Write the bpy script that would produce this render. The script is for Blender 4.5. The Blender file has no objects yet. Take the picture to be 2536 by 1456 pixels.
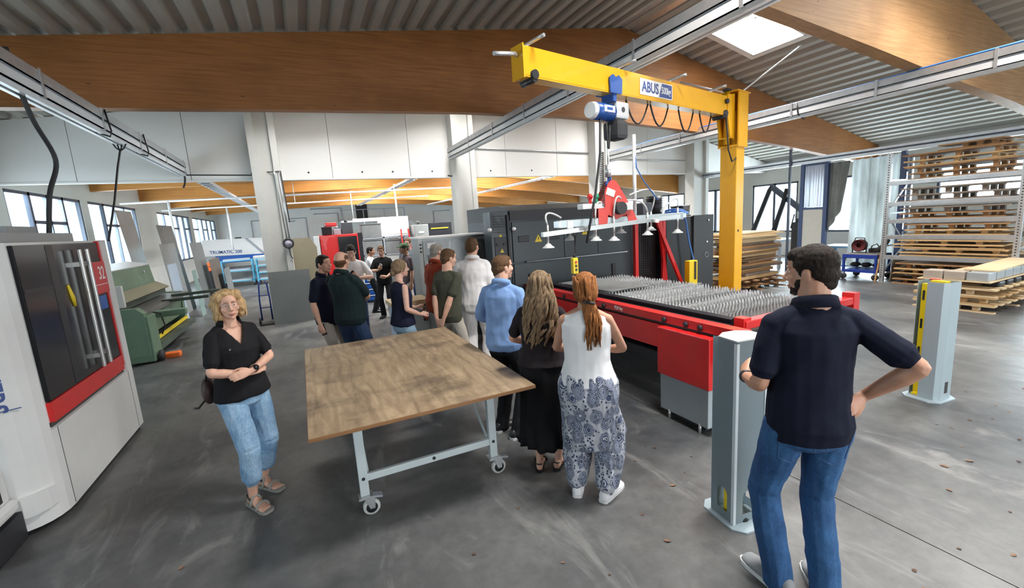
import bpy, bmesh, math, random
from math import sin, cos, pi, radians, sqrt, atan2, exp
from mathutils import Vector, Matrix, noise, Euler
random.seed(7)
S = bpy.context.scene
COL = S.collection

# ------------------------------------------------------------------ camera
cam_d = bpy.data.cameras.new('camera')
cam_d.sensor_fit = 'HORIZONTAL'; cam_d.sensor_width = 36.0
cam_d.lens = 36.0 * 1087.0 / 2536.0
cam_d.clip_start = 0.05; cam_d.clip_end = 300
cam = bpy.data.objects.new('camera', cam_d); COL.objects.link(cam)
_R = ((0.89957211, -0.12633379, 0.4181026), (-0.43234757, -0.12164913, 0.89346352), (-0.06201282, -0.98450051, -0.16405227))
_m = Matrix(((_R[0][0], -_R[0][1], -_R[0][2]), (_R[1][0], -_R[1][1], -_R[1][2]), (_R[2][0], -_R[2][1], -_R[2][2]))).to_4x4()
_m.translation = (0, 0, 2.1)
cam.matrix_world = _m
S.camera = cam

# ------------------------------------------------------------------ world, exposure
w = bpy.data.worlds.new('sky'); S.world = w; w.use_nodes = True
bg = w.node_tree.nodes['Background']; bg.inputs[0].default_value = (0.86, 0.94, 1.0, 1); bg.inputs[1].default_value = 3.5
S.view_settings.view_transform = 'Standard'; S.view_settings.look = 'None'
S.view_settings.gamma = 1.0; S.view_settings.use_curve_mapping = False
S.view_settings.exposure = 0.22
S.cycles.max_bounces = 7; S.cycles.diffuse_bounces = 4; S.cycles.glossy_bounces = 3
S.cycles.transmission_bounces = 4; S.cycles.transparent_max_bounces = 8
S.cycles.caustics_reflective = False; S.cycles.caustics_refractive = False
S.cycles.sample_clamp_indirect = 4.0; S.cycles.adaptive_threshold = 0.02
try:
    S.cycles.use_denoising = True; S.cycles.denoiser = 'OPENIMAGEDENOISE'
except Exception: pass

# ------------------------------------------------------------------ daylight through the openings, seen and added
def daylight(name, loc, direction, sx, sy, power, color=(1, 0.98, 0.95)):
    d = bpy.data.lights.new(name, 'AREA'); d.shape = 'RECTANGLE'; d.size = sx; d.size_y = sy
    d.energy = power; d.color = color
    o = bpy.data.objects.new(name, d); COL.objects.link(o)
    o.location = loc
    o.rotation_euler = Vector(direction).to_track_quat('-Z', 'Z').to_euler()
    return o
SKY_DOMES = [(9.3, 6.82), (9.3, 2.3), (3.0, 2.0), (9.3, -2.3), (3.0, -2.5),  # first skylight is in view; the others are unseen, placed to light the halls
             (0.5, 10.6), (4.0, 10.6), (9.3, 10.6), (4.5, 15.0), (9.3, 15.0), (2.0, 19.5), (9.3, 19.5), (4.5, 24.0), (9.3, 24.0), (4.5, 28.6), (9.3, 28.6), (4.5, 33.0)]
def zroof(x):
    return 6.24 - (0.126 * (7.2 - x) if x < 7.2 else 0.222 * (x - 7.2))
SKY_POWER = {(9.3, 6.82): 950, (9.3, 2.3): 760, (3.0, 2.0): 620, (9.3, -2.3): 380, (3.0, -2.5): 330, (0.5, 10.6): 280, (4.0, 10.6): 450, (9.3, 10.6): 470}
for _x, _y in SKY_DOMES:
    daylight('skylight_and_fill_light', (_x, _y, zroof(_x) + 0.62), (0, 0, -1), 1.5, 1.2, SKY_POWER.get((_x, _y), 1200))
for _y in (3.0, 10.2, 14.7, 19.3, 25.5, 31.0):
    daylight('window_daylight', (-5.75, _y, 2.35), (1, 0, -0.15), 3.7, 2.1, 520 if _y > 12 else 120, (0.93, 0.97, 1.0))
for _y in (-2.0, 4.7, 8.9, 12.0, 18.0, 27.0):
    daylight('window_daylight', (18.35, _y, 2.0), (-1, 0, -0.12), 3.6, 2.2, 680, (0.95, 0.98, 1.0))
daylight('gate_fill_light', (6.0, -7.6, 2.2), (0, 1, -0.12), 9.0, 3.6, 300, (1, 0.98, 0.96))  # fill light from an added, unseen gate behind the camera

# ------------------------------------------------------------------ materials
M = {}
def new_mat(name):
    m = bpy.data.materials.new(name); m.use_nodes = True
    nt = m.node_tree; b = nt.nodes['Principled BSDF']
    return m, nt, b
def tex(nt, kind, scale=5.0, stretch=(1, 1, 1), coord='Object', rot=(0, 0, 0), **kw):
    tc = nt.nodes.new('ShaderNodeTexCoord'); mp = nt.nodes.new('ShaderNodeMapping')
    mp.inputs['Scale'].default_value = stretch; mp.inputs['Rotation'].default_value = rot
    nt.links.new(tc.outputs[coord], mp.inputs[0])
    t = nt.nodes.new(kind)
    if 'Scale' in t.inputs: t.inputs['Scale'].default_value = scale
    for k, v in kw.items():
        if k in t.inputs: t.inputs[k].default_value = v
        else: setattr(t, k, v)
    nt.links.new(mp.outputs[0], t.inputs['Vector'])
    return t
def ramp(nt, src, stops, interp='LINEAR'):
    r = nt.nodes.new('ShaderNodeValToRGB'); r.color_ramp.interpolation = interp
    e = r.color_ramp.elements
    while len(e) < len(stops): e.new(0.5)
    for i, (p, c) in enumerate(stops):
        e[i].position = p; e[i].color = (*c, 1) if len(c) == 3 else c
    nt.links.new(src, r.inputs[0]); return r
def bump(nt, b, src, strength=0.2, dist=0.01):
    n = nt.nodes.new('ShaderNodeBump'); n.inputs['Strength'].default_value = strength; n.inputs['Distance'].default_value = dist
    nt.links.new(src, n.inputs['Height']); nt.links.new(n.outputs[0], b.inputs['Normal'])
def mixc(nt, fac, a, c, mode='MIX'):
    x = nt.nodes.new('ShaderNodeMix'); x.data_type = 'RGBA'; x.blend_type = mode
    for sock, v in ((x.inputs[0], fac), (x.inputs[6], a), (x.inputs[7], c)):
        if hasattr(v, 'node'): nt.links.new(v, sock)
        elif isinstance(v, (int, float)): sock.default_value = v
        else: sock.default_value = (*v, 1)
    return x.outputs[2]
def mat(name, color, rough=0.5, metal=0.0, var=0.0, vscale=6.0, bmp=0.0, bscale=40.0, stretch=(1, 1, 1), spec=None, coat=0.0):
    """painted / plain surface: slight tone variation and fine relief from noise"""
    if name in M: return M[name]
    m, nt, b = new_mat(name)
    b.inputs['Base Color'].default_value = (*color, 1)
    b.inputs['Roughness'].default_value = rough; b.inputs['Metallic'].default_value = metal
    if spec is not None: b.inputs['Specular IOR Level'].default_value = spec
    if coat: b.inputs['Coat Weight'].default_value = coat
    if var:
        t = tex(nt, 'ShaderNodeTexNoise', vscale, stretch, Detail=5.0, Roughness=0.6)
        lo = tuple(max(0, c * (1 - var)) for c in color); hi = tuple(min(1, c * (1 + var * 0.7)) for c in color)
        r = ramp(nt, t.outputs['Fac'], ((0.3, lo), (0.7, hi)))
        nt.links.new(r.outputs[0], b.inputs['Base Color'])
    if bmp:
        t2 = tex(nt, 'ShaderNodeTexNoise', bscale, stretch, Detail=3.0)
        bump(nt, b, t2.outputs['Fac'], bmp)
    M[name] = m; return m
def wood(name, dark, light, axis=0, scale=3.0, rough=0.6, lam=0.0):
    if name in M: return M[name]
    m, nt, b = new_mat(name)
    st = [14.0, 14.0, 14.0]; st[axis] = 0.6
    t = tex(nt, 'ShaderNodeTexNoise', scale, tuple(st), Detail=6.0, Roughness=0.65, Distortion=0.4)
    r = ramp(nt, t.outputs['Fac'], ((0.25, dark), (0.72, light)))
    t3 = tex(nt, 'ShaderNodeTexNoise', 1.3, (1, 1, 1), Detail=3.0)
    out = mixc(nt, t3.outputs['Fac'], r.outputs[0], tuple(c * 0.75 for c in dark), 'MIX')
    mx = [n for n in nt.nodes if n.bl_idname == 'ShaderNodeMix'][-1]
    rr = ramp(nt, t3.outputs['Fac'], ((0.45, (0, 0, 0)), (0.8, (0.5, 0.5, 0.5))))
    nt.links.new(rr.outputs[0], mx.inputs[0])
    # knots
    v = tex(nt, 'ShaderNodeTexVoronoi', 2.6, (0.6 if axis == 0 else 1.6, 1.6, 2.2), Randomness=1.0)
    k = ramp(nt, v.outputs['Distance'], ((0.025, (1, 1, 1)), (0.06, (0, 0, 0))))
    out = mixc(nt, k.outputs[0], out, tuple(c * 0.35 for c in dark))
    if lam:
        wv = tex(nt, 'ShaderNodeTexWave', 1.0, (1, 1, 1), wave_type='BANDS', bands_direction='Z')
        wv.inputs['Scale'].default_value = lam; wv.inputs['Distortion'].default_value = 0.05
        lr = ramp(nt, wv.outputs['Fac'], ((0.0, (0.8, 0.8, 0.8)), (0.06, (1, 1, 1))))
        out = mixc(nt, 0.6, out, lr.outputs[0], 'MULTIPLY')
    nt.links.new(out, b.inputs['Base Color']); b.inputs['Roughness'].default_value = rough
    bump(nt, b, t.outputs['Fac'], 0.12)
    M[name] = m; return m
def emit(name, color, strength):
    if name in M: return M[name]
    m, nt, b = new_mat(name)
    b.inputs['Base Color'].default_value = (*color, 1)
    b.inputs['Emission Color'].default_value = (*color, 1); b.inputs['Emission Strength'].default_value = strength
    M[name] = m; return m
def glass(name, tint=(0.9, 0.97, 1.0), opacity=0.12, rough=0.05):
    if name in M: return M[name]
    m, nt, b = new_mat(name)
    out = nt.nodes['Material Output']
    tr = nt.nodes.new('ShaderNodeBsdfTransparent'); tr.inputs[0].default_value = (*tint, 1)
    gl = nt.nodes.new('ShaderNodeBsdfGlossy'); gl.inputs['Roughness'].default_value = rough
    mx = nt.nodes.new('ShaderNodeMixShader'); mx.inputs[0].default_value = opacity
    nt.links.new(tr.outputs[0], mx.inputs[1]); nt.links.new(gl.outputs[0], mx.inputs[2]); nt.links.new(mx.outputs[0], out.inputs[0])
    M[name] = m; return m

# ------------------------------------------------------------------ mesh builder and tagging
def rotz(a): return Matrix.Rotation(a, 3, 'Z')
class MB:
    def __init__(s): s.v = []; s.f = []; s.smooth = []
    def add(s, vs, fs, smooth=False):
        n = len(s.v); s.v += [tuple(v) for v in vs]; s.f += [tuple(n + i for i in f) for f in fs]; s.smooth += [smooth] * len(fs)
        return s
    def box(s, lo, hi, rot=None, piv=None):
        x0, y0, z0 = lo; x1, y1, z1 = hi
        vs = [Vector(p) for p in ((x0, y0, z0), (x1, y0, z0), (x1, y1, z0), (x0, y1, z0), (x0, y0, z1), (x1, y0, z1), (x1, y1, z1), (x0, y1, z1))]
        if rot is not None:
            p = Vector(piv) if piv is not None else Vector(((x0 + x1) / 2, (y0 + y1) / 2, (z0 + z1) / 2))
            vs = [rot @ (v - p) + p for v in vs]
        return s.add(vs, ((0, 3, 2, 1), (4, 5, 6, 7), (0, 1, 5, 4), (1, 2, 6, 5), (2, 3, 7, 6), (3, 0, 4, 7)))
    def cbox(s, c, d, rot=None):
        return s.box([c[i] - d[i] / 2 for i in range(3)], [c[i] + d[i] / 2 for i in range(3)], rot, c)
    def bbox(s, lo, hi, b=0.01, rot=None, piv=None):
        """box with chamfered edges"""
        bm = bmesh.new(); bmesh.ops.create_cube(bm, size=1)
        c = [(lo[i] + hi[i]) / 2 for i in range(3)]
        for v in bm.verts: v.co = Vector([c[i] + v.co[i] * (hi[i] - lo[i]) for i in range(3)])
        bmesh.ops.bevel(bm, geom=bm.edges[:], offset=b, segments=2, affect='EDGES', profile=0.6)
        return s.addbm(bm, rot, piv if piv is not None else c)
    def addbm(s, bm, rot=None, piv=(0, 0, 0), smooth=False):
        bm.verts.index_update(); p = Vector(piv)
        vs = [(rot @ (v.co - p) + p) if rot is not None else v.co.copy() for v in bm.verts]
        s.add(vs, [[v.index for v in f.verts] for f in bm.faces], smooth); bm.free(); return s
    def bar(s, a, b, wd, ht, up=(0, 0, 1)):
        """rectangular bar from a to b, ht along up"""
        a = Vector(a); b = Vector(b); d = (b - a).normalized(); u = Vector(up)
        sd = d.cross(u)
        if sd.length < 1e-4: sd = d.cross(Vector((0, 1, 0)))
        sd.normalize(); u = sd.cross(d).normalized()
        vs = [p + sd * (i * wd / 2) + u * (j * ht / 2) for p in (a, b) for i, j in ((-1, -1), (1, -1), (1, 1), (-1, 1))]
        return s.add(vs, ((0, 3, 2, 1), (4, 5, 6, 7), (0, 1, 5, 4), (1, 2, 6, 5), (2, 3, 7, 6), (3, 0, 4, 7)))
    def cyl(s, a, b, r, r2=None, n=12, cap=True):
        return s.tube((a, b), (r, r if r2 is None else r2), n, cap)
    def tube(s, pts, r, n=10, cap=True, smooth=True):
        pts = [Vector(p) for p in pts]; m = len(pts)
        rs = [r] * m if isinstance(r, (int, float)) else list(r)
        t0 = (pts[1] - pts[0]).normalized()
        u = t0.orthogonal().normalized(); vs = []
        for i, p in enumerate(pts):
            t = (pts[min(i + 1, m - 1)] - pts[max(i - 1, 0)])
            t = t.normalized() if t.length > 1e-9 else t0
            u = (u - t * u.dot(t)); u = u.normalized() if u.length > 1e-6 else t.orthogonal().normalized()
            v = t.cross(u)
            vs += [p + (u * cos(2 * pi * k / n) + v * sin(2 * pi * k / n)) * rs[i] for k in range(n)]
        fs = [(i * n + k, i * n + (k + 1) % n, (i + 1) * n + (k + 1) % n, (i + 1) * n + k) for i in range(m - 1) for k in range(n)]
        s.add(vs, fs, smooth)
        if cap:
            o = len(s.v) - len(vs)
            s.f += [tuple(o + k for k in reversed(range(n))), tuple(o + (m - 1) * n + k for k in range(n))]; s.smooth += [False, False]
        return s
    def lathe(s, prof, c=(0, 0, 0), n=20, axis=(0, 0, 1)):
        """prof: (radius, height) list turned around axis at c"""
        a = Vector(axis).normalized(); u = a.orthogonal().normalized(); v = a.cross(u); c = Vector(c)
        vs = [c + a * h + (u * cos(2 * pi * k / n) + v * sin(2 * pi * k / n)) * max(r, 1e-4) for r, h in prof for k in range(n)]
        fs = [(i * n + k, i * n + (k + 1) % n, (i + 1) * n + (k + 1) % n, (i + 1) * n + k) for i in range(len(prof) - 1) for k in range(n)]
        return s.add(vs, fs, True)
    def prism(s, poly, axis, lo, hi):
        """polygon (2D) extruded: axis 0 poly=(y,z), axis 1 poly=(x,z), axis 2 poly=(x,y)"""
        def P(p, t):
            return ((t, p[0], p[1]), (p[0], t, p[1]), (p[0], p[1], t))[axis]
        n = len(poly); vs = [P(p, lo) for p in poly] + [P(p, hi) for p in poly]
        fs = [tuple(range(n)), tuple(range(2 * n - 1, n - 1, -1))] + [(i, n + i, n + (i + 1) % n, (i + 1) % n) for i in range(n)]
        return s.add(vs, fs)
    def sphere(s, c, r, nu=14, nv=10, sc=(1, 1, 1)):
        prof = [(sin(pi * j / nv), -cos(pi * j / nv)) for j in range(nv + 1)]
        vs = [(c[0] + r * sc[0] * a * cos(2 * pi * k / nu), c[1] + r * sc[1] * a * sin(2 * pi * k / nu), c[2] + r * sc[2] * h) for a, h in prof for k in range(nu)]
        fs = [(i * nu + k, i * nu + (k + 1) % nu, (i + 1) * nu + (k + 1) % nu, (i + 1) * nu + k) for i in range(nv) for k in range(nu)]
        return s.add(vs, fs, True)
    def torus(s, c, R, r, axis=(0, 0, 1), nu=28, nv=8):
        a = Vector(axis).normalized(); u = a.orthogonal().normalized(); v = a.cross(u); c = Vector(c); vs = []
        for i in range(nu):
            d = u * cos(2 * pi * i / nu) + v * sin(2 * pi * i / nu)
            vs += [c + d * (R + r * cos(2 * pi * j / nv)) + a * (r * sin(2 * pi * j / nv)) for j in range(nv)]
        fs = [(i * nv + j, ((i + 1) % nu) * nv + j, ((i + 1) % nu) * nv + (j + 1) % nv, i * nv + (j + 1) % nv) for i in range(nu) for j in range(nv)]
        return s.add(vs, fs, True)
    def mesh(s, name):
        me = bpy.data.meshes.new(name); me.from_pydata(s.v, [], s.f); me.validate()
        if len(me.polygons) == len(s.smooth): me.polygons.foreach_set('use_smooth', s.smooth)
        bm = bmesh.new(); bm.from_mesh(me); bmesh.ops.recalc_face_normals(bm, faces=bm.faces); bm.to_mesh(me); bm.free()
        return me
    def build(s, name, m, parent=None, world=False):
        if world and parent is not None:
            inv = parent_matrix(parent).inverted(); s.v = [tuple(inv @ Vector(v)) for v in s.v]
        me = s.mesh(name); me.materials.append(m)
        return link(name, me, parent)
def parent_matrix(o):
    mtx = o.matrix_basis.copy()
    while o.parent: o = o.parent; mtx = o.matrix_basis @ mtx
    return mtx
def link(name, me, parent=None):
    o = bpy.data.objects.new(name, me); COL.objects.link(o)
    if parent is not None: o.parent = parent
    return o
def tag(o, label, cat, group=None, kind=None):
    o['label'] = label; o['category'] = cat
    if group: o['group'] = group
    if kind: o['kind'] = kind
    return o
def thing(name, label, cat, loc=(0, 0, 0), rz=0.0, group=None):
    o = bpy.data.objects.new(name, None); COL.objects.link(o)
    o.empty_display_size = 0.1; o.location = loc; o.rotation_euler = (0, 0, rz)
    return tag(o, label, cat, group)
def struct(o, label=None):
    o['kind'] = 'structure'
    if label: o['label'] = label
    return o
def share(src, name, parent=None, loc=None, rot=None, scale=None):
    o = bpy.data.objects.new(name, src if isinstance(src, bpy.types.Mesh) else src.data); COL.objects.link(o)
    if parent is not None: o.parent = parent
    if loc is not None: o.location = loc
    if rot is not None: o.rotation_euler = rot
    if scale is not None: o.scale = scale
    return o
def copy_tree(o, parent=None):
    c = o.copy(); COL.objects.link(c); c.parent = parent
    for ch in list(o.children): copy_tree(ch, c)
    return c
def text(name, body, size, m, parent=None, loc=(0, 0, 0), mtx=None, extrude=0.002, bold=0.0, align='CENTER', sx=1.0, shear=0.0):
    """flat lettering as mesh; mtx: 3x3 columns = text right, text up, normal"""
    cu = bpy.data.curves.new(name, 'FONT'); cu.body = body; cu.size = size; cu.extrude = extrude; cu.offset = bold
    cu.align_x = align; cu.align_y = 'CENTER'; cu.shear = shear; cu.resolution_u = 3
    t = bpy.data.objects.new(name + '_font', cu); COL.objects.link(t)
    me = bpy.data.meshes.new_from_object(t.evaluated_get(bpy.context.evaluated_depsgraph_get()))
    bpy.data.objects.remove(t); bpy.data.curves.remove(cu)
    M4 = (mtx if mtx is not None else Matrix.Identity(3)).to_4x4(); M4.translation = loc
    me.transform(M4 @ Matrix.Diagonal((sx, 1, 1, 1)))
    me.materials.clear(); me.materials.append(m)
    return link(name, me, parent)
def cols(a, b, c):
    return Matrix((a, b, c)).transposed()
# ================================================================== SETTING
def concrete():
    m, nt, b = new_mat('concrete_floor')
    big = tex(nt, 'ShaderNodeTexNoise', 0.42, (1, 1, 1), Detail=6.0, Roughness=0.62)
    fine = tex(nt, 'ShaderNodeTexNoise', 9.0, (1, 1, 1), Detail=8.0, Roughness=0.7)
    sc = tex(nt, 'ShaderNodeTexNoise', 2.2, (1.0, 0.35, 1), Detail=5.0, Roughness=0.7, Distortion=1.2, rot=(0, 0, 0.5))
    r1 = ramp(nt, big.outputs['Fac'], ((0.36, (0.043, 0.046, 0.051)), (0.66, (0.158, 0.158, 0.153))))
    r2 = ramp(nt, fine.outputs['Fac'], ((0.3, (0.72, 0.72, 0.72)), (0.7, (1.12, 1.12, 1.12))))
    o = mixc(nt, 1.0, r1.outputs[0], r2.outputs[0], 'MULTIPLY')
    r3 = ramp(nt, sc.outputs['Fac'], ((0.56, (0, 0, 0)), (0.72, (0.6, 0.6, 0.6))))
    o = mixc(nt, r3.outputs[0], o, (0.26, 0.255, 0.245))
    nt.links.new(o, b.inputs['Base Color'])
    rr = ramp(nt, sc.outputs['Fac'], ((0.3, (0.30, 0.30, 0.30)), (0.7, (0.55, 0.55, 0.55))))
    nt.links.new(rr.outputs[0], b.inputs['Roughness'])
    bump(nt, b, fine.outputs['Fac'], 0.05, 0.004)
    M['floor'] = m; return m
concrete()
mat('wall_white', (0.78, 0.785, 0.76), 0.75, var=0.05, vscale=1.2)
mat('wall_beige', (0.66, 0.665, 0.62), 0.8, var=0.06, vscale=0.8)
mat('column_paint', (0.60, 0.60, 0.57), 0.6, var=0.05, vscale=2)
mat('panel_white', (0.80, 0.795, 0.77), 0.45, var=0.02, vscale=0.7)
mat('roof_sheet', (0.42, 0.40, 0.355), 0.7, metal=0.0, var=0.14, vscale=1.6, stretch=(1, 0.3, 1))
mat('frame_dark', (0.06, 0.075, 0.11), 0.45, var=0.15)
mat('frame_grey', (0.30, 0.33, 0.37), 0.45, var=0.1)
mat('joint_dark', (0.04, 0.04, 0.04), 0.8)
mat('galv', (0.62, 0.64, 0.66), 0.35, metal=0.75, var=0.12, vscale=9, bmp=0.05)
mat('galv_white', (0.80, 0.81, 0.82), 0.4, metal=0.15, var=0.05)
mat('black_rubber', (0.018, 0.018, 0.02), 0.6)
mat('black_plastic', (0.02, 0.021, 0.024), 0.4)
mat('cable_blue', (0.04, 0.16, 0.5), 0.45)
mat('steel', (0.55, 0.56, 0.57), 0.3, metal=1.0, var=0.1)
wood('glulam', (0.225, 0.082, 0.018), (0.40, 0.165, 0.044), 0, 2.2, 0.55, lam=3.9)
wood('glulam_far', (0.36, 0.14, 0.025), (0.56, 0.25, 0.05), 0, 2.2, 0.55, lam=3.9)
glass('window_glass')

XL, XR, YW, YF, YB = -5.4, 18.0, 12.5, 39.0, -7.0
# floor: cast slabs with saw-cut joints
fb = MB().box((XL - 0.2, YB - 0.2, -0.3), (XR + 0.2, YF + 0.2, -0.012)).build('floor', M['joint_dark']); struct(fb, 'worn grey concrete workshop floor')
xs = [XL - 0.2, 3.22, 13.4, XR + 0.2]; ys = [YB - 0.2, -2.0, 8.6, 19, 30, YF + 0.2]
for i in range(len(xs) - 1):
    for j in range(len(ys) - 1):
        g_ = 0.004
        MB().box((xs[i] + g_, ys[j] + g_, -0.012), (xs[i + 1] - g_, ys[j + 1] - g_, 0)).build('slab', M['floor'], fb)

# roof: trapezoid deck, ribs along the hall, openings for the skylights
def roof_half(name, x0, x1, label):
    mb = MB(); pitch, dep = 0.33, 0.085
    n = int((x1 - x0) / pitch) + 1
    prof = []
    for k in range(n):
        a = x0 + k * pitch
        prof += [(a, 0), (a + 0.13, 0), (a + 0.175, dep), (a + 0.285, dep)]
    prof = [(min(max(x, x0), x1), d) for x, d in prof if x <= x1 + 0.2]
    segs = sorted(set([YB, YF] + [v for X, Y in SKY_DOMES for v in (Y - 0.62, Y + 0.62)]))
    for i in range(len(prof) - 1):
        (xa, da), (xb, db) = prof[i], prof[i + 1]
        if xb - xa < 1e-6: continue
        xm = (xa + xb) / 2
        run = None; spans = []
        for j in range(len(segs) - 1):
            ym = (segs[j] + segs[j + 1]) / 2
            hole = any(abs(xm - X) < 0.8 and abs(ym - Y) < 0.62 for X, Y in SKY_DOMES)
            if not hole: 
                if spans and abs(spans[-1][1] - segs[j]) < 1e-6: spans[-1][1] = segs[j + 1]
                else: spans.append([segs[j], segs[j + 1]])
        for ya, yb in spans:
            mb.add([(xa, ya, zroof(xa) + da), (xb, ya, zroof(xb) + db), (xb, yb, zroof(xb) + db), (xa, yb, zroof(xa) + da)], [(0, 1, 2, 3)])
    o = mb.build(name, M['roof_sheet']); struct(o, label); return o
roof_half('ceiling_west', XL - 0.3, 7.2, 'ribbed metal roof deck above the long timber beams, lower slope')
roof_half('ceiling_east', 7.2, XR + 0.3, 'ribbed metal roof deck carrying the skylight, steeper slope')
MB().prism([(6.9, 6.235), (7.2, 6.272), (7.5, 6.205), (7.5, 6.19), (7.2, 6.255), (6.9, 6.22)], 1, YB, YF).build('trim_1', M['galv']); struct(bpy.data.objects['trim_1'])
# skylights: white lined shaft and frame under a dome, most added unseen for light
mat('shaft_white', (0.86, 0.85, 0.80), 0.5)
for i, (X, Y) in enumerate(SKY_DOMES):
    if not (Y < 12): continue
    mb = MB(); z0 = zroof(X); hx, hy, t = 0.8, 0.62, 0.05
    for (xa, xb, ya, yb) in ((X - hx, X - hx + t, Y - hy, Y + hy), (X + hx - t, X + hx, Y - hy, Y + hy), (X - hx, X + hx, Y - hy, Y - hy + t), (X - hx, X + hx, Y + hy - t, Y + hy)):
        za, zb = zroof(xa), zroof(xb)
        mb.add([(xa, ya, za - 0.05), (xb, ya, zb - 0.05), (xb, yb, zb - 0.05), (xa, yb, za - 0.05), (xa, ya, z0 + 0.6), (xb, ya, z0 + 0.6), (xb, yb, z0 + 0.6), (xa, yb, z0 + 0.6)],
               ((0, 3, 2, 1), (4, 5, 6, 7), (0, 1, 5, 4), (1, 2, 6, 5), (2, 3, 7, 6), (3, 0, 4, 7)))
    o = mb.build('window_%d' % (20 + i), M['shaft_white']); struct(o, 'square roof skylight with white lined shaft')
    fr = MB()
    for (xa, xb, ya, yb) in ((X - hx - .1, X - hx, Y - hy - .1, Y + hy + .1), (X + hx, X + hx + .1, Y - hy - .1, Y + hy + .1), (X - hx, X + hx, Y - hy - .1, Y - hy), (X - hx, X + hx, Y + hy, Y + hy + .1)):
        za, zb = zroof(xa) - 0.055, zroof(xb) - 0.055
        fr.add([(xa, ya, za), (xb, ya, zb), (xb, yb, zb), (xa, yb, za), (xa, ya, za + .05), (xb, ya, zb + .05), (xb, yb, zb + .05), (xa, yb, za + .05)],
               ((0, 3, 2, 1), (4, 5, 6, 7), (0, 1, 5, 4), (1, 2, 6, 5), (2, 3, 7, 6), (3, 0, 4, 7)))
    fr.build('frame', M['shaft_white'], o)
    inner = MB()
    for (xa, xb, ya, yb) in ((X - .62, X - .56, Y - .45, Y + .45), (X + .56, X + .62, Y - .45, Y + .45), (X - .62, X + .62, Y - .45, Y - .39), (X - .62, X + .62, Y + .39, Y + .45)):
        inner.box((xa, ya, z0 + 0.5), (xb, yb, z0 + 0.56))
    inner.build('sash', M['shaft_white'], o)

# glulam beams across the hall
BT = [(-5.6, zroof(-5.6)), (-3.2, zroof(-3.2)), (0, zroof(0)), (4, zroof(4)), (6.6, zroof(6.6)), (7.2, zroof(7.2)), (7.8, zroof(7.8)), (11, zroof(11)), (14, zroof(14)), (18.1, zroof(18.1))]
BB = [(18.1, 3.2), (15.1, 3.52), (13.2, 3.74), (11.4, 3.91), (9.98, 4.02), (8.4, 4.13), (7.0, 4.21), (5.5, 4.26), (3.2, 4.25), (0, 4.15), (-3.4, 4.02), (-5.6, 3.93)]
BB2 = [(18.1, 3.25), (15.1, 3.62), (13.2, 3.85), (9.97, 4.14), (8.4, 4.31), (6.86, 4.46), (5.5, 4.59), (3.2, 4.6), (0, 4.4), (-3.4, 4.1), (-5.6, 3.93)]
def beam(y, bottom, label, m, t=0.2, dz=0.0):
    o = MB().prism([(x, z - 0.004) for x, z in BT] + [(x, z + dz) for x, z in bottom], 1, y, y + t).build('roof_beam', m)
    struct(o, label); return o
bm1 = beam(8.5, BB, 'long orange glulam beam crossing in front of the white wall panels', M['glulam'])
MB().box((-5.4, 8.485, 3.93), (-5.39, 8.49, 3.94)).build('chamfer', M['glulam'], bm1)
wood('glulam_lit', (0.27, 0.135, 0.050), (0.46, 0.265, 0.120), 0, 2.2, 0.6, lam=3.9)  # same glulam, with the light on this beam put into a paler colour
beam(4.0, BB2, 'glulam beam passing directly beside the skylight', M['glulam_lit'], 0.22)
beam(-0.5, BB2, 'glulam beam over the people nearest the added rear gate', M['glulam'], 0.22)
for y in (17.3, 21.8, 26.3, 30.8, 35.3):
    beam(y, BB, 'curved glulam beam of the hall beyond the white panels', M['glulam_far'], 0.2, -0.22)

# partition: white sandwich panels above the wide opening, on columns
wp = MB().box((XL, YW + 0.06, 3.5), (XR, YW + 0.14, 3.75)).build('wall_partition', M['wall_white']); struct(wp, 'white panel wall above the wide opening between the halls')
edges = [XL, -4.07, -2.07, -0.5, 0.96, 2.98, 4.5, 5.92, 7.74, 9.25, 11.5, 13.8, 15.4, 17.0, XR]
for a, b in zip(edges, edges[1:]):
    pts = [(a + 0.006, 3.47), (b - 0.006, 3.47)] + [(b - 0.006, zroof(b) - 0.02)] + ([(7.2, zroof(7.2) - 0.02)] if a < 7.2 < b else []) + [(a + 0.006, zroof(a) - 0.02)]
    MB().prism(pts, 1, YW, YW + 0.12).build('panel', M['panel_white'], wp)
MB().box((XL, YW - 0.02, 3.44), (XR, YW + 0.16, 3.475)).build('edge_strip', M['wall_white'], wp)
rb = MB()
rb.tube([(4.85, YW - .03, 4.26), (7.0, YW - .03, 4.21), (9.0, YW - .03, 4.15)], 0.018, 6)
rb.tube([(9.7, YW - .03, 4.0), (11.5, YW - .03, 3.94), (13.3, YW - .03, 3.92)], 0.018, 6)
rb.build('conduit', M['galv'], wp)
ad = MB()
for x in (0.4, 1.7, 2.5, 3.6, 5.4, 6.8): ad.cyl((x, YW - .005, 3.62), (x, YW + .01, 3.62), 0.025, n=8)
ad.build('screw_cap', M['joint_dark'], wp)
def column(x0, x1, label, y0=None):
    y0 = YW - 0.42 if y0 is None else y0
    mb = MB(); xm = (x0 + x1) / 2; zt = zroof(xm) + 0.05
    mb.box((x0, y0, 0), (x0 + 0.16, y0 + 0.42, zt)).box((x1 - 0.14, y0, 0), (x1, y0 + 0.42, zt)).box((x0 + 0.1, y0 + 0.09, 0), (x1 - 0.1, y0 + 0.38, zt))
    o = mb.build('column', M['column_paint']); struct(o, label); return o
c1 = column(-0.82, -0.22, 'painted steel column carrying the round gauge')
c2 = column(4.12, 4.76, 'painted steel column behind the white polo shirt man')
c3 = column(8.95, 9.5, 'painted steel column behind the vacuum lifter')
c4 = column(13.35, 14.1, 'painted steel column beside the exterior windows')

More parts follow.
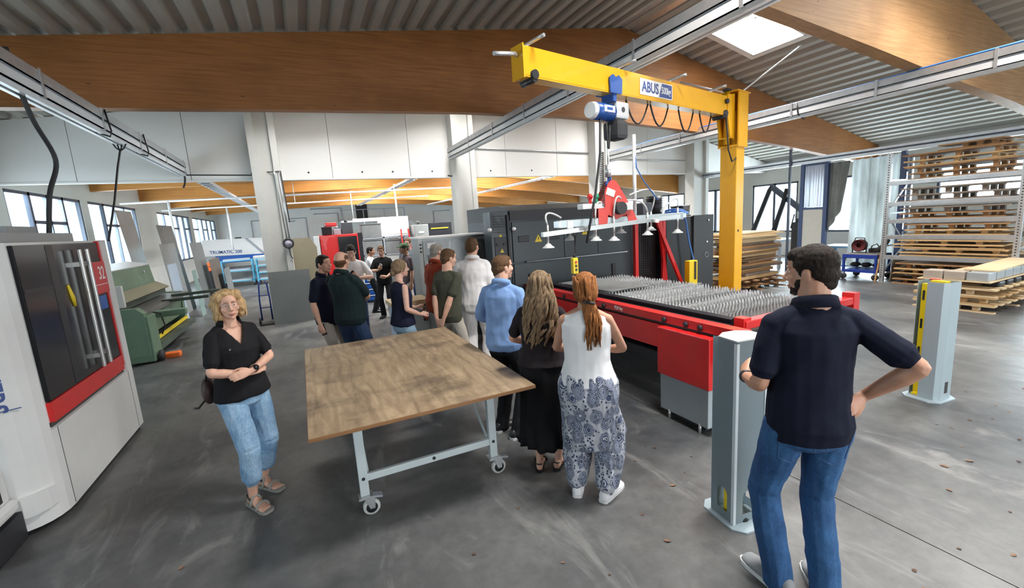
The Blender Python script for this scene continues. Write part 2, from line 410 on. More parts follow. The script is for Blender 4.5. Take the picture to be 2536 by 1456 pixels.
# side walls with window bands
def window_wall(name, x, side, bays, zs, zt, zsill_wall, label, y0, y1):
    """bays: list of (ya, yb); wall solid elsewhere"""
    t = 0.24 * side
    lo, hi = sorted((x, x + t))
    ztop = zroof(x) + 0.05
    o = MB().box((lo, y0, 0), (hi, y1, zs)).build(name, M['wall_white']); struct(o, label)
    MB().box((lo, y0, zt), (hi, y1, ztop)).build('upper_wall', M['wall_beige'], o)
    cur = y0; pm = MB()
    for ya, yb in bays + [(y1, y1)]:
        if ya - cur > 0.01: pm.box((lo, cur, zs), (hi, ya, zt))
        cur = yb
    pm.build('pier', M['wall_beige'], o)
    return o
LB = [(1.2, 5.0), (8.6, 11.9), (12.9, 16.5), (16.95, 21.1), (23.8, 29.9), (30.7, 38.2)]
wall_l = window_wall('wall_left', XL, -1, LB, 1.15, 3.42, 0, 'long outer wall with a band of bright windows behind the green shear', YB, YF)
RB = [(-4.0, 0.2), (2.6, 6.9), (7.5, 10.9), (11.15, 13.1), (13.9, 16.2), (16.9, 19.1), (19.9, 24), (25, 31), (32, 38)]
wall_r = window_wall('wall_right', XR, 1, RB, 0.95, 2.95, 0, 'long outer wall with windows behind the pallet rack', YB, YF)
def window(n, x, side, ya, yb, zs, zt, style, label, m):
    """frame, mullions, transom and panes filling one opening"""
    fr = MB(); xa, xb = sorted((x + side * 0.02, x + side * 0.10)); f = 0.07
    fr.box((xa, ya, zs), (xb, yb, zs + f)).box((xa, ya, zt - f), (xb, yb, zt)).box((xa, ya, zs), (xb, ya + f, zt)).box((xa, yb - f, zs), (xb, yb, zt))
    muls = [ya + (yb - ya) * k for k in style['m']]
    for y in muls: fr.box((xa, y - 0.05, zs), (xb, y + 0.05, zt))
    o = fr.build('window_%d' % n, m); struct(o, label)
    ed = [ya] + muls + [yb]
    for k in style.get('t', ()):
        MB().box((xa, ed[k], style['tz'] - 0.04), (xb, ed[k + 1], style['tz'] + 0.04)).build('transom', m, o)
    for k in style.get('s', ()):
        mid = (ed[k] + ed[k + 1]) / 2
        MB().box((xa, mid - 0.03, zs), (xb, mid + 0.03, zt)).build('mullion', m, o)
    for a, b in zip(ed, ed[1:]):
        xm = (xa + xb) / 2
        MB().box((xm - 0.004, a + 0.04, zs + 0.05), (xm + 0.004, b - 0.04, zt - 0.05)).build('pane', M['window_glass'], o)
    return o
for i, (a, b) in enumerate(LB):
    st = dict(m=(0.28, 0.72), t=(1,), tz=2.75, s=(1,)) if b - a < 5 else dict(m=(0.2, 0.4, 0.6, 0.8), t=(0, 2, 4), tz=2.75)
    window(1 + i, XL, -1, a, b, 1.15, 3.42, st, 'steel framed outer window with a dark transom', M['frame_dark'] if i > 1 else M['frame_grey'])
for i, (a, b) in enumerate(RB):
    st = dict(m=(0.5,)) if b - a < 5 else dict(m=(0.25, 0.5, 0.75), t=(1,), tz=2.1)
    if i == 1: MB().box((XR, a, 0.95), (XR + 0.24, b, 1.85)).build('raised_sill', M['wall_beige'], wall_r)
    window(8 + i, XR, 1, a, b, 1.85 if i == 1 else 0.95, 2.95, st, 'steel framed outer window beyond the pallet rack', M['frame_dark'])
wf = MB().box((XL - 0.2, YF, 0), (XR + 0.2, YF + 0.2, 6.3)).build('wall_far', M['wall_white']); struct(wf, 'white end wall of the far hall')
# back wall behind the camera with an unseen gate opening added to let in fill light
wb = MB().box((XL - .2, YB - .2, 0), (1.2, YB, 6.3)).box((10.8, YB - .2, 0), (XR + .2, YB, 6.3)).box((1.2, YB - .2, 4.1), (10.8, YB, 6.3)).build('wall_back', M['wall_white']); struct(wb, 'white end wall with an added gate opening for fill light')
# conduits and a dark opening on the far wall
od = MB().box((4.45, YF - .05, 2.9), (5.35, YF - .01, 4.65)).build('opening', M['joint_dark'], wf)
cm = MB()
for pts in ([(-3.2, 0.6), (-3.2, 3.3), (0.6, 3.35), (0.6, 1.2)], [(-1.2, 1.0), (-1.2, 3.1), (-0.2, 3.15)], [(1.0, 4.0), (3.3, 4.0), (3.3, 1.0)], [(1.2, 3.6), (3.0, 3.6), (3.0, 1.2)], [(11.0, 1.0), (11.0, 3.4), (12.5, 3.4)]):
    cm.tube([(x, YF - 0.06, z) for x, z in pts], 0.035, 6, smooth=False)
cm.build('conduit', M['frame_grey'], wf)
MB().bbox((8.2, YF - .08, 3.3), (8.6, YF, 3.6)).build('sign', M['galv_white'], wf)
# ================================================================== MACHINES AND NEAR OBJECTS
mat('cnc_white', (0.74, 0.745, 0.74), 0.38, var=0.03, coat=0.2)
mat('cnc_grey', (0.33, 0.34, 0.35), 0.45)
mat('red_paint', (0.60, 0.018, 0.018), 0.32, var=0.08, coat=0.25)
mat('red_sign', (0.62, 0.02, 0.03), 0.35)
mat('sign_white', (0.9, 0.9, 0.9), 0.5)
mat('sign_blue', (0.015, 0.05, 0.22), 0.4)
mat('dark_glass', (0.010, 0.011, 0.013), 0.16, spec=0.28)
mat('alu', (0.66, 0.67, 0.66), 0.32, metal=0.85)
mat('yellow_paint', (0.80, 0.40, 0.008), 0.34, var=0.05, coat=0.3)
mat('bright_yellow', (0.85, 0.62, 0.01), 0.4)
mat('zinc_grey', (0.36, 0.44, 0.48), 0.38, var=0.08, vscale=3, stretch=(1, 1, 0.3))
mat('laser_dark', (0.030, 0.042, 0.050), 0.42, var=0.08, coat=0.1)
mat('laser_panel', (0.034, 0.048, 0.057), 0.4, var=0.08)
mat('laser_black', (0.012, 0.013, 0.018), 0.45)
mat('grey_cover', (0.34, 0.39, 0.42), 0.4, var=0.06)
mat('light_steel_paint', (0.58, 0.66, 0.68), 0.35, var=0.06)
mat('blue_paint', (0.015, 0.10, 0.42), 0.35, var=0.06)
mat('orange_plastic', (0.85, 0.16, 0.02), 0.4)
mat('warning_yellow', (0.8, 0.6, 0.03), 0.5)
W = True
# ---- machining centre by the window
def cnc():
    t = thing('machining_centre', 'white machining centre with black glass door, red strip and red 32 plate', 'machine', (-1.92, 5.2, 0))
    plan = [(-1.92, 6.27), (-1.92, 4.54), (-1.928, 4.46), (-1.95, 4.39), (-1.985, 4.33), (-2.03, 4.285), (-2.10, 4.25), (-2.2, 4.235), (-3.7, 4.235), (-3.7, 6.27)]
    MB().prism(plan, 2, 0.05, 0.72).build('lower_body', M['cnc_white'], t, W)
    MB().prism([(-1.965, 6.13), (-1.965, 4.54)] + plan[2:9] + [(-3.7, 6.13)], 2, 0.72, 2.17).build('body', M['cnc_white'], t, W)
    MB().box((-2.0, 6.13, 0.72), (-1.92, 6.27, 2.17)).build('corner_post', M['cnc_white'], t, W)
    MB().box((-3.7, 4.6, 2.17), (-2.15, 6.2, 2.26)).box((-2.9, 5.4, 2.26), (-2.3, 5.9, 2.33)).build('roof_cover', M['cnc_grey'], t, W)
    MB().prism([(x + (0.06 if x > -3 else 0), y) for x, y in [(-2.0, 6.2), (-2.0, 4.6), (-2.2, 4.32), (-3.6, 4.3), (-3.6, 6.2)]], 2, 0, 0.05).build('plinth', M['black_rubber'], t, W)
    d = MB().bbox((-1.965, 4.56, 0.92), (-1.935, 6.08, 2.15), 0.008).build('door', M['dark_glass'], t, W)
    MB().box((-1.966, 4.56, 0.755), (-1.93, 6.10, 0.915)).build('red_strip', M['red_paint'], t, W)
    MB().box((-1.966, 6.085, 0.80), (-1.928, 6.125, 2.16)).build('red_edge', M['red_paint'], t, W)
    MB().box((-1.966, 4.545, 0.70), (-1.95, 6.12, 0.755)).build('shadow_gap', M['joint_dark'], t, W)
    for y in (5.46, 5.62):
        h = MB().bbox((-1.885, y - 0.018, 0.95), (-1.86, y + 0.018, 2.09), 0.006).build('door_handle', M['alu'], t, W)
        for z in (1.05, 1.93): hb = MB().box((-1.94, y - 0.012, z), (-1.88, y + 0.012, z + 0.04)).build('handle_bracket', M['alu'], h); hb.data.transform(parent_matrix(t).inverted())
    # interior seen through the glass: table, column, yellow tool holder
    pl = MB().bbox((-1.937, 5.84, 1.62), (-1.922, 6.13, 1.95), 0.006).build('number_plate', M['red_sign'], t, W)
    tm = cols((0, 1, 0), (0, 0, 1), (1, 0, 0))
    o = text('lettering', '32', 0.19, M['sign_white'], pl, (0, 0, 0), tm, 0.001, 0.001, sx=0.82); o.location = Vector((-1.9205, 6.0, 1.825)) - Vector(t.location)
    ln = MB().box((-1.921, 5.80, 1.712), (-1.919, 6.10, 1.718)).build('line', M['sign_white'], pl); ln.data.transform(parent_matrix(t).inverted())
    MB().bbox((-1.936, 5.86, 1.46), (-1.928, 6.02, 1.6), 0.004).build('blue_reflection', M['blue_paint'], t, W)  # blue reflection in the door glass, painted as a flat patch
    MB().tube([(-1.934, 5.26, 1.78), (-1.930, 5.29, 1.66), (-1.932, 5.31, 1.58)], [0.012, 0.02, 0.012], 8).build('yellow_marker', M['warning_yellow'], t, W)
    MB().box((-1.9355, 5.02, 0.93), (-1.933, 5.14, 2.14)).box((-1.9355, 4.58, 1.78), (-1.933, 5.03, 1.81)).build('door_mullion', M['laser_black'], t, W)
    # lettering plate on the rounded front corner, reading downwards
    ca_, sa_ = cos(0.42), sin(0.42); tm2 = cols((0, 0, -1), (ca_, sa_, 0), (sa_, -ca_, 0))
    o = text('front_lettering', 'VERS', 0.15, M['sign_blue'], t, (0, 0, 0), tm2, 0.001, 0.003, sx=1.0); o.location = Vector((-2.092, 4.249, 1.13)) - Vector(t.location)
    MB().torus((-2.085, 4.252, 1.50), 0.085, 0.006, (sa_, -ca_, 0)).build('logo_ring', M['red_sign'], t, W)
    MB().bar((-2.2, 4.20, 0.985), (-1.98, 4.298, 0.985), 0.006, 0.006).build('logo_line', M['sign_blue'], t, W)
    # toe recess lip near the floor
    lp = MB()
    pts = [(-2.14, 4.235), (-2.06, 4.22), (-2.0, 4.25), (-1.95, 4.33), (-1.93, 4.40)]
    lp.prism([(x - 0.01, y - 0.012) for x, y in pts] + [(-1.99, 4.38), (-2.1, 4.29)], 2, 0.17, 0.32); lp.build('toe_recess', M['cnc_white'], t, W)
    for y in (4.54, 6.131): MB().box((-1.9205, y - 0.003, 0.06), (-1.9185, y + 0.003, 0.72)).build('panel_gap', M['joint_dark'], t, W)
    return t
cnc()
# pump unit with white tank at the machine's side
t = thing('coolant_unit', 'small white ribbed tank with black cap on a dark stand beside the machining centre', 'tank', (-2.245, 4.03, 0))
MB().box((-2.5, 3.82, 0.03), (-2.10, 4.16, 0.24)).build('stand', M['laser_black'], t).data.transform(Matrix.Translation((2.27, -3.98, 0)))
mb = MB().bbox((-2.48, 3.84, 0.27), (-2.09, 4.14, 0.36), 0.03).bbox((-2.46, 3.86, 0.36), (-2.12, 4.12, 0.60), 0.02)
mb.build('tank', M['cnc_white'], t).data.transform(Matrix.Translation((2.27, -3.98, 0)))
for k in range(7): MB().box((-2.44 + k * 0.045, 3.835, 0.40), (-2.425 + k * 0.045, 3.86, 0.57)).build('rib', M['cnc_white'], t).data.transform(Matrix.Translation((2.27, -3.98, 0)))
MB().lathe([(0, 0.61), (0.05, 0.61), (0.055, 0.63), (0.05, 0.70), (0.03, 0.72), (0, 0.72)], (-2.2, 3.98, 0), 16).build('cap', M['black_plastic'], t).data.transform(Matrix.Translation((2.27, -3.98, 0)))
MB().box((-2.12, 3.9, 0.42), (-2.08, 3.96, 0.52)).build('valve', M['black_plastic'], t).data.transform(Matrix.Translation((2.27, -3.98, 0)))
for x in (-2.45, -2.15):
    for y in (3.87, 4.11): MB().cyl((x, y, 0), (x, y, 0.05), 0.025).build('foot', M['black_rubber'], t).data.transform(Matrix.Translation((2.27, -3.98, 0)))

# ---- wheeled table
def plywood():
    m, nt, b = new_mat('plywood_top')
    t1 = tex(nt, 'ShaderNodeTexNoise', 2.0, (3.5, 0.7, 1), Detail=7.0, Roughness=0.6, Distortion=1.6)
    wv = tex(nt, 'ShaderNodeTexWave', 1.1, (1.4, 0.55, 1), wave_type='BANDS', bands_direction='X')
    wv.inputs['Distortion'].default_value = 9.0; wv.inputs['Detail'].default_value = 3.0; wv.inputs['Scale'].default_value = 2.2; wv.inputs['Detail Scale'].default_value = 0.8
    st = tex(nt, 'ShaderNodeTexNoise', 1.7, (1.0, 1.6, 1), Detail=6.0, Roughness=0.65)
    r1 = ramp(nt, t1.outputs['Fac'], ((0.3, (0.19, 0.130, 0.078)), (0.7, (0.42, 0.31, 0.195))))
    r2 = ramp(nt, wv.outputs['Fac'], ((0.0, (0.70, 0.68, 0.66)), (0.35, (1, 1, 1))))
    o = mixc(nt, 0.55, r1.outputs[0], r2.outputs[0], 'MULTIPLY')
    r3 = ramp(nt, st.outputs['Fac'], ((0.50, (0, 0, 0)), (0.70, (0.85, 0.85, 0.85))))
    o = mixc(nt, r3.outputs[0], o, (0.06, 0.045, 0.032))
    nt.links.new(o, b.inputs['Base Color']); b.inputs['Roughness'].default_value = 0.5
    bump(nt, b, t1.outputs['Fac'], 0.08); M['plywood'] = m
plywood()
wood('ply_edge', (0.16, 0.075, 0.03), (0.30, 0.15, 0.06), 0, 4, 0.7)
t = thing('wheeled_work_table', 'large square plywood table on pale steel legs with castors', 'table', (0.68, 4.0, 0))
top = MB().box((-0.79, -1.17, 0.835), (0.79, 1.17, 0.86)).build('table_top', M['plywood'], t)
ed = MB()
for lo, hi in (((-0.792, -1.173, 0.834), (0.792, -1.169, 0.858)), ((-0.792, 1.169, 0.834), (0.792, 1.173, 0.858)), ((-0.793, -1.17, 0.834), (-0.789, 1.17, 0.858)), ((0.789, -1.17, 0.834), (0.793, 1.17, 0.858))): ed.box(lo, hi)
ed.build('edge', M['ply_edge'], top)
for sx in (-1, 1):
    for sy in (-1, 1):
        x, y = sx * 0.515 + (0.04 if sx > 0 else 0.03), sy * 0.79
        lg = MB().bbox((x - 0.032, y - 0.022, 0.16), (x + 0.032, y + 0.022, 0.835), 0.005).build('leg', M['light_steel_paint'], t)
        MB().cyl((x, y - 0.028, 0.30), (x, y + 0.028, 0.30), 0.012).build('bolt', M['black_plastic'], lg)
        c = MB(); c.box((x - 0.05, y - 0.045, 0.145), (x + 0.05, y + 0.045, 0.16))
        wx, wy = x + 0.035, y - 0.01
        for s in (-1, 1): c.prism([(wx - 0.045, 0.146), (wx + 0.03, 0.146), (wx + 0.022, 0.055), (wx - 0.012, 0.055)], 1, wy + s * 0.022 - 0.003, wy + s * 0.022 + 0.003)
        ca = c.build('castor', M['galv'], t)
        MB().lathe([(0.02, -0.016), (0.055, -0.018), (0.062, -0.012), (0.062, 0.012), (0.055, 0.018), (0.02, 0.016)], (wx, wy, 0.062), 22, (0, 1, 0)).build('tyre', mat('tyre_grey', (0.52, 0.53, 0.52), 0.6), ca)
        MB().lathe([(0.0, -0.019), (0.042, -0.019), (0.042, 0.019), (0.0, 0.019)], (wx, wy, 0.062), 18, (0, 1, 0)).build('hub', M['black_plastic'], ca)
        MB().bbox((wx + 0.0, wy - 0.03, 0.135), (wx + 0.085, wy + 0.03, 0.15), 0.004, Matrix.Rotation(0.25, 3, 'Y')).build('brake_pedal', M['frame_grey'], ca)
for sy in (-1, 1):
    cb = MB().bbox((-0.47, sy * 0.79 - 0.015, 0.27), (0.54, sy * 0.79 + 0.015, 0.325), 0.004).build('cross_bar', M['light_steel_paint'], t)
    MB().cyl((0.05, sy * 0.79 - 0.02, 0.3), (0.05, sy * 0.79 + 0.02, 0.3), 0.013).build('bolt', M['black_plastic'], cb)
    MB().box((-0.6, sy * 0.79 - 0.03, 0.80), (0.66, sy * 0.79 + 0.03, 0.835)).build('top_rail', M['light_steel_paint'], t)
for sx in (-1, 1):
    x = sx * 0.515 + 0.035
    MB().box((x - 0.025, -1.0, 0.795), (x + 0.025, 1.0, 0.833)).build('side_rail', M['light_steel_paint'], t)
    for sy in (-1, 1): MB().bar((x - sx * 0.035, sy * 0.77, 0.33), (x - sx * 0.035, sy * 0.12, 0.80), 0.012, 0.03).build('brace', M['light_steel_paint'], t)

# ---- light barrier posts
def barrier(name, label, loc, rz, full):
    t = thing(name, label, 'barrier post', loc, rz, 'grey sensor posts around the laser table')
    m = M['zinc_grey']; h = 1.27
    # base plate
    MB().prism([(-0.16, -0.13), (-0.1, -0.19), (0.1, -0.19), (0.17, -0.12), (0.17, 0.13), (0.1, 0.19), (-0.1, 0.19), (-0.16, 0.13)], 2, 0, 0.012).build('base_plate', m, t)
    return t
t = barrier('sensor_post', 'tall closed grey sheet-steel post with arched cut-outs showing yellow inside, by the laser table', (2.49, 1.87, 0), radians(-8), True)
h = 1.26
def arch(w_, z0, z1, n=8):
    return [(-w_, z0), (w_, z0)] + [(w_ * cos(pi * k / n), z1 - w_ + w_ * sin(pi * k / n)) for k in range(n + 1)]
def panel_with_arch(mtx, wd, hgt, aw, z0, z1, th=0.003, off=0.0):
    """sheet of width wd in local x, arch hole at off; returns verts/faces through mtx"""
    bm = bmesh.new(); n = 8
    arc = [(aw * cos(pi * k / n) + off, z1 - aw + aw * sin(pi * k / n)) for k in range(n + 1)]
    hole = [(off - aw, z0), (off + aw, z0)]
    quads = [[(-wd / 2, 0), (wd / 2, 0), (wd / 2, z0), (-wd / 2, z0)], [(-wd / 2, z0), (off - aw, z0), (off - aw, z1 - aw), (-wd / 2, z1 - aw)],
             [(off + aw, z0), (wd / 2, z0), (wd / 2, z1 - aw), (off + aw, z1 - aw)], [(-wd / 2, z1), (wd / 2, z1), (wd / 2, hgt), (-wd / 2, hgt)]]
    quads.append([(wd / 2, z1 - aw)] + [(wd / 2, z1), (off, z1)] + list(reversed(arc[:n // 2]))) if True else 0
    quads[-1] = [(wd / 2, z1 - aw), (wd / 2, z1), (off, z1)] + [arc[k] for k in range(n // 2 - 1, -1, -1)]
    quads.append([(off, z1), (-wd / 2, z1), (-wd / 2, z1 - aw)] + [arc[k] for k in range(n, n // 2, -1)])
    for q in quads:
        f = bm.faces.new([bm.verts.new((x, 0, z)) for x, z in q])
    r = bmesh.ops.solidify(bm, geom=bm.faces[:], thickness=th)
    for v in bm.verts: v.co = mtx @ v.co
    return bm
hx, hy = 0.125, 0.10
f1 = MB().addbm(panel_with_arch(Matrix.Translation((0, -hy, 0.012)), 2 * hx - 0.03, h, 0.044, 0.06, 0.225, off=-0.005)).build('front_sheet', M['zinc_grey'], t)
MB().addbm(panel_with_arch(Matrix.Translation((hx, 0, 0.012)) @ Matrix.Rotation(pi / 2, 4, 'Z'), 2 * hy - 0.0, h, 0.044, 0.06, 0.225)).build('side_sheet', M['zinc_grey'], t)
MB().addbm(panel_with_arch(Matrix.Translation((-hx, 0, 0.012)) @ Matrix.Rotation(-pi / 2, 4, 'Z'), 2 * hy - 0.0, h, 0.044, 0.06, 0.225)).build('side_sheet', M['zinc_grey'], t)
MB().box((hx - 0.018, -hy - 0.004, 0.012), (hx + 0.003, -hy + 0.02, h)).box((-hx - 0.003, -hy - 0.004, 0.012), (-hx + 0.018, -hy + 0.02, h)).build('corner_fold', mat('zinc_edge', (0.62, 0.68, 0.71), 0.35), t)
MB().box((-hx, hy - 0.002, 0.012), (hx, hy + 0.002, h)).build('rear_sheet', M['zinc_grey'], t)
MB().prism([(-hx - 0.004, -hy - 0.004), (hx + 0.004, -hy - 0.004), (hx + 0.004, hy * 0.5), (hx * 0.4, hy + 0.004), (-hx * 0.4, hy + 0.004), (-hx - 0.004, hy * 0.5)], 2, h + 0.012, h + 0.02).build('top_cap', mat('zinc_top', (0.56, 0.58, 0.56), 0.45, var=0.05), t)
MB().box((-0.10, -0.06, 0.03), (-0.02, 0.01, 1.2)).build('sensor_bar', M['bright_yellow'], t)
MB().lathe([(0, 0.0), (0.05, 0.0), (0.03, 0.05), (0.0, 0.06)], (-0.02, -0.06, 0.014), 14).build('foot_fitting', M['black_plastic'], t)

t = barrier('sensor_post', 'slotted grey sheet-steel post with a yellow sensor bar, standing free near the pallets', (5.76, 2.12, 0), radians(-96), False)
m = M['zinc_grey']; h = 1.22
mb = MB()
sec = [(-0.03, -0.11), (0.10, -0.11), (0.135, -0.06), (0.135, 0.10), (-0.13, 0.10), (-0.13, -0.06), (-0.115, -0.10)]
def sheet(a, b): 
    return MB().bar((a[0], a[1], 0.012 + h / 2), (b[0], b[1], 0.012 + h / 2), h, 0.004, up=(b[1] - a[1], a[0] - b[0], 0))
for i, (nm) in enumerate(('front_sheet', 'chamfer_sheet', 'side_sheet', 'rear_sheet', 'side_sheet', 'lip_sheet')): sheet(sec[i], sec[i + 1]).build(nm, m, t)
sb = MB().box((-0.112, -0.04, 0.03), (-0.068, 0.01, 1.2)).build('sensor_bar', M['bright_yellow'], t)
for z in (1.08, 0.78, 0.48): MB().box((-0.10, -0.043, z - 0.05), (-0.08, -0.039, z + 0.05)).build('sensor_lens', M['black_plastic'], sb)
MB().box((-0.10, -0.09, 0.014), (0.0, 0.02, 0.03)).build('yellow_foot', M['bright_yellow'], t)
MB().box((-0.04, -0.05, h), (0.09, 0.02, h + 0.02)).build('yellow_lid', M['bright_yellow'], t)
MB().sphere((-0.04, 0.03, h + 0.02), 0.035, 10, 6, (1.6, 0.7, 0.5)).build('cable_plug', mat('plug_red', (0.5, 0.1, 0.08), 0.5), t)
MB().cbox((0.1365, 0.02, 0.14), (0.004, 0.05, 0.12)).build('slot', M['joint_dark'], t)

# ---- laser cutting machine with shuttle table
t = thing('laser_cutting_machine', 'dark grey laser cutting machine with red framed shuttle table', 'machine', (4.6, 6.4, 0))
MB().box((3.05, 6.45, 0.0), (5.5, 8.4, 2.10)).build('body', M['laser_dark'], t, W)
MB().prism([(6.42, 2.10), (8.4, 2.10), (8.4, 2.36), (6.9, 2.36), (6.42, 2.26)], 0, 3.05, 5.5).build('top_cover', M['laser_black'], t, W)
for a, b in ((3.08, 4.05), (4.06, 4.75), (4.76, 5.49)):
    p = MB().bbox((a, 6.425, 1.43), (b, 6.45, 2.08), 0.005).build('upper_panel', M['laser_panel'], t, W)
MB().bbox((3.08, 6.425, 0.95), (5.49, 6.45, 1.40), 0.005).build('lower_panel', M['laser_panel'], t, W)
MB().tube([(3.3, 6.41, 1.42), (4.4, 6.40, 1.415), (5.4, 6.41, 1.41)], 0.014, 8).build('grab_rail', M['frame_grey'], t, W)
for x, z in ((3.28, 1.80), (4.22, 1.83), (3.85, 1.80)):
    h_ = MB().bbox((x - 0.1, 6.41, z - 0.05), (x + 0.1, 6.43, z + 0.05), 0.006).build('recessed_handle', M['laser_black'], t, W)
def warn_tri(x, y, z, s, parent):
    MB().prism([(x - s, z - s * 0.85), (x + s, z - s * 0.85), (x, z + s * 0.9)], 1, y - 0.003, y).build('warning_triangle', M['warning_yellow'], parent, W)
    MB().box((x - s * 0.1, y - 0.0045, z - s * 0.35), (x + s * 0.1, y - 0.003, z + s * 0.35)).build('warning_mark', M['joint_dark'], parent, W)
warn_tri(3.55, 6.424, 1.79, 0.07, t); warn_tri(4.48, 6.424, 1.84, 0.06, t)
for x in (3.37, 5.08): MB().box((x - 0.035, 6.40, 0.85), (x + 0.035, 6.43, 1.22)).build('guide_post', M['laser_black'], t, W)
# tower on the near corner
tw = MB().bbox((2.72, 6.45, 0.0), (3.04, 6.75, 2.26), 0.01).build('control_tower', M['laser_dark'], t, W)
for k in range(7): MB().box((2.76, 6.438, 1.93 + k * 0.042), (2.98, 6.45, 1.937 + k * 0.042)).build('louvre', M['laser_black'], t, W)
MB().box((2.77, 6.435, 1.40), (2.98, 6.45, 1.86)).build('tower_panel', M['laser_black'], t, W)
for x in (2.81, 2.93): MB().cyl((x, 6.42, 1.74), (x, 6.44, 1.74), 0.022).build('key_switch', M['black_rubber'], t, W)
MB().box((2.84, 6.43, 1.42), (2.95, 6.436, 1.56)).build('warning_label', M['warning_yellow'], t, W)
warn_tri(2.885, 6.434, 1.64, 0.035, t); warn_tri(2.88, 6.448, 1.88, 0.03, t)
MB().bbox((2.99, 6.41, 1.2), (3.03, 6.44, 2.2), 0.006).build('edge_profile', M['laser_black'], t, W)
for x, z in ((2.68, 1.98), (3.10, 1.97)): MB().lathe([(0, 0), (0.03, 0.0), (0.03, 0.05), (0, 0.06)], (x, 6.43, z), 10, (0, -1, 0)).build('lamp', M['sign_white'], t, W)
# right hand enclosure with mesh guard and red struts
MB().box((6.55, 6.6, 0.0), (7.8, 8.4, 1.96)).build('side_enclosure', M['laser_black'], t, W)
MB().bbox((7.25, 6.56, 0.25), (7.82, 6.6, 1.98), 0.006).build('side_panel', mat('laser_panel2', (0.028, 0.030, 0.034), 0.45), t, W)
MB().torus((7.62, 6.555, 1.15), 0.05, 0.006, (0, 1, 0)).build('port_ring', M['frame_grey'], t, W)
for x, z in ((7.66, 1.86), (7.62, 1.42)): MB().sphere((x, 6.55, z), 0.02, 8, 6).build('screw_cap', M['sign_white'], t, W)
ms = MB()
for k in range(12): ms.box((5.60 + k * 0.052, 6.66, 0.9), (5.612 + k * 0.052, 6.675, 1.9))
for k in range(22): ms.box((5.60, 6.66, 0.9 + k * 0.046), (6.2, 6.675, 0.91 + k * 0.046))
g2 = ms.build('mesh_guard', M['laser_black'], t, W)
MB().box((5.55, 6.9, 0.2), (6.6, 6.95, 2.0)).build('rear_screen', mat('screen_dark', (0.02, 0.014, 0.016), 0.4), t, W)
MB().bbox((5.50, 6.30, 0.75), (5.57, 6.37, 2.0), 0.008).build('red_upright', M['red_paint'], t, W)
for a, b in (((6.22, 6.45, 2.05), (6.42, 6.5, 0.75)), ((6.12, 6.45, 2.0), (6.68, 6.35, 0.7)), ((6.36, 6.48, 2.0), (6.36, 6.5, 0.75))): MB().bar(a, b, 0.07, 0.05, (0, 1, 0)).build('red_strut', M['red_paint'], t, W)
MB().bbox((6.72, 6.18, 0.62), (6.94, 6.30, 1.12), 0.012).build('yellow_sensor', M['bright_yellow'], t, W)
MB().bar((6.87, 6.17, 0.75), (6.87, 6.17, 1.1), 0.05, 0.004, (0, 1, 0)).build('sensor_mark', M['joint_dark'], t, W)
# shuttle table: frame, skirt, end rail, drive box
MB().box((3.24, 2.42, 0.98), (3.36, 6.4, 1.06)).build('red_rail', M['red_paint'], t, W)
MB().box((3.27, 2.50, 0.95), (3.36, 6.4, 0.985)).build('rail_gap', M['laser_black'], t, W)
MB().box((3.24, 2.55, 0.70), (3.34, 6.4, 0.945)).build('red_beam', M['red_paint'], t, W)
MB().box((5.12, 2.55, 0.66), (5.24, 6.4, 0.93)).build('red_rail', M['red_paint'], t, W)
MB().bbox((3.52, 2.585, 1.0), (5.26, 2.69, 1.075), 0.008).build('end_rail', M['red_paint'], t, W)
for a, b in (((3.50, 2.60, 0.86), (3.60, 2.70, 1.10)), ((5.2, 2.58, 0.86), (5.3, 2.7, 1.12))): MB().box(a, b).build('end_post', M['red_paint'], t, W)
MB().box((3.40, 2.72, 1.0), (3.50, 6.3, 1.03)).build('skirt_foot', M['laser_black'], t, W)
MB().bbox((3.50, 2.72, 0.98), (3.56, 6.3, 1.085), 0.006, Matrix.Rotation(-0.25, 3, 'Y')).build('black_skirt', M['laser_black'], t, W)
MB().box((3.56, 2.80, 0.88), (5.1, 2.84, 0.99)).build('rust_plate', mat('rusty', (0.11, 0.075, 0.05), 0.7, var=0.3), t, W)
MB().box((3.56, 2.78, 0.78), (5.1, 6.3, 0.90)).build('pallet_tray', mat('tray_dark', (0.03, 0.028, 0.026), 0.6), t, W)
MB().box((3.44, 2.7, 0.45), (5.1, 6.4, 0.55)).build('lower_frame', M['laser_black'], t, W)
for x, y in ((3.5, 3.4), (3.5, 5.6), (4.95, 2.75), (4.95, 5.6)): MB().box((x, y, 0.0), (x + 0.12, y + 0.12, 0.7)).build('support', M['laser_black'], t, W)
MB().bbox((3.16, 2.68, 0.46), (3.5, 3.32, 0.95), 0.01).build('red_drive_cover', M['red_paint'], t, W)
MB().bbox((3.18, 2.70, 0.08), (3.48, 3.30, 0.465), 0.008).build('grey_drive_cover', M['grey_cover'], t, W)
MB().box((3.22, 2.76, 0.03), (3.46, 3.24, 0.08)).build('drive_base', M['laser_black'], t, W)
for y in (2.80, 3.18): MB().cyl((3.19, y, 0), (3.19, y, 0.1), 0.014).build('levelling_foot', M['alu'], t, W)
for y in (2.85, 3.02, 3.3, 4.3, 5.2): MB().lathe([(0, 0), (0.03, 0), (0.03, 0.012), (0.012, 0.02), (0, 0.02)], (3.24, y, 1.01), 12, (-1, 0, 0)).build('roller_bolt', M['laser_black'], t, W)
text('load_lettering', '920 kg', 0.055, M['sign_white'], t, Vector((3.236, 4.02, 1.02)) - Vector(t.location), cols((0, -1, 0), (0, 0, 1), (-1, 0, 0)), 0.0008, 0.001)
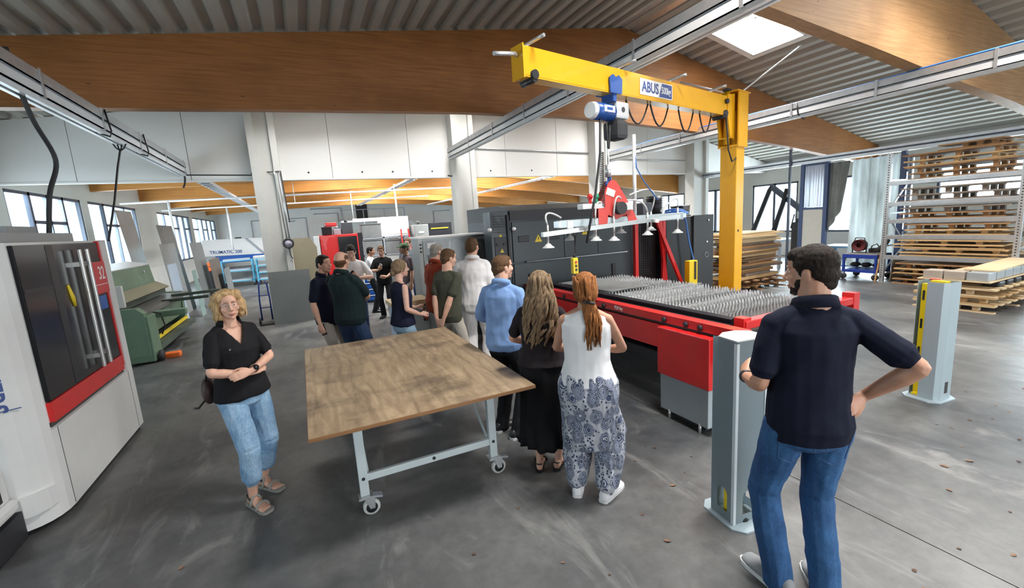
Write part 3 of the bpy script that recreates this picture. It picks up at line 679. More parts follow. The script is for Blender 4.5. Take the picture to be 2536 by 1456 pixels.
# serrated slats of the cutting grate: thin sheets with teeth
def slat_mesh():
    mb = MB(); x = 3.60; v = []; n = 0
    zb, zl, zt = 0.90, 0.985, 1.06
    teeth = 28; wd = 1.46 / teeth
    for k in range(teeth):
        a = 0 + k * wd; hgt = zt - zl
        mb.add([(a, 0, zb - zb), (a + wd, 0, 0), (a + wd, 0, zl - zb), (a + wd * 0.62, 0, zt - zb), (a + wd * 0.38, 0, zt - zb), (a, 0, zl - zb)], [(0, 1, 2, 3, 4, 5)])
    me = bpy.data.meshes.new('slat'); me.from_pydata(mb.v, [], mb.f)
    me.materials.append(mat('slat_steel', (0.60, 0.60, 0.60), 0.45, metal=0.35, var=0.45, vscale=16)); return me
sm = slat_mesh(); rnd = random.Random(3)
for k in range(62):
    y = 2.92 + k * 0.052
    share(sm, 'slat', t, Vector((3.60, y, 0.90 + rnd.uniform(-0.012, 0.008))) - Vector(t.location), (rnd.uniform(-0.22, 0.22), 0, rnd.uniform(-0.01, 0.01)))
MB().box((3.60, 4.42, 1.058), (5.05, 4.45, 1.066)).build('cross_strip', M['galv'], t, W)
# sheet lying on the grate
o = MB().box((-0.36, -0.62, 0), (0.36, 0.62, 0.004)).build('metal_sheet', mat('sheet_grey', (0.30, 0.31, 0.31), 0.5, metal=0.3, var=0.1)); o.location = (4.02, 5.35, 1.075); o.rotation_euler = (0, 0, 0.04)
tag(o, 'flat grey metal sheet lying on the toothed cutting grate', 'sheet metal')
# blue hose over the side enclosure and vacuum unit boxes on it
t = thing('blue_hose', 'thin blue air hose draped over the black enclosure', 'hose', (7.1, 6.5, 0.7))
MB().tube([(7.05, 6.9, 2.0), (6.95, 6.62, 2.02), (6.96, 6.5, 1.9), (7.02, 6.48, 1.5), (7.12, 6.45, 1.1), (7.18, 6.42, 0.7)], 0.016, 8).build('hose', M['cable_blue'], t, W)
mb = MB()
for k in range(4): mb.torus((7.05 + 0.02 * k, 6.85 + 0.03 * k, 2.0 + 0.03 * k), 0.24 - 0.02 * k, 0.02, (0.1 * k - .15, 0.1, 1), 24, 6)
mb.build('coil', M['cable_blue'], t, W)
t = thing('extractor_duct', 'shiny round duct stub on the black enclosure beside the yellow post', 'duct', (7.55, 7.2, 1.96))
MB().lathe([(0.2, 0), (0.2, 0.22), (0.22, 0.22), (0.22, 0.24), (0.19, 0.24), (0.19, 0.0)], (0, 0, 0), 20).build('pipe', M['steel'], t)
MB().torus((0, 0, 0.02), 0.21, 0.012).build('flange', M['black_plastic'], t)
t = thing('pump_motor', 'pair of black finned pump motors on top of the laser enclosure', 'motor', (6.35, 6.85, 1.99))
MB().box((-0.3, -0.15, 0), (0.32, 0.3, 0.03)).build('base', M['laser_black'], t)
MB().bbox((-0.26, -0.1, 0.03), (-0.02, 0.2, 0.30), 0.02).build('housing', mat('motor_grey', (0.09, 0.10, 0.12), 0.4), t)
MB().cyl((0.17, 0.05, 0.03), (0.17, 0.05, 0.42), 0.15, n=18).build('motor', M['laser_black'], t)
for k in range(9): MB().lathe([(0.15, 0.07 + k * 0.036), (0.175, 0.07 + k * 0.036), (0.175, 0.085 + k * 0.036), (0.15, 0.085 + k * 0.036)], (0.17, 0.05, 0), 18).build('cooling_fin', M['laser_black'], t)
# ---- yellow jib crane
P0 = Vector((6.36, 5.0, 0)); TIP = Vector((2.12, 4.05, 0)); AD = (TIP - P0).normalized(); AN = Vector((-AD.y, AD.x, 0))
ang = atan2(AD.y, AD.x)
t = thing('jib_crane', 'yellow pillar jib crane with horizontal arm over the laser table', 'crane', P0, ang)
Y_ = M['yellow_paint']
MB().bbox((-0.24, -0.24, 0), (0.24, 0.24, 0.025), 0.004).build('base_plate', Y_, t)
MB().bbox((-0.13, -0.13, 0.025), (0.13, 0.13, 3.06), 0.012).build('pillar', Y_, t)
MB().box((-0.17, -0.16, 3.02), (0.15, 0.16, 3.045)).build('pillar_collar', Y_, t)
hd = MB().box((-0.16, -0.16, 3.045), (-0.14, 0.16, 3.82)).box((-0.16, -0.16, 3.045), (0.15, -0.14, 3.82)).box((-0.16, 0.14, 3.045), (0.15, 0.16, 3.82)).build('pillar_head', Y_, t)
MB().box((-0.19, -0.18, 3.82), (0.22, 0.18, 3.835)).build('head_plate', Y_, t)
MB().prism([(0.14, 3.14), (0.26, 3.14), (0.36, 3.50), (0.36, 3.76), (0.14, 3.80)], 1, -0.09, -0.07).prism([(0.14, 3.14), (0.26, 3.14), (0.36, 3.50), (0.36, 3.76), (0.14, 3.80)], 1, 0.07, 0.09).box((0.2, -0.09, 3.14), (0.26, 0.09, 3.16)).build('slewing_bracket', Y_, t)
MB().cyl((0.2, 0, 3.06), (0.2, 0, 3.84), 0.045).build('slewing_pin', Y_, t)
L = (TIP - P0).length
MB().box((0.3, -0.075, 3.725), (L, 0.075, 3.745)).box((0.3, -0.006, 3.485), (L, 0.006, 3.73)).box((0.3, -0.075, 3.465), (L, 0.075, 3.487)).build('arm', Y_, t)
MB().box((0.3, -0.078, 3.48), (L, -0.07, 3.735)).box((0.3, 0.07, 3.48), (L, 0.078, 3.735)).build('arm_web', Y_, t)
MB().box((L, -0.09, 3.45), (L + 0.015, 0.09, 3.76)).build('arm_end_plate', Y_, t)
for x in (0.42, L - 0.12):
    MB().cyl((x, -0.11, 3.49), (x, 0.11, 3.49), 0.045).cyl((x, -0.10, 3.445), (x, 0.10, 3.445), 0.03).build('end_stop', M['black_plastic'], t)
MB().cyl((0.40, 0.07, 3.66), (0.40, 0.12, 3.66), 0.035).build('bolt', M['black_plastic'], t)
MB().box((0.18, -0.02, 3.835), (0.3, 0.06, 3.87)).build('head_clamp', M['black_plastic'], t)
for x in (L - 0.10, L - 1.5, L - 2.55, 0.75): 
    MB().tube([(x, 0.0, 3.75), (x, 0.0, 3.78), (x - 0.03, 0.16, 3.80), (x - 0.03, 0.24, 3.80)], 0.018, 8).build('cable_clip', M['galv'], t)
MB().tube([(L, 0.0, 3.66), (L + 0.06, 0.02, 3.67), (L + 0.33, 0.05, 3.62)], [0.015, 0.022, 0.02], 8).build('tip_arm', M['galv'], t)
# sign on the side facing the visitors (local +y points towards camera)
so = 0.081
sg = MB().box((1.83, so, 3.515), (2.52, so + 0.004, 3.70)).build('sign', M['sign_white'], t)
MB().prism([(1.845, 3.525), (2.13, 3.525), (2.06, 3.69), (1.845, 3.69)], 1, so + 0.004, so + 0.006).build('sign_field', M['sign_blue'], sg)
tmx = cols((-1, 0, 0), (0, 0, 1), (0, 1, 0))
text('sign_lettering', 'ABUS', 0.17, M['sign_blue'], sg, (2.31, so + 0.006, 3.605), tmx, 0.001, 0.004, sx=0.85)
text('sign_lettering', '500kg', 0.115, M['sign_white'], sg, (1.975, so + 0.0075, 3.605), tmx, 0.001, 0.002, sx=0.75)
# festoon cable under the arm, feed cable round the bracket
def smooth_path(pts, n=6):
    P = [Vector(p) for p in pts]; out = []
    for i in range(len(P) - 1):
        a, b, c, d = P[max(i - 1, 0)], P[i], P[i + 1], P[min(i + 2, len(P) - 1)]
        for k in range(n):
            u = k / n; out.append(0.5 * (2 * b + (c - a) * u + (2 * a - 5 * b + 4 * c - d) * u * u + (3 * b - a - 3 * c + d) * u ** 3))
    return out + [P[-1]]
def sag(a, b, d, n=9):
    a = Vector(a); b = Vector(b)
    return [a.lerp(b, k / n) - Vector((0, 0, d * 4 * (k / n) * (1 - k / n))) for k in range(n + 1)]
for x0, x1, d in ((0.62, 0.95, 0.25), (1.12, 1.5, 0.28), (1.75, 2.15, 0.25), (2.2, 2.65, 0.26)): MB().tube(sag((x0, -0.03, 3.46), (x1, -0.03, 3.46), d), 0.011, 6).build('festoon_cable', M['black_rubber'], t)
MB().tube([(0.42, 0.1, 3.42), (0.46, 0.14, 3.2), (0.46, 0.16, 2.95), (0.36, 0.17, 2.78), (0.22, 0.15, 2.82), (0.13, 0.12, 2.85)], 0.011, 6).build('feed_cable', M['black_rubber'], t)
MB().tube([(0.08, -0.02, 3.83), (0.0, -0.9, 4.25), (-0.25, -3.2, 5.3)][:2], 0.012, 6).build('stay_stub', M['galv_white'], t)
MB().cyl((0.03, 0.13, 1.72), (0.03, 0.136, 1.72), 0.02).build('plug_hole', M['joint_dark'], t)
# stay rod to the roof
st = MB().tube([(6.5, 5.05, 3.83), (8.5, 5.8, 4.68), (10.4, 6.5, 5.5)], 0.014, 8).build('stay_rod', M['galv_white']); tag(st, 'thin pale rod rising from the crane head to the roof', 'rod')

# ---- chain hoist on the arm
HP = P0 + AD * 3.0
t = thing('chain_hoist', 'blue and silver electric chain hoist hanging from the yellow arm', 'hoist', (HP.x, HP.y, 3.1), ang)
mat('hoist_blue', (0.01, 0.07, 0.30), 0.35)
for s in (-1, 1): MB().prism([(-0.10, 0.36), (0.10, 0.36), (0.11, 0.52), (0.05, 0.56), (0, 0.53), (-0.05, 0.56), (-0.11, 0.52)], 1, s * 0.1 - 0.01, s * 0.1 + 0.01).build('trolley_plate', M['hoist_blue'], t)
MB().bbox((-0.03, -0.09, 0.28), (0.03, 0.09, 0.4), 0.01).build('hanger', M['hoist_blue'], t)
MB().cyl((0.28, 0, 0.17), (-0.02, 0, 0.17), 0.095, n=20).build('housing', M['hoist_blue'], t)
MB().cyl((0.34, 0, 0.17), (0.27, 0, 0.17), 0.085, 0.095, n=20).build('end_cap', M['galv_white'], t)
MB().bbox((-0.26, -0.09, 0.10), (-0.02, 0.09, 0.29), 0.03).build('gear_case', mat('case_grey', (0.5, 0.51, 0.52), 0.4), t)
MB().cyl((-0.14, 0.09, 0.2), (-0.14, 0.095, 0.2), 0.03).build('gear_plug', M['black_plastic'], t)
lb = MB().box((0.02, 0.088, 0.15), (0.2, 0.1, 0.22)).build('label', M['sign_white'], t)
MB().box((0.06, 0.1, 0.17), (0.16, 0.102, 0.20)).build('label_mark', M['hoist_blue'], lb)
MB().bbox((-0.23, -0.13, -0.13), (-0.02, 0.1, 0.09), 0.05).build('chain_bag', M['black_rubber'], t)
MB().tube([(0.05, 0.0, 0.08), (0.05, 0.0, -0.55)], 0.008, 6).build('chain', M['steel'], t)
ch = MB()
for k in range(14): ch.torus((0.05, 0, -0.5 - k * 0.027), 0.014, 0.004, (1, 0, 0) if k % 2 else (0, 1, 0), 10, 5)
ch.build('chain_links', M['steel'], t)
MB().tube([(0.20, 0.03, 0.08), (0.22, 0.03, -0.3), (0.33, 0.04, -0.75), (0.52, 0.05, -1.3)], 0.014, 8).build('control_cable', M['black_rubber'], t)
MB().tube(sag((0.12, 0.05, 0.05), (0.06, 0.05, 0.02), 0.28), 0.01, 6).build('loop_cable', M['black_rubber'], t)
cc = MB(); n = 240
cc.tube([(0.165 + 0.028 * cos(k * 0.8), 0.028 * sin(k * 0.8), -0.28 - 0.62 * k / n) for k in range(n)], 0.005, 5); cc.build('coiled_cable', M['black_rubber'], t)
hk = MB().cyl((0.05, 0, -0.42), (0.05, 0, -0.56), 0.035, n=12).build('hook_block', M['galv'], t)
MB().tube([(0.05, 0, -0.56), (0.05, 0, -0.60), (0.09, 0, -0.63), (0.08, 0, -0.68), (0.04, 0, -0.69), (0.02, 0, -0.66)], 0.013, 8).build('hook', M['hoist_blue'], t)

# ---- vacuum sheet lifter
t = thing('vacuum_lifter', 'aluminium vacuum lifter with red plates and rows of suction cups above the table', 'lifter', (3.42, 4.35, 1.9), 0.0)
mat('lifter_red', (0.55, 0.05, 0.04), 0.4, var=0.06)
mat('suction', (0.55, 0.56, 0.55), 0.5)
def tri(y, c=0.02):
    return MB().prism([(-0.22, 0.08), (-0.22, 0.30), (-0.07, 0.56), (-0.03, 0.60), (0.03, 0.60), (0.08, 0.55), (0.27, 0.28), (0.36, 0.12), (0.36, 0.06), (0.24, 0.06), (0.2, 0.2), (0.05, 0.14), (-0.08, 0.2), (-0.1, 0.06), (-0.2, 0.06)], 1, y - 0.006, y + 0.006)
for y in (-0.05, 0.05): tri(y).build('red_plate', M['lifter_red'], t)
MB().cyl((0.08, -0.12, 0.27), (0.08, 0.1, 0.27), 0.075, n=18).build('blower', M['black_rubber'], t)
MB().bbox((0.14, -0.1, 0.24), (0.25, 0.0, 0.33), 0.01).build('filter_box', M['suction'], t)
lbp = MB().box((-0.10, -0.062, 0.42), (0.02, -0.057, 0.50), Matrix.Rotation(0.35, 3, 'Y')).build('label', M['sign_white'], t)
MB().bbox((-0.75, -0.05, 0.08), (1.15, 0.05, 0.17), 0.008).build('main_beam', mat('beam_pale', (0.40, 0.46, 0.48), 0.35, metal=0.3), t)
MB().box((-0.77, -0.06, 0.09), (-0.75, 0.06, 0.16)).build('beam_end', M['galv'], t); MB().box((-0.66, -0.055, 0.075), (-0.58, -0.05, 0.16)).build('rating_plate', M['galv'], t)
MB().bar((-1.03, -0.12, 0.03), (1.2, -0.02, 0.13), 0.05, 0.05).build('front_rail', M['alu'], t)
MB().bar((-0.42, 0.16, 0.05), (1.26, 0.26, 0.13), 0.045, 0.045).build('rear_rail', M['alu'], t)
MB().bar((-0.5, -0.2, 0.06), (-0.2, 0.25, 0.08), 0.04, 0.04).bar((0.55, -0.2, 0.09), (0.75, 0.32, 0.1), 0.04, 0.04).build('cross_rail', M['alu'], t)
cups = [(-0.96, -0.12, 0.03, 0.12), (-0.50, 0.14, 0.02, 0.06), (-0.30, -0.1, 0.06, 0.12), (-0.12, 0.18, 0.06, 0.1), (-0.02, -0.08, 0.08, 0.16), (0.30, 0.18, 0.09, 0.1), (0.52, -0.06, 0.1, 0.15), (0.82, 0.2, 0.11, 0.12), (1.05, -0.04, 0.14, 0.2)]
for x, y, z, d in cups:
    st_ = MB().cyl((x, y, z + 0.1), (x, y, z - d), 0.013, n=8).build('cup_stem', M['alu'], t)
    MB().lathe([(0.012, 0.03), (0.03, 0.02), (0.04, 0.005), (0.065, -0.012), (0.07, -0.022), (0.05, -0.02), (0, -0.012)], (x, y, z - d - 0.01), 16).build('suction_cup', M['suction'], st_)
for a, b, c in (((-0.96, -0.12, 0.13), (-0.9, -0.1, 0.30), (-0.72, -0.02, 0.2)), ((-0.30, -0.1, 0.16), (-0.26, -0.08, 0.40), (-0.1, -0.03, 0.30)), ((-0.02, -0.08, 0.18), (-0.02, -0.1, 0.42), (0.08, -0.1, 0.38)), ((0.52, -0.06, 0.2), (0.4, -0.08, 0.33), (0.2, -0.05, 0.36)), ((0.82, 0.2, 0.2), (0.84, 0.1, 0.55), (0.3, 0.02, 0.42)), ((1.05, -0.04, 0.25), (0.98, -0.02, 0.42), (0.8, 0.0, 0.2))):
    a, b, c = map(Vector, (a, b, c)); MB().tube([a * (1 - u) ** 2 + b * 2 * u * (1 - u) * 1.15 + c * u * u for u in [k / 9 for k in range(10)]], 0.011, 6).build('vacuum_hose', M['suction'], t)
MB().bbox((-0.44, -0.06, 0.28), (-0.14, 0.06, 0.34), 0.01).build('control_head', M['sign_white'], t)
MB().sphere((-0.31, -0.02, 0.42), 0.035, 10, 8).cyl((-0.31, -0.02, 0.34), (-0.31, -0.02, 0.4), 0.02).build('red_button', mat('button_red', (0.6, 0.02, 0.02), 0.3), t)
MB().sphere((-0.22, -0.02, 0.42), 0.035, 10, 8).cyl((-0.22, -0.02, 0.34), (-0.22, -0.02, 0.4), 0.02).build('green_button', mat('button_green', (0.02, 0.25, 0.12), 0.3), t)
MB().cyl((0.42, 0.05, 0.10), (0.42, 0.05, 1.15), 0.022).build('lifting_mast', M['galv_white'], t)
MB().tube([(0.42, 0.04, 0.95), (0.43, 0.02, 0.75), (0.55, 0.04, 0.6), (0.85, 0.1, 0.35)], 0.008, 6).build('air_line', M['cable_blue'], t)
MB().cyl((0.0, 0, 0.58), (0.0, 0, 0.68), 0.02).build('eye', M['hoist_blue'], t)
# pendant control hanging from the hoist
t = thing('pendant_control', 'yellow pendant control hanging on a dark cable in front of the laser machine', 'control', (2.86, 4.33, 1.44))
MB().tube([(0.02, 0, 0.56), (0.02, 0, 0.25), (0.0, 0, 0.2)], 0.011, 6).build('cable', M['black_rubber'], t)
MB().bbox((-0.035, -0.03, 0.0), (0.035, 0.03, 0.19), 0.012).build('case', M['warning_yellow'], t)
MB().cyl((0, 0, 0.19), (0, 0, 0.24), 0.018, 0.012).build('grip_boot', M['black_rubber'], t)
for k in range(3): MB().cyl((0, -0.03, 0.05 + k * 0.045), (0, -0.042, 0.05 + k * 0.045), 0.014).build('button', mat('button_red', (0.6, 0.02, 0.02), 0.3) if k == 2 else M['black_plastic'], t)

# ---- service trays under the beams
def tray(name, label, x, z, y0, y1, blue):
    t = thing(name, label, 'cable tray', (x, y1, z))
    MB().box((-0.09, y0 - y1, 0), (-0.075, 0, 0.10)).box((0.075, y0 - y1, 0), (0.09, 0, 0.10)).box((-0.09, y0 - y1, 0), (0.09, 0, 0.012)).build('lower_channel', M['galv_white'], t)
    MB().box((-0.06, y0 - y1, -0.05), (-0.02, 0, 0.0)).box((0.02, y0 - y1, -0.05), (0.06, 0, 0.0)).build('conductor_rail', M['galv_white'], t)
    MB().box((-0.07, y0 - y1, 0.10), (0.07, 0, 0.13)).build('dark_gap', M['frame_grey'], t)
    MB().box((-0.09, y0 - y1, 0.13), (-0.08, 0, 0.25)).box((0.08, y0 - y1, 0.13), (0.09, 0, 0.25)).box((-0.09, y0 - y1, 0.13), (0.09, 0, 0.14)).build('upper_tray', M['galv'], t)
    n = int((y1 - y0) / 1.5)
    for k in range(n): 
        y = -0.2 - k * 1.5
        MB().box((-0.1, y - 0.02, -0.01), (0.1, y + 0.02, 0.0)).box((-0.1, y - 0.02, 0), (-0.092, y + 0.02, 0.27)).box((0.092, y - 0.02, 0), (0.1, y + 0.02, 0.27)).build('clamp', M['galv'], t)
    r_ = random.Random(len(label))
    def cab(xo, m, rad):
        pts = [(xo + r_.uniform(-0.015, 0.015), y0 - y1 + (y1 - y0) * k / 24, 0.26 + r_.uniform(-0.012, 0.015)) for k in range(25)]
        MB().tube(pts, rad, 6).build('cable', m, t)
    cab(-0.03, M['cable_blue'] if blue else M['black_rubber'], 0.018); cab(0.03, M['black_rubber'] if not blue else M['frame_grey'], 0.016)
    return t
t1 = tray('service_tray', 'metal service tray ending at the panel wall above the green shear', -2.2, 3.60, -4.0, 12.35, True)
MB().tube([(0, 0, 0.2), (0.02, 0.06, 0.1), (0.02, 0.08, -0.1), (0.0, 0.06, -0.22), (-0.03, 0.02, -0.3)], 0.02, 6).build('end_cable', M['black_rubber'], t1)
t2 = tray('service_tray', 'metal service tray passing over the yellow crane arm', 4.12, 3.96, -4.0, 12.3, False)
MB().tube([(0.02, 0, 0.0), (0.06, 0.05, -0.12), (0.07, 0.05, -0.38), (0.0, 0.04, -0.5), (-0.12, 0.03, -0.48)], 0.022, 8).build('end_cable', M['black_rubber'], t2)
t3 = tray('service_tray', 'metal service tray with a blue cable beside the yellow pillar', 9.6, 3.88, -4.0, 12.3, True)
for tt, y, s in ((t1, -3.0, 0.1), (t3, -6.3, 0.1), (t1, -4.6, .1)):
    MB().tube([(s, y, 0.27), (s + 0.03, y, 0.0), (s + 0.02, y - .04, -0.08), (-s, y - .05, 0.0), (-s, y, 0.26)], 0.012, 6).build('cable_loop', M['black_rubber'], tt)
MB().tube([(0.03, 0, 0.1), (0.06, 0.05, 0.12), (0.06, .06, -.02), (1.35, 0.06, -.04), (1.35, 0.0, 0.0), (1.98, -.32, 0.0), (2.02, -.32, -1.2)], 0.014, 6, smooth=False).build('wall_cable', M['black_rubber'], t1)
# black supply cables dropping to the machining centre
o = MB().tube(smooth_path([(-2.2, 5.85, 3.95), (-2.2, 5.9, 3.7), (-2.18, 6.0, 3.35), (-2.15, 6.2, 3.0), (-2.2, 6.05, 2.65), (-2.25, 5.98, 2.24)]), 0.022, 8).build('supply_cable', M['black_rubber']); tag(o, 'thick black supply cable dropping from the tray onto the machining centre roof', 'cable')
o = thing('branched_cable', 'black cable with a branched clip hanging beside the machining centre', 'cable', (-2.2, 7.4, 2.2))
MB().tube([(-2.2, 8.45, 3.47), (-2.2, 8.2, 3.2), (-2.2, 7.8, 2.7), (-2.2, 7.3, 2.17)], 0.013, 8).build('cable', M['black_rubber'], o, W)
mb = MB()
for k in range(4): mb.tube([(-2.2, 8.45, 3.46), (-2.2 + (k - 1.5) * 0.03, 8.46, 3.5), (-2.2 + (k - 1.5) * 0.05, 8.47, 3.56)], 0.01, 5)
mb.build('branch', M['black_rubber'], o, W)
# ================================================================== PEOPLE
def skin_mat(name, c):
    m = mat(name, c, 0.5, var=0.10, vscale=14, bmp=0.05, bscale=120)
    b = m.node_tree.nodes['Principled BSDF']
    b.inputs['Subsurface Weight'].default_value = 0.08; b.inputs['Subsurface Radius'].default_value = (0.01, 0.004, 0.002)
    return m
skin_mat('skin_light', (0.66, 0.38, 0.275)); skin_mat('skin_tan', (0.50, 0.26, 0.17)); skin_mat('skin_pale', (0.66, 0.40, 0.31))
def hair_mat(name, dark, light, scale=1.0):
    m, nt, b = new_mat(name)
    t = tex(nt, 'ShaderNodeTexNoise', 9.0 * scale, (9, 9, 0.9), Detail=5.0, Roughness=0.7, Distortion=0.5)
    r = ramp(nt, t.outputs['Fac'], ((0.3, dark), (0.72, light)))
    nt.links.new(r.outputs[0], b.inputs['Base Color']); b.inputs['Roughness'].default_value = 0.55; b.inputs['Specular IOR Level'].default_value = 0.12
    bump(nt, b, t.outputs['Fac'], 0.6, 0.01); M[name] = m; return m
hair_mat('hair_dark', (0.008, 0.006, 0.005), (0.030, 0.021, 0.016))
hair_mat('hair_brown', (0.05, 0.027, 0.014), (0.16, 0.088, 0.045))
hair_mat('hair_blond', (0.26, 0.15, 0.065), (0.72, 0.50, 0.27))
hair_mat('hair_dark_blond', (0.07, 0.045, 0.028), (0.36, 0.25, 0.15))
hair_mat('hair_auburn', (0.09, 0.028, 0.010), (0.42, 0.17, 0.055))
hair_mat('hair_grey', (0.18, 0.16, 0.14), (0.42, 0.39, 0.35))
hair_mat('hair_stubble', (0.10, 0.055, 0.04), (0.20, 0.11, 0.08))
def cloth(name, c, var=0.12, rough=0.85, weave=260.0):
    if name in M: return M[name]
    m = mat(name, c, rough, var=var, vscale=7.0, bmp=0.12, bscale=weave)
    m.node_tree.nodes['Principled BSDF'].inputs['Specular IOR Level'].default_value = 0.18
    return m
def denim(name, dark, light):
    m, nt, b = new_mat(name)
    t = tex(nt, 'ShaderNodeTexNoise', 5.0, (1, 1, 0.7), Detail=6.0, Roughness=0.65)
    f = tex(nt, 'ShaderNodeTexNoise', 160.0, (1, 1, 0.25), Detail=2.0)
    r = ramp(nt, t.outputs['Fac'], ((0.34, dark), (0.68, light)))
    r2 = ramp(nt, f.outputs['Fac'], ((0.3, (0.72, 0.72, 0.75)), (0.7, (1.1, 1.1, 1.1))))
    nt.links.new(mixc(nt, 1.0, r.outputs[0], r2.outputs[0], 'MULTIPLY'), b.inputs['Base Color']); b.inputs['Roughness'].default_value = 0.85
    bump(nt, b, f.outputs['Fac'], 0.15, 0.004); M[name] = m; return m
denim('jeans_light', (0.13, 0.27, 0.44), (0.36, 0.52, 0.68)); denim('jeans_blue', (0.012, 0.055, 0.16), (0.035, 0.13, 0.30)); denim('jeans_dark', (0.01, 0.025, 0.07), (0.02, 0.055, 0.13)); denim('jeans_pale', (0.26, 0.42, 0.56), (0.42, 0.58, 0.70))
for nm, c in dict(navy=(0.007, 0.009, 0.022), black=(0.009, 0.009, 0.011), bottle=(0.012, 0.024, 0.026), white=(0.84, 0.84, 0.86), softwhite=(0.84, 0.82, 0.82), red=(0.24, 0.040, 0.018), olive=(0.060, 0.062, 0.045), blue=(0.22, 0.36, 0.66), khaki=(0.50, 0.46, 0.40), charcoal=(0.016, 0.017, 0.020), mauve=(0.13, 0.10, 0.11), greyblue=(0.16, 0.19, 0.23), plum=(0.018, 0.014, 0.017)).items(): cloth('cloth_' + nm, c, 0.03 if 'white' in nm else 0.12)
def patterned():
    """navy and white round ornaments printed on wide trousers"""
    m, nt, b = new_mat('ornament_print')
    tc = nt.nodes.new('ShaderNodeTexCoord'); mp = nt.nodes.new('ShaderNodeMapping'); nt.links.new(tc.outputs['Object'], mp.inputs[0])
    mp.inputs['Scale'].default_value = (1, 1, 0.8)
    v = nt.nodes.new('ShaderNodeTexVoronoi'); v.inputs['Scale'].default_value = 11.0; v.inputs['Randomness'].default_value = 0.8; nt.links.new(mp.outputs[0], v.inputs['Vector'])
    mu = nt.nodes.new('ShaderNodeMath'); mu.operation = 'MULTIPLY'; mu.inputs[1].default_value = 66.0; nt.links.new(v.outputs['Distance'], mu.inputs[0])
    sn = nt.nodes.new('ShaderNodeMath'); sn.operation = 'SINE'; nt.links.new(mu.outputs[0], sn.inputs[0])
    v2 = nt.nodes.new('ShaderNodeTexVoronoi'); v2.inputs['Scale'].default_value = 46.0; nt.links.new(mp.outputs[0], v2.inputs['Vector'])
    dots = ramp(nt, v2.outputs['Distance'], ((0.28, (0, 0, 0)), (0.42, (1, 1, 1))), 'LINEAR')
    rings = ramp(nt, sn.outputs[0], ((0.42, (0, 0, 0)), (0.6, (1, 1, 1))))
    far = ramp(nt, v.outputs['Distance'], ((0.52, (0, 0, 0)), (0.56, (1, 1, 1))))
    core = ramp(nt, v.outputs['Distance'], ((0.10, (0.11, 0.15, 0.25)), (0.30, (0.06, 0.085, 0.16))))
    a = mixc(nt, rings.outputs[0], core.outputs[0], (0.50, 0.52, 0.56)); a = mixc(nt, 0.55, a, mixc(nt, dots.outputs[0], (0.06, 0.08, 0.15), (1, 1, 1)), 'MULTIPLY')
    c = mixc(nt, dots.outputs[0], (0.03, 0.04, 0.09), (0.46, 0.48, 0.53))
    nt.links.new(mixc(nt, far.outputs[0], a, c), b.inputs['Base Color']); b.inputs['Roughness'].default_value = 0.8
    M['ornament'] = m
patterned()
mat('sole_white', (0.75, 0.75, 0.74), 0.6); mat('shoe_black', (0.012, 0.012, 0.014), 0.45); mat('shoe_grey', (0.25, 0.26, 0.27), 0.7); mat('shoe_brown', (0.10, 0.05, 0.03), 0.6)
mat('eye_white', (0.75, 0.73, 0.7), 0.25); mat('iris', (0.03, 0.025, 0.02), 0.2); mat('lip', (0.42, 0.16, 0.13), 0.45); mat('brow_hair', (0.15, 0.09, 0.055), 0.7); mat('sandal_grey', (0.26, 0.25, 0.23), 0.75)

def remesh(mb, voxel, it=4, name='m', clampz=False):
    me = bpy.data.meshes.new(name + '_raw'); me.from_pydata(mb.v, [], mb.f)
    bm = bmesh.new(); bm.from_mesh(me); bmesh.ops.recalc_face_normals(bm, faces=bm.faces); bm.to_mesh(me); bm.free()
    ob = bpy.data.objects.new(name + '_raw', me); COL.objects.link(ob)
    r = ob.modifiers.new('r', 'REMESH'); r.mode = 'VOXEL'; r.voxel_size = voxel; r.use_smooth_shade = True
    if it:
        s = ob.modifiers.new('s', 'SMOOTH'); s.factor = 0.5; s.iterations = it
    out = bpy.data.meshes.new_from_object(ob.evaluated_get(bpy.context.evaluated_depsgraph_get()))
    bpy.data.objects.remove(ob); bpy.data.meshes.remove(me)
    out.name = name
    if clampz:
        for v in out.vertices:
            if v.co.z < 0: v.co.z = 0
    out.polygons.foreach_set('use_smooth', [True] * len(out.polygons))
    return out
def wrinkle(me, amp, sc=(9, 9, 4), seed=0.0, fade=None):
    ns = [v.normal.copy() for v in me.vertices]; o = Vector((seed, seed * 1.7, 3.1))
    for v, n in zip(me.vertices, ns):
        c = v.co; p = Vector((c.x * sc[0], c.y * sc[1], c.z * sc[2])) + o
        d = 1 - 2 * abs(noise.noise(p)) ; d2 = noise.noise(p * 2.3)
        a = amp if fade is None else amp * fade(c)
        v.co = c + n * (a * (d * 0.7 - 0.35 + 0.45 * d2))
    me.update()
def loft(mb, rings, n=14):
    """rings: (centre, vec_a, vec_b); closed, rounded ends"""
    R = []
    def shrink(r, f, off): return (r[0] + off, r[1] * f, r[2] * f)
    d0 = (rings[0][0] - rings[1][0]).normalized(); d1 = (rings[-1][0] - rings[-2][0]).normalized()
    e0 = min(rings[0][1].length, rings[0][2].length) * 0.35; e1 = min(rings[-1][1].length, rings[-1][2].length) * 0.35
    R = [shrink(rings[0], 0.55, d0 * e0)] + list(rings) + [shrink(rings[-1], 0.55, d1 * e1)]
    vs = [c + a * cos(2 * pi * k / n) + b * sin(2 * pi * k / n) for c, a, b in R for k in range(n)]
    m = len(R)
    fs = [(i * n + k, i * n + (k + 1) % n, (i + 1) * n + (k + 1) % n, (i + 1) * n + k) for i in range(m - 1) for k in range(n)]
    fs += [tuple(reversed(range(n))), tuple((m - 1) * n + k for k in range(n))]
    mb.add(vs, fs, True)
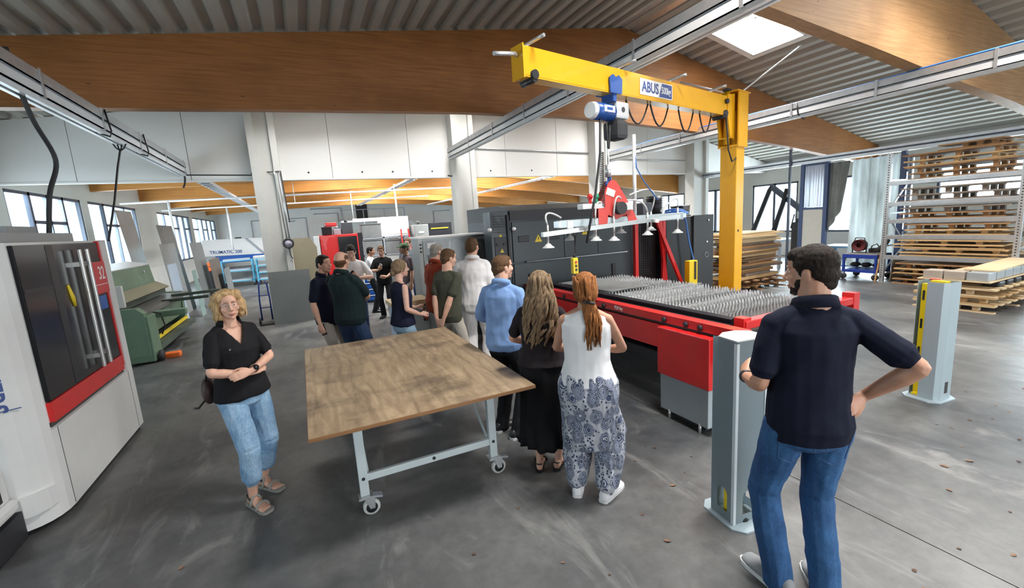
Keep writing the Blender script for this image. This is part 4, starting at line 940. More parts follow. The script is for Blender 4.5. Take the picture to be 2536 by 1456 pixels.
def chain(mb, pts, rs, n=12):
    """round tapering limb with spherical joints"""
    pts = [Vector(p) for p in pts]
    P, Rr = [], []
    for i in range(len(pts) - 1):
        for k in range(4):
            u = k / 4; P.append(pts[i].lerp(pts[i + 1], u)); Rr.append(rs[i] * (1 - u) + rs[i + 1] * u)
    P.append(pts[-1]); Rr.append(rs[-1])
    d0 = (P[0] - P[1]).normalized(); d1 = (P[-1] - P[-2]).normalized()
    P = [P[0] + d0 * Rr[0] * 0.75] + P + [P[-1] + d1 * Rr[-1] * 0.75]; Rr = [Rr[0] * 0.55] + Rr + [Rr[-1] * 0.55]
    mb.tube(P, Rr, n)
    for p, r in zip(pts[1:-1], rs[1:-1]): mb.sphere(p, r, 12, 8)
def ell(mb, c, rad, rot=None, nu=16, nv=12):
    o = len(mb.v); mb.sphere((0, 0, 0), 1.0, nu, nv, rad)
    for i in range(o, len(mb.v)):
        v = Vector(mb.v[i]); v = rot @ v if rot is not None else v
        mb.v[i] = tuple(v + Vector(c))
def ik(a, b, l1, l2, pole):
    a = Vector(a); b = Vector(b); d = b - a; L = min(d.length, (l1 + l2) * 0.995); d.normalize()
    b2 = a + d * L; x = (l1 * l1 - l2 * l2 + L * L) / (2 * L); h = sqrt(max(0, l1 * l1 - x * x))
    p = Vector(pole); p = p - d * p.dot(d); p.normalize()
    return a + d * x + p * h, b2
def hand(mb, w, d, nrm, curl=0.35, thumb=1, s=1.0, flex=None):
    """w wrist, d finger direction, nrm back-of-hand normal, thumb side sign along d x nrm"""
    d = Vector(d).normalized(); nrm = Vector(nrm); nrm = (nrm - d * nrm.dot(d)).normalized(); sd = d.cross(nrm) * thumb
    w = Vector(w)
    loft(mb, [(w - d * 0.01 * s, sd * 0.024 * s, nrm * 0.019 * s), (w + d * 0.03 * s, sd * 0.034 * s, nrm * 0.017 * s), (w + d * 0.075 * s, sd * 0.040 * s, nrm * 0.014 * s), (w + d * 0.092 * s, sd * 0.038 * s, nrm * 0.010 * s)], 12)
    for k, (off, ln) in enumerate(((0.029, 0.072), (0.0105, 0.082), (-0.0085, 0.076), (-0.027, 0.058))):
        p = w + (d * 0.088 + sd * off) * s; a = 0.0; pts = [p]; 
        for seg, fr in enumerate((0.42, 0.32, 0.26)):
            a += curl * (0.7 if seg == 0 else 1.0)
            p = p + (d * cos(a) - nrm * sin(a) + sd * off * 1.2) .normalized() * ln * fr * s; pts.append(p)
        mb.tube([pts[0] - d * 0.01 * s] + pts, [0.0095 * s, 0.0095 * s, 0.0088 * s, 0.008 * s, 0.0065 * s], 8)
    b0 = w + (d * 0.02 + sd * 0.024) * s; b1 = b0 + (d * 0.035 + sd * 0.024 - nrm * 0.012) * s; b2 = b1 + (d * 0.03 + sd * 0.004 - nrm * 0.014) * s; b3 = b2 + (d * 0.022 - nrm * 0.008) * s
    mb.tube([b0, b1, b2, b3], [0.015 * s, 0.012 * s, 0.0105 * s, 0.007 * s], 8)

def person(label, loc, face, h, female=False, vox=0.009, skin='skin_light', lean=(0, 0), twist=0.0, head=(0, 0, 0), feet=None, arms=None, top=None, legs=None, shoes=None, hair=None, build=1.0, hipshift=(0, 0), belly=0.0, group='visitors'):
    """face: direction angle in degrees (0 = +X, 90 = +Y). Local frame faces +Y.
    head=(yaw, pitch, roll) degrees. arms: dict L/R -> (wrist, pole, hand dir, hand normal, curl)"""
    t = thing('person', label, 'person', loc, radians(face - 90))
    s = h / 1.75; fm = 0.9 if female else 1.0
    S_ = Matrix.Diagonal((s, s, s))
    V = Vector
    hip = V((hipshift[0], hipshift[1], 0.93)); chest = V((lean[0] * 0.65, lean[1] * 0.65, 1.27)); sh = V((lean[0], lean[1], 1.44)); 
    tw = rotz(radians(twist)); A = tw @ V((1, 0, 0)); B = tw @ V((0, 1, 0))
    sw = (0.168 if not female else 0.148) * (0.5 + 0.5 * build)
    hx = 0.09 if not female else 0.095
    neck = sh + V((0, 0.0, 0.045)); Hc = sh + V((0, 0.035, 0.185)) + V((lean[0] * 0.2, lean[1] * 0.2, 0))
    yaw, pit, rol = (radians(a) for a in head)
    HR = rotz(yaw) @ Matrix.Rotation(rol, 3, 'Y') @ Matrix.Rotation(pit, 3, 'X')
    hp = lambda x, y, z: Hc + HR @ V((x, y, z))
    feet = feet or ((-0.10, 0.0, 8), (0.10, 0.0, -8))
    # torso profile: (height, forward offset, half width, half depth)
    if female: prof = [(0.84, 0, .150, .105), (0.93, -.005, .172, .118), (1.02, 0, .150, .105), (1.10, .0, .130, .092), (1.20, .01, .142, .102), (1.28, .015, .152, .112), (1.37, .0, .150, .092), (1.43, -.005, .120, .066), (1.475, -.005, .055, .052)]
    else: prof = [(0.84, 0, .150, .108), (0.93, -.01, .163, .118), (1.02, 0, .155, .112), (1.10, .005, .152, .110), (1.20, .01, .160, .116), (1.28, .01, .170, .120), (1.37, 0, .172, .104), (1.43, -.005, .135, .074), (1.48, -.005, .062, .058)]
    def spine(z):
        if z < 0.93: return V((hip.x, hip.y, z))
        u = min(1.0, (z - 0.93) / 0.51); e = u * u * (3 - 2 * u)
        return V((hip.x + (sh.x - hip.x) * u, hip.y + (sh.y - hip.y) * (0.6 * u + 0.4 * e), z))
    def ring(z, fy, a, b, off=0.0, k=1.0):
        u = max(0.0, min(1.0, (z - 0.9) / 0.5)); R_ = rotz(radians(twist) * u)
        bl = belly * exp(-((z - 1.08) / 0.1) ** 2)
        return (spine(z) + R_ @ V((0, fy + bl * 0.6, 0)), R_ @ V((a * build * k + off, 0, 0)), R_ @ V((0, b * (0.5 + 0.5 * build) * k + off + bl * 0.5, 0)))
    SH = {sd: sh + A * (sw * g) + V((0, 0, -0.04)) for sd, g in (('L', -1), ('R', 1))}
    al, fl = 0.285 * (0.96 if female else 1), 0.25 * (0.96 if female else 1)
    arms = arms or {}
    J = {}
    for sd, g in (('L', -1), ('R', 1)):
        sp = arms.get(sd) or (SH[sd] + V((g * 0.05, 0.04, -0.53)), (g * 0.3, -1, 0), (0, 0.1, -1), (g, 0, 0), 0.3)
        wt = V(sp[0]) if not isinstance(sp[0], Vector) else sp[0]
        e, wv = ik(SH[sd], wt, al, fl, sp[1]); J[sd] = (SH[sd], e, wv, sp)
    K = {}
    for i, (sd, g) in enumerate((('L', -1), ('R', 1))):
        fx, fy, fa = feet[i]; an = V((fx, fy, 0.085)); fd = rotz(radians(fa)) @ V((0, 1, 0))
        kn, an2 = ik(hip + V((g * hx, 0, -0.02)), an, 0.43, 0.43, fd + V((0, .2, 0)))
        K[sd] = (hip + V((g * hx, 0, -0.02)), kn, an, fd)
    ar = (0.84 if female else 1.0) * (0.6 + 0.4 * build)
    # ---------------- body (skin)
    mb = MB()
    loft(mb, [ring(z, fy, a, b, -0.02) for z, fy, a, b in prof], 18)
    for sd, g in (('L', -1), ('R', 1)):
        a_, e, w_, sp = J[sd]; um = a_.lerp(e, 0.45); fm_ = e.lerp(w_, 0.3)
        ell(mb, a_, (0.046 * ar, 0.046 * ar, 0.048 * ar)); chain(mb, [neck + V((0, -0.012, -0.012)) + A * g * 0.03, a_ + V((0, -0.004, 0.006))], [0.036, 0.040 * ar])
        chain(mb, [a_, um, e], [0.046 * ar, 0.045 * ar, 0.037 * ar]); chain(mb, [e, fm_, w_], [0.038 * ar, 0.042 * ar, 0.025 * ar])
        dd = V(sp[2]); hand(mb, w_ + dd.normalized() * 0.012, dd, sp[3], sp[4], sp[5] if len(sp) > 5 else g, 0.93 if female else 1.03)
        hh, kn, an, fd = K[sd]
        chain(mb, [hh, hh.lerp(kn, 0.5), kn], [0.078, 0.068, 0.048]); chain(mb, [kn, kn.lerp(an, 0.32), an], [0.048, 0.052, 0.033])
        sdv = fd.cross(V((0, 0, 1)))
        loft(mb, [(an + fd * -0.055 + V((0, 0, -0.045)), sdv * 0.028, V((0, 0, 0.036))), (an + fd * 0.0 + V((0, 0, -0.03)), sdv * 0.033, V((0, 0, 0.045))), (an + fd * 0.07 + V((0, 0, -0.048)), sdv * 0.040, V((0, 0, 0.026))), (an + fd * 0.13 + V((0, 0, -0.058)), sdv * 0.045, V((0, 0, 0.017))), (an + fd * 0.165 + V((0, 0, -0.062)), sdv * 0.038, V((0, 0, 0.012)))], 12)
        for q in range(5):
            c0 = an + fd * (0.155 - abs(q - 1) * 0.006) + sdv * ((q - 2) * 0.0165 * (-g)) + V((0, 0, -0.068))
            mb.tube([c0, c0 + fd * (0.03 if q else 0.036)], [0.0105 if q else 0.013, 0.009 if q else 0.012], 8)
    # neck and head
    nr = 0.050 if female else 0.060
    chain(mb, [neck + V((0, -0.005, -0.03)), Hc + V((0, -0.03, -0.03)) ], [nr * 1.12, nr])
    hs = 0.92 if female else 0.955
    def he(x, y, z, rx, ry, rz_): ell(mb, hp(x * hs, y * hs, z * hs), (rx * hs, ry * hs, rz_ * hs), HR)
    he(0, -0.012, 0.035, .077, .098, .086); he(0, 0.022, -0.02, .066, .072, .098); he(0, 0.030, -0.072, .052 if not female else .046, .056, .042); he(0, 0.072, -0.097, .022, .020, .018)
    he(0, 0.05, 0.05, .058, .05, .05)
    for g in (-1, 1):
        he(g * .044, .058, -.022, .024, .028, .028); he(g * .080, -.010, -.006, .010, .021, .033); he(g * .0115, .098, -.033, .0095, .011, .009); he(g * .030, .077, .029, .026, .016, .009)
    mb.tube([hp(0, .084, .024), hp(0, .098, 0.0), hp(0, .112, -.026), hp(0, .102, -.036)], [.009, .0095, .0125, .009], 10)
    he(0, .086, -.062, .026, .012, .013); he(0, .082, -.076, .024, .012, .008)
    me = remesh(mb, vox, 2, 'body'); me.transform(S_.to_4x4()); me.materials.append(M[skin])
    for v in me.vertices:
        if v.co.z < 0.004: v.co.z = 0.004
    body = link('body', me, t)
    def part(name, mb_, m, v=None, it=3, wr=0.0, sc=(9, 9, 4), parent=t, fade=None, clamp=False):
        me = remesh(mb_, v or vox * 1.15, it, name)
        if wr: wrinkle(me, wr, sc, hash(label) % 37 * 0.61 if False else len(label) * 0.61, fade)
        me.transform(S_.to_4x4())
        if clamp:
            for q in me.vertices:
                if q.co.z < 0.0: q.co.z = 0.0
        me.materials.append(m); return link(name, me, parent)
    def plain(name, mb_, m, parent=t):
        mb_.v = [tuple(S_ @ V(v)) for v in mb_.v]; return mb_.build(name, m, parent)
    # ---------------- face details
    for g in (-1, 1):
        e_ = MB(); ell(e_, hp(g * .031 * hs, .0795 * hs, .006 * hs), (.0120, .0095, .0050), HR); eo = plain('eye', e_, M['eye_white'])
        i_ = MB(); ell(i_, hp(g * .031 * hs, .0885 * hs, .006 * hs), (.0052, .0025, .0046), HR, 10, 6); plain('iris', i_, M['iris'], eo)
        b_ = MB(); b_.tube([hp(g * .014 * hs, .0975 * hs, .031 * hs), hp(g * .032 * hs, .0945 * hs, .0355 * hs), hp(g * .052 * hs, .079 * hs, .028 * hs)], [.0024, .003, .0015], 6); plain('eyebrow', b_, M['brow_hair'])
    l_ = MB(); l_.tube([hp(-.025, .087 * hs, -.060), hp(-.008, .0985 * hs, -.0615), hp(.008, .0985 * hs, -.0615), hp(.025, .087 * hs, -.060)], [.002, .005, .005, .002], 6).tube([hp(-.023, .087 * hs, -.063), hp(0, .0965 * hs, -.0725), hp(.023, .087 * hs, -.063)], [.002, .006, .002], 6)
    plain('lips', l_, M['lip'])
    # ---------------- clothes
    info = dict(V=V, J=J, K=K, ring=ring, prof=prof, spine=spine, sh=sh, A=A, B=B, neck=neck, hp=hp, HR=HR, hs=hs, part=part, plain=plain, hip=hip, t=t, s=s, vox=vox, ar=ar, female=female, body=body, Hc=Hc, sw=sw, build=build)
    if top: top(info)
    if legs: legs(info)
    if shoes: shoes(info)
    if hair: hair(info)
    return t, info

# ---- garments
def shirt(m, hem=0.86, off=0.014, sleeve='short', collar=False, wr=0.007, trim=None, name='shirt', vneck=0.0):
    def f(I):
        V = I['V']; mb = MB()
        zs = [p for p in I['prof'] if p[0] > hem + 0.03]
        first = I['prof'][0] if hem < 0.86 else None
        base = min(I['prof'], key=lambda p: abs(p[0] - max(hem, 0.86)))
        rings = [I['ring'](hem, base[1], base[2], base[3], off + 0.012)] + [I['ring'](z, fy, a, b, off + (0.010 if z < 1.2 else 0.0) if z < 1.46 else off * 0.7) for z, fy, a, b in zs]
        rings[-1] = (rings[-1][0] + V((0, 0, -0.005)), rings[-1][1], rings[-1][2])
        loft(mb, rings, 20)
        for sd, g in (('L', -1), ('R', 1)):
            a_, e, w_, sp = I['J'][sd]; r = I['ar']
            if sleeve == 'none':
                chain(mb, [I['neck'] + V((0, -0.014, -0.022)) + I['A'] * g * 0.03, a_ - I['A'] * g * 0.03 + V((0, -0.004, 0.006))], [0.036, 0.048]); continue
            ell(mb, a_ + V((0, 0, 0.0)), (0.056 * r, 0.058 * r, 0.056 * r)); chain(mb, [I['neck'] + V((0, -0.014, -0.016)) + I['A'] * g * 0.032, a_ + V((0, -0.004, 0.008))], [0.040, 0.050 * r])
            if sleeve == 'short': chain(mb, [a_, a_.lerp(e, 0.4), a_.lerp(e, 0.76)], [0.056 * r, 0.060 * r, 0.062 * r])
            elif sleeve == 'half': chain(mb, [a_, a_.lerp(e, 0.4), a_.lerp(e, 0.78)], [0.058 * r, 0.064 * r, 0.062 * r])
            else:
                chain(mb, [a_, a_.lerp(e, 0.5), e], [0.057 * r, 0.060 * r, 0.056 * r]); chain(mb, [e, e.lerp(w_, 0.5), e.lerp(w_, 0.9)], [0.056 * r, 0.053 * r, 0.046 * r])
        o = I['part'](name, mb, m, None, 3, wr, (8, 8, 5))
        if vneck:
            zt = (I['sh'].z + 0.06) * I['s']; zv = zt - vneck; bm = bmesh.new(); bm.from_mesh(o.data)
            kill = [v for v in bm.verts if v.co.z > zv and abs(v.co.x - I['sh'].x) < (v.co.z - zv) * 0.55 and v.co.y > (I['sh'].y + 0.0) * I['s']]
            bmesh.ops.delete(bm, geom=kill, context='VERTS'); bm.to_mesh(o.data); bm.free()
        if collar:
            c = MB(); n = I['neck']; R_ = 0.064 if not I['female'] else 0.057
            pts = []
            for k in range(13):
                an = -pi / 2 + 2 * pi * (k / 12) * 0.86 + 0.14 * pi
                gp_ = 0.95 if vneck else 0.3; an = pi / 2 + gp_ + (2 * pi - 2 * gp_) * k / 12
                pts.append(n + V((cos(an) * R_ * 1.15, sin(an) * R_ * 1.1 - 0.005, 0.022 + 0.02 * (-sin(an)))))
            vs = []; 
            for p in pts:
                out = V((p.x - n.x, p.y - n.y, 0)).normalized()
                vs += [p + V((0, 0, 0.018)), p + out * 0.012 + V((0, 0, 0.012)), p + out * 0.026 + V((0, 0, -0.034)), p + out * 0.012 + V((0, 0, -0.03))]
            fs = []
            for i in range(12):
                for q in range(4): fs.append((i * 4 + q, i * 4 + (q + 1) % 4, (i + 1) * 4 + (q + 1) % 4, (i + 1) * 4 + q))
            fs += [(0, 1, 2, 3), (48, 51, 50, 49)]
            c.add(vs, fs, True); I['plain']('collar', c, trim or m, o)
        I['shirt'] = o
        return o
    return f
def trousers(m, thigh=0.092, knee=0.066, ankle=0.062, low=0.03, wr=0.006, hi=1.0, name='trousers', crop=None, seat=0.012):
    def f(I):
        V = I['V']; mb = MB()
        rings = [I['ring'](z, fy, a, b, seat) for z, fy, a, b in I['prof'] if z <= hi + 0.03]
        loft(mb, rings, 20)
        for sd in 'LR':
            hh, kn, an, fd = I['K'][sd]
            end = an + V((0, 0, -0.05 + low)) if crop is None else kn.lerp(an, crop)
            chain(mb, [hh + V((0, 0, 0.0)), hh.lerp(kn, 0.5), kn], [thigh, (thigh + knee) / 2, knee]); chain(mb, [kn, kn.lerp(end, 0.5), end], [knee, (knee + ankle) / 2, ankle])
        o = I['part'](name, mb, m, None, 3, wr, (10, 10, 6))
        I['trousers'] = o
        return o
    return f
def shoes(m, sole='sole_white', big=1.0, name='shoe'):
    def f(I):
        V = I['V']
        for sd in 'LR':
            hh, kn, an, fd = I['K'][sd]; sdv = fd.cross(V((0, 0, 1))); mb = MB(); b = big
            loft(mb, [(an + fd * -0.07 + V((0, 0, -0.04)), sdv * 0.036 * b, V((0, 0, 0.045))), (an + fd * -0.01 + V((0, 0, -0.03)), sdv * 0.043 * b, V((0, 0, 0.058))), (an + fd * 0.08 + V((0, 0, -0.045)), sdv * 0.049 * b, V((0, 0, 0.036))), (an + fd * 0.15 + V((0, 0, -0.054)), sdv * 0.053 * b, V((0, 0, 0.028))), (an + fd * 0.20 + V((0, 0, -0.058)), sdv * 0.042 * b, V((0, 0, 0.022)))], 14)
            chain(mb, [an + V((0, 0, -0.01)), an + V((0, 0, 0.02))], [0.046 * b, 0.044 * b])
            o = I['part'](name, mb, m, max(0.006, I['vox']), 2, clamp=True)
            so = MB(); out = []
            for u, wdt in ((-0.085, 0.02), (-0.075, 0.036), (-0.01, 0.046), (0.08, 0.050), (0.15, 0.055), (0.195, 0.048), (0.218, 0.03)): out.append((u, wdt * b))
            poly = [an + fd * u + sdv * w_ for u, w_ in out] + [an + fd * u - sdv * w_ for u, w_ in reversed(out)]
            so.prism([(p.x, p.y) for p in poly], 2, 0.0, 0.024); I['plain']('sole', so, M[sole], o)
    return f
# ---- hair
def short_hair(m, top=1.0, back=1.0, bald=0.0, vol=0.0, front=0.0):
    def f(I):
        mb = MB(); hp, HR, hs = I['hp'], I['HR'], I['hs']; V = I['V']
        def e(x, y, z, a, b, c): ell(mb, hp(x * hs, y * hs, z * hs), (a * hs, b * hs, c * hs), HR)
        if bald < 0.5:
            e(0, -0.016, 0.046 + vol * 0.5, .081 + vol * .4, .098 + vol * .3, .083 + vol); e(0, 0.035 + front, 0.078, .062, .055, .042 + vol * .5)
        e(0, -0.05 * back, 0.0 if bald < .5 else -0.005, .0795, .066, .062 if bald < .5 else .048); e(0, -0.062 * back, -0.045, .058, .042, .04)
        for g in (-1, 1): e(g * .060, -.004, .040, .024, .052, .04); e(g * .070, .012, .018, .011, .016, .03)
        I['part']('hair', mb, m, max(0.006, I['vox'] * 0.8), 1, 0.004, (60, 60, 30))
    return f
def locks(I, m, roots, r=0.012, seed=1, parent=None, name='lock', n=9):
    """wavy tapering strands as one tuft mesh"""
    mb = MB(); rd = random.Random(seed)
    for path, wob in roots:
        P = [Vector(p) for p in path]; pts = []; ph = rd.uniform(0, 6.28); fr = rd.uniform(0.8, 1.25)
        for k in range(n):
            u = k / (n - 1) * (len(P) - 1); i = min(int(u), len(P) - 2); q = P[i].lerp(P[i + 1], u - i)
            q = q + Vector((sin(ph + u * 3.1 * fr), cos(ph * 1.3 + u * 2.7 * fr), 0)) * wob * min(1, u)
            pts.append(q)
        mb.tube(pts, [r * (0.75 + 0.4 * sin(pi * min(1, k / (n - 1) + 0.15))) * (1 if k < n - 2 else (0.7 if k == n - 2 else 0.25)) for k in range(n)], 6)
    mb.v = [tuple(v * I['s'] for v in p) for p in mb.v]
    o = mb.build(name, m, parent if parent is not None else I['t']); o['kind'] = 'stuff'; return o
# ---------------------------------------------------------------- the individual visitors
V3 = Vector
# woman with folded arms beside the machining centre
def p_top(I):
    o = shirt(M['cloth_navy'] if False else M['cloth_black'], 0.90, 0.016, 'short', True, 0.008, name='polo_shirt', vneck=0.17)(I)
    hp = I['hp']
    b = MB(); c = I['spine'](1.30) + V3((0.075, 0.128, 0.0)); b.cbox(c, (0.035, 0.004, 0.012)); I['plain']('emblem', b, M['sign_white'], I['shirt'])
def p_legs(I):
    trousers(M['jeans_light'], 0.100, 0.080, 0.074, 0, 0.008, 0.98, 'jeans', crop=0.62)(I)
def sandals(I):
    for sd in 'LR':
        hh, kn, an, fd = I['K'][sd]; sdv = fd.cross(V3((0, 0, 1))); so = MB()
        out = [(-0.085, 0.02), (-0.07, 0.036), (0, 0.042), (0.08, 0.045), (0.15, 0.052), (0.195, 0.045), (0.212, 0.025)]
        poly = [an + fd * u + sdv * w_ for u, w_ in out] + [an + fd * u - sdv * w_ for u, w_ in reversed(out)]
        so.prism([(p.x, p.y) for p in poly], 2, 0.0, 0.022); o = I['plain']('sandal', so, M['sandal_grey'])
        for u, hz, wd in ((0.115, 0.055, 0.05), (0.03, 0.085, 0.044)):
            st = MB(); st.tube([an + fd * u + sdv * (wd * cos(pi * k / 8)) + V3((0, 0, -0.07 + hz * sin(pi * k / 8))) for k in range(9)], 0.011, 6); I['plain']('strap', st, M['sandal_grey'], o)
        hb = MB(); hb.tube([an + fd * 0.03 + sdv * 0.04 + V3((0, 0, -.01)), an - fd * 0.055 + sdv * 0.02 + V3((0, 0, 0.0)), an - fd * 0.06 - sdv * 0.02, an + fd * 0.03 - sdv * 0.04 + V3((0, 0, -.01))], 0.009, 6); I['plain']('heel_strap', hb, M['black_rubber'], o)
def p_hair(I):
    hp, hs = I['hp'], I['hs']; mb = MB(); m = M['hair_blond']
    def e(x, y, z, a, b, c): ell(mb, hp(x, y, z), (a, b, c), I['HR'])
    e(0, -0.03, 0.045, .090, .092, .085); e(0, -0.06, -0.02, .085, .06, .08); e(-0.055, 0.03, 0.075, .045, .045, .045); e(0.055, 0.025, 0.075, .045, .045, .042); e(0, 0.03, 0.095, .06, .05, .03)
    for g in (-1, 1): e(g * .080, -.005, 0.0, .026, .045, .075); e(g * .075, -.02, -.075, .024, .035, .035)
    o = I['part']('hair', mb, m, 0.006, 1, 0.009, (34, 34, 22))
    rd = random.Random(4); roots = []
    for k in range(64):
        a = rd.uniform(-0.25, pi + 0.25) + pi; z = rd.uniform(-0.01, 0.10)
        if sin(a) > 0.35: continue
        r0 = 0.088; p0 = hp(cos(a) * r0, sin(a) * r0 - 0.015, z); p1 = hp(cos(a) * (r0 + .014), sin(a) * (r0 + .014) - 0.015, z - 0.06); p2 = hp(cos(a) * (r0 + .006), sin(a) * (r0 + .006) - 0.015, max(-0.125, z - 0.12))
        roots.append(([p0, p1, p2], 0.010))
    locks(I, m, roots, 0.011, 5, o, 'curls')
P, IP = person('woman with curly blond hair and folded arms in a black polo shirt and light jeans', (-0.56, 3.93, 0), -58, 1.72, True, 0.0055, 'skin_light', lean=(0.0, -0.03), twist=8, head=(-16, 2, 4),
    feet=((0.04, 0.16, -4), (-0.02 + 0.03, -0.14, 0))[::-1] if False else ((-0.09, -0.10, 12), (0.10, 0.10, 2)),
    arms={'L': (V3((0.0, 0.205, 1.125)), (-1, 0.15, -0.75), (1, -0.08, -0.12), (0.1, 1.0, 0.35), 0.32, 1), 'R': (V3((0.015, 0.165, 1.10)), (1, 0.2, -0.9), (-1, -0.1, 0.1), (0, 0.8, 0.5), 0.25, -1)},
    top=p_top, legs=p_legs, shoes=sandals, hair=p_hair, build=1.1)
g_ = MB(); hp = IP['hp']
for g in (-1, 1): g_.torus(hp(g * .032, .098, .004), 0.021, 0.0012, IP['HR'] @ V3((0, 1, 0)), 20, 5)
g_.tube([hp(-.011, .099, .006), hp(.011, .099, .006)], .0012, 5)
for g in (-1, 1): g_.tube([hp(g * .053, .096, .006), hp(g * .076, 0.0, .01)], .0012, 5)
IP['plain']('glasses', g_, M['frame_grey'], IP['t'])
w_ = IP['J']['L'][2]; e_ = IP['J']['L'][1]; dv = (w_ - e_).normalized()
wb = MB(); wb.lathe([(0.026, -0.010), (0.030, -0.010), (0.030, 0.010), (0.026, 0.010)], w_ - dv * 0.03, 18, dv); o = IP['plain']('wristwatch', wb, M['black_plastic'])
wb = MB(); wb.lathe([(0, 0), (0.020, 0), (0.020, 0.008), (0, 0.009)], w_ - dv * 0.03 + V3((0, 0.024, 0.012)), 16, V3((0, 1, 0.4))); IP['plain']('watch_face', wb, M['dark_glass'], o)
# her shoulder bag hangs behind
bag = thing('shoulder_bag', 'small dark brown shoulder bag hanging behind the woman with folded arms', 'bag', (-0.80, 4.04, 0.86))
bm_ = MB(); ell(bm_, (0, 0, 0.07), (0.05, 0.10, 0.11)); me = remesh(bm_, 0.01, 2, 'pouch'); me.materials.append(mat('bag_brown', (0.045, 0.022, 0.02), 0.6, var=0.2)); link('pouch', me, bag)
MB().tube([(0.0, -0.06, 0.16), (0.05, -0.08, 0.35), (0.12, -0.10, 0.54)], 0.007, 6).build('strap', M['black_rubber'], bag)
MB().tube([(-0.02, -0.09, 0.02), (-0.06, -0.12, -0.02), (-0.08, -0.16, 0.0)], 0.008, 6).build('tassel', M['black_rubber'], bag)

# man in blue shirt
person('man in a light blue long-sleeved shirt and black trousers beside the plywood table', (1.66, 3.79, 0), 38, 1.79, False, 0.0065, 'skin_light', lean=(0, 0.02), head=(-28, 4, 0),
    feet=((-0.10, 0.02, -20), (0.11, -0.06, -28)), arms={'R': (V3((0.27, 0.06, 0.86)), (0.4, -1, 0), (0.0, 0.12, -1), (1, 0.3, 0), 0.25, 1), 'L': (V3((-0.12, 0.22, 1.04)), (-1, -0.4, -0.2), (0.6, 0.7, 0.2), (-0.4, 0.5, 0.8), 0.6, -1)},
    top=shirt(M['cloth_blue'], 0.87, 0.018, 'long', True, 0.012), legs=trousers(M['cloth_charcoal'], 0.094, 0.070, 0.070, 0.0, 0.007), shoes=shoes(M['shoe_black']), hair=short_hair(M['hair_brown']), build=1.0, belly=0.02)

# woman in black dress
def skirt_m(I):
    V = I['V']; mb = MB(); n = 56; rings = []
    for k, (z, r, ry) in enumerate(((1.10, .146, .112), (1.02, .172, .13), (0.90, .196, .15), (0.7, .205, .165), (0.5, .215, .18), (0.36, .228, .192))):
        rings.append([V((I['spine'](max(z, .93)).x + cos(2 * pi * q / n) * r * (1 + 0.05 * sin(q * 2 * pi / n * 9 + k) * (k > 1)), I['spine'](max(z, .93)).y + sin(2 * pi * q / n) * ry * (1 + 0.05 * sin(q * 2 * pi / n * 9 + k) * (k > 1)), z)) for q in range(n)])
    # ruffle at the hem
    for dz, am in ((0.345, 0.02), (0.30, 0.07), (0.262, 0.11)):
        rings.append([V((cos(2 * pi * q / n) * .232 * (1 + am * sin(q * 2 * pi / n * 14)), sin(2 * pi * q / n) * .196 * (1 + am * sin(q * 2 * pi / n * 14)), dz + 0.012 * sin(q * 2 * pi / n * 5))) for q in range(n)])
    vs = [p for r in rings for p in r]; m = len(rings)
    fs = [(i * n + k, i * n + (k + 1) % n, (i + 1) * n + (k + 1) % n, (i + 1) * n + k) for i in range(m - 1) for k in range(n)]
    mb.add(vs, fs, True); o = I['plain']('skirt', mb, M['cloth_black'])
    so = o.modifiers.new('s', 'SOLIDIFY'); so.thickness = 0.004
def slingbacks(I):
    for sd in 'LR':
        hh, kn, an, fd = I['K'][sd]; sdv = fd.cross(V3((0, 0, 1))); so = MB()
        out = [(-0.08, 0.02), (-0.06, 0.033), (0, 0.035), (0.08, 0.042), (0.15, 0.046), (0.20, 0.03), (0.22, 0.012)]
        poly = [an + fd * u + sdv * w_ for u, w_ in out] + [an + fd * u - sdv * w_ for u, w_ in reversed(out)]
        so.prism([(p.x, p.y) for p in poly], 2, 0.0, 0.02); o = I['plain']('sandal', so, M['shoe_black'])
        st = MB(); st.tube([an + fd * 0.11 + sdv * (0.046 * cos(pi * k / 8)) + V3((0, 0, -0.07 + 0.05 * sin(pi * k / 8))) for k in range(9)], 0.016, 6); I['plain']('vamp', st, M['shoe_black'], o)
        hb = MB(); hb.tube([an + fd * 0.05 + sdv * 0.04 + V3((0, 0, -.05)), an - fd * 0.06 + sdv * 0.015 + V3((0, 0, -0.015)), an - fd * 0.06 - sdv * 0.015 + V3((0, 0, -0.015)), an + fd * 0.05 - sdv * 0.04 + V3((0, 0, -.05))], 0.006, 6); I['plain']('sling_strap', hb, M['shoe_black'], o)
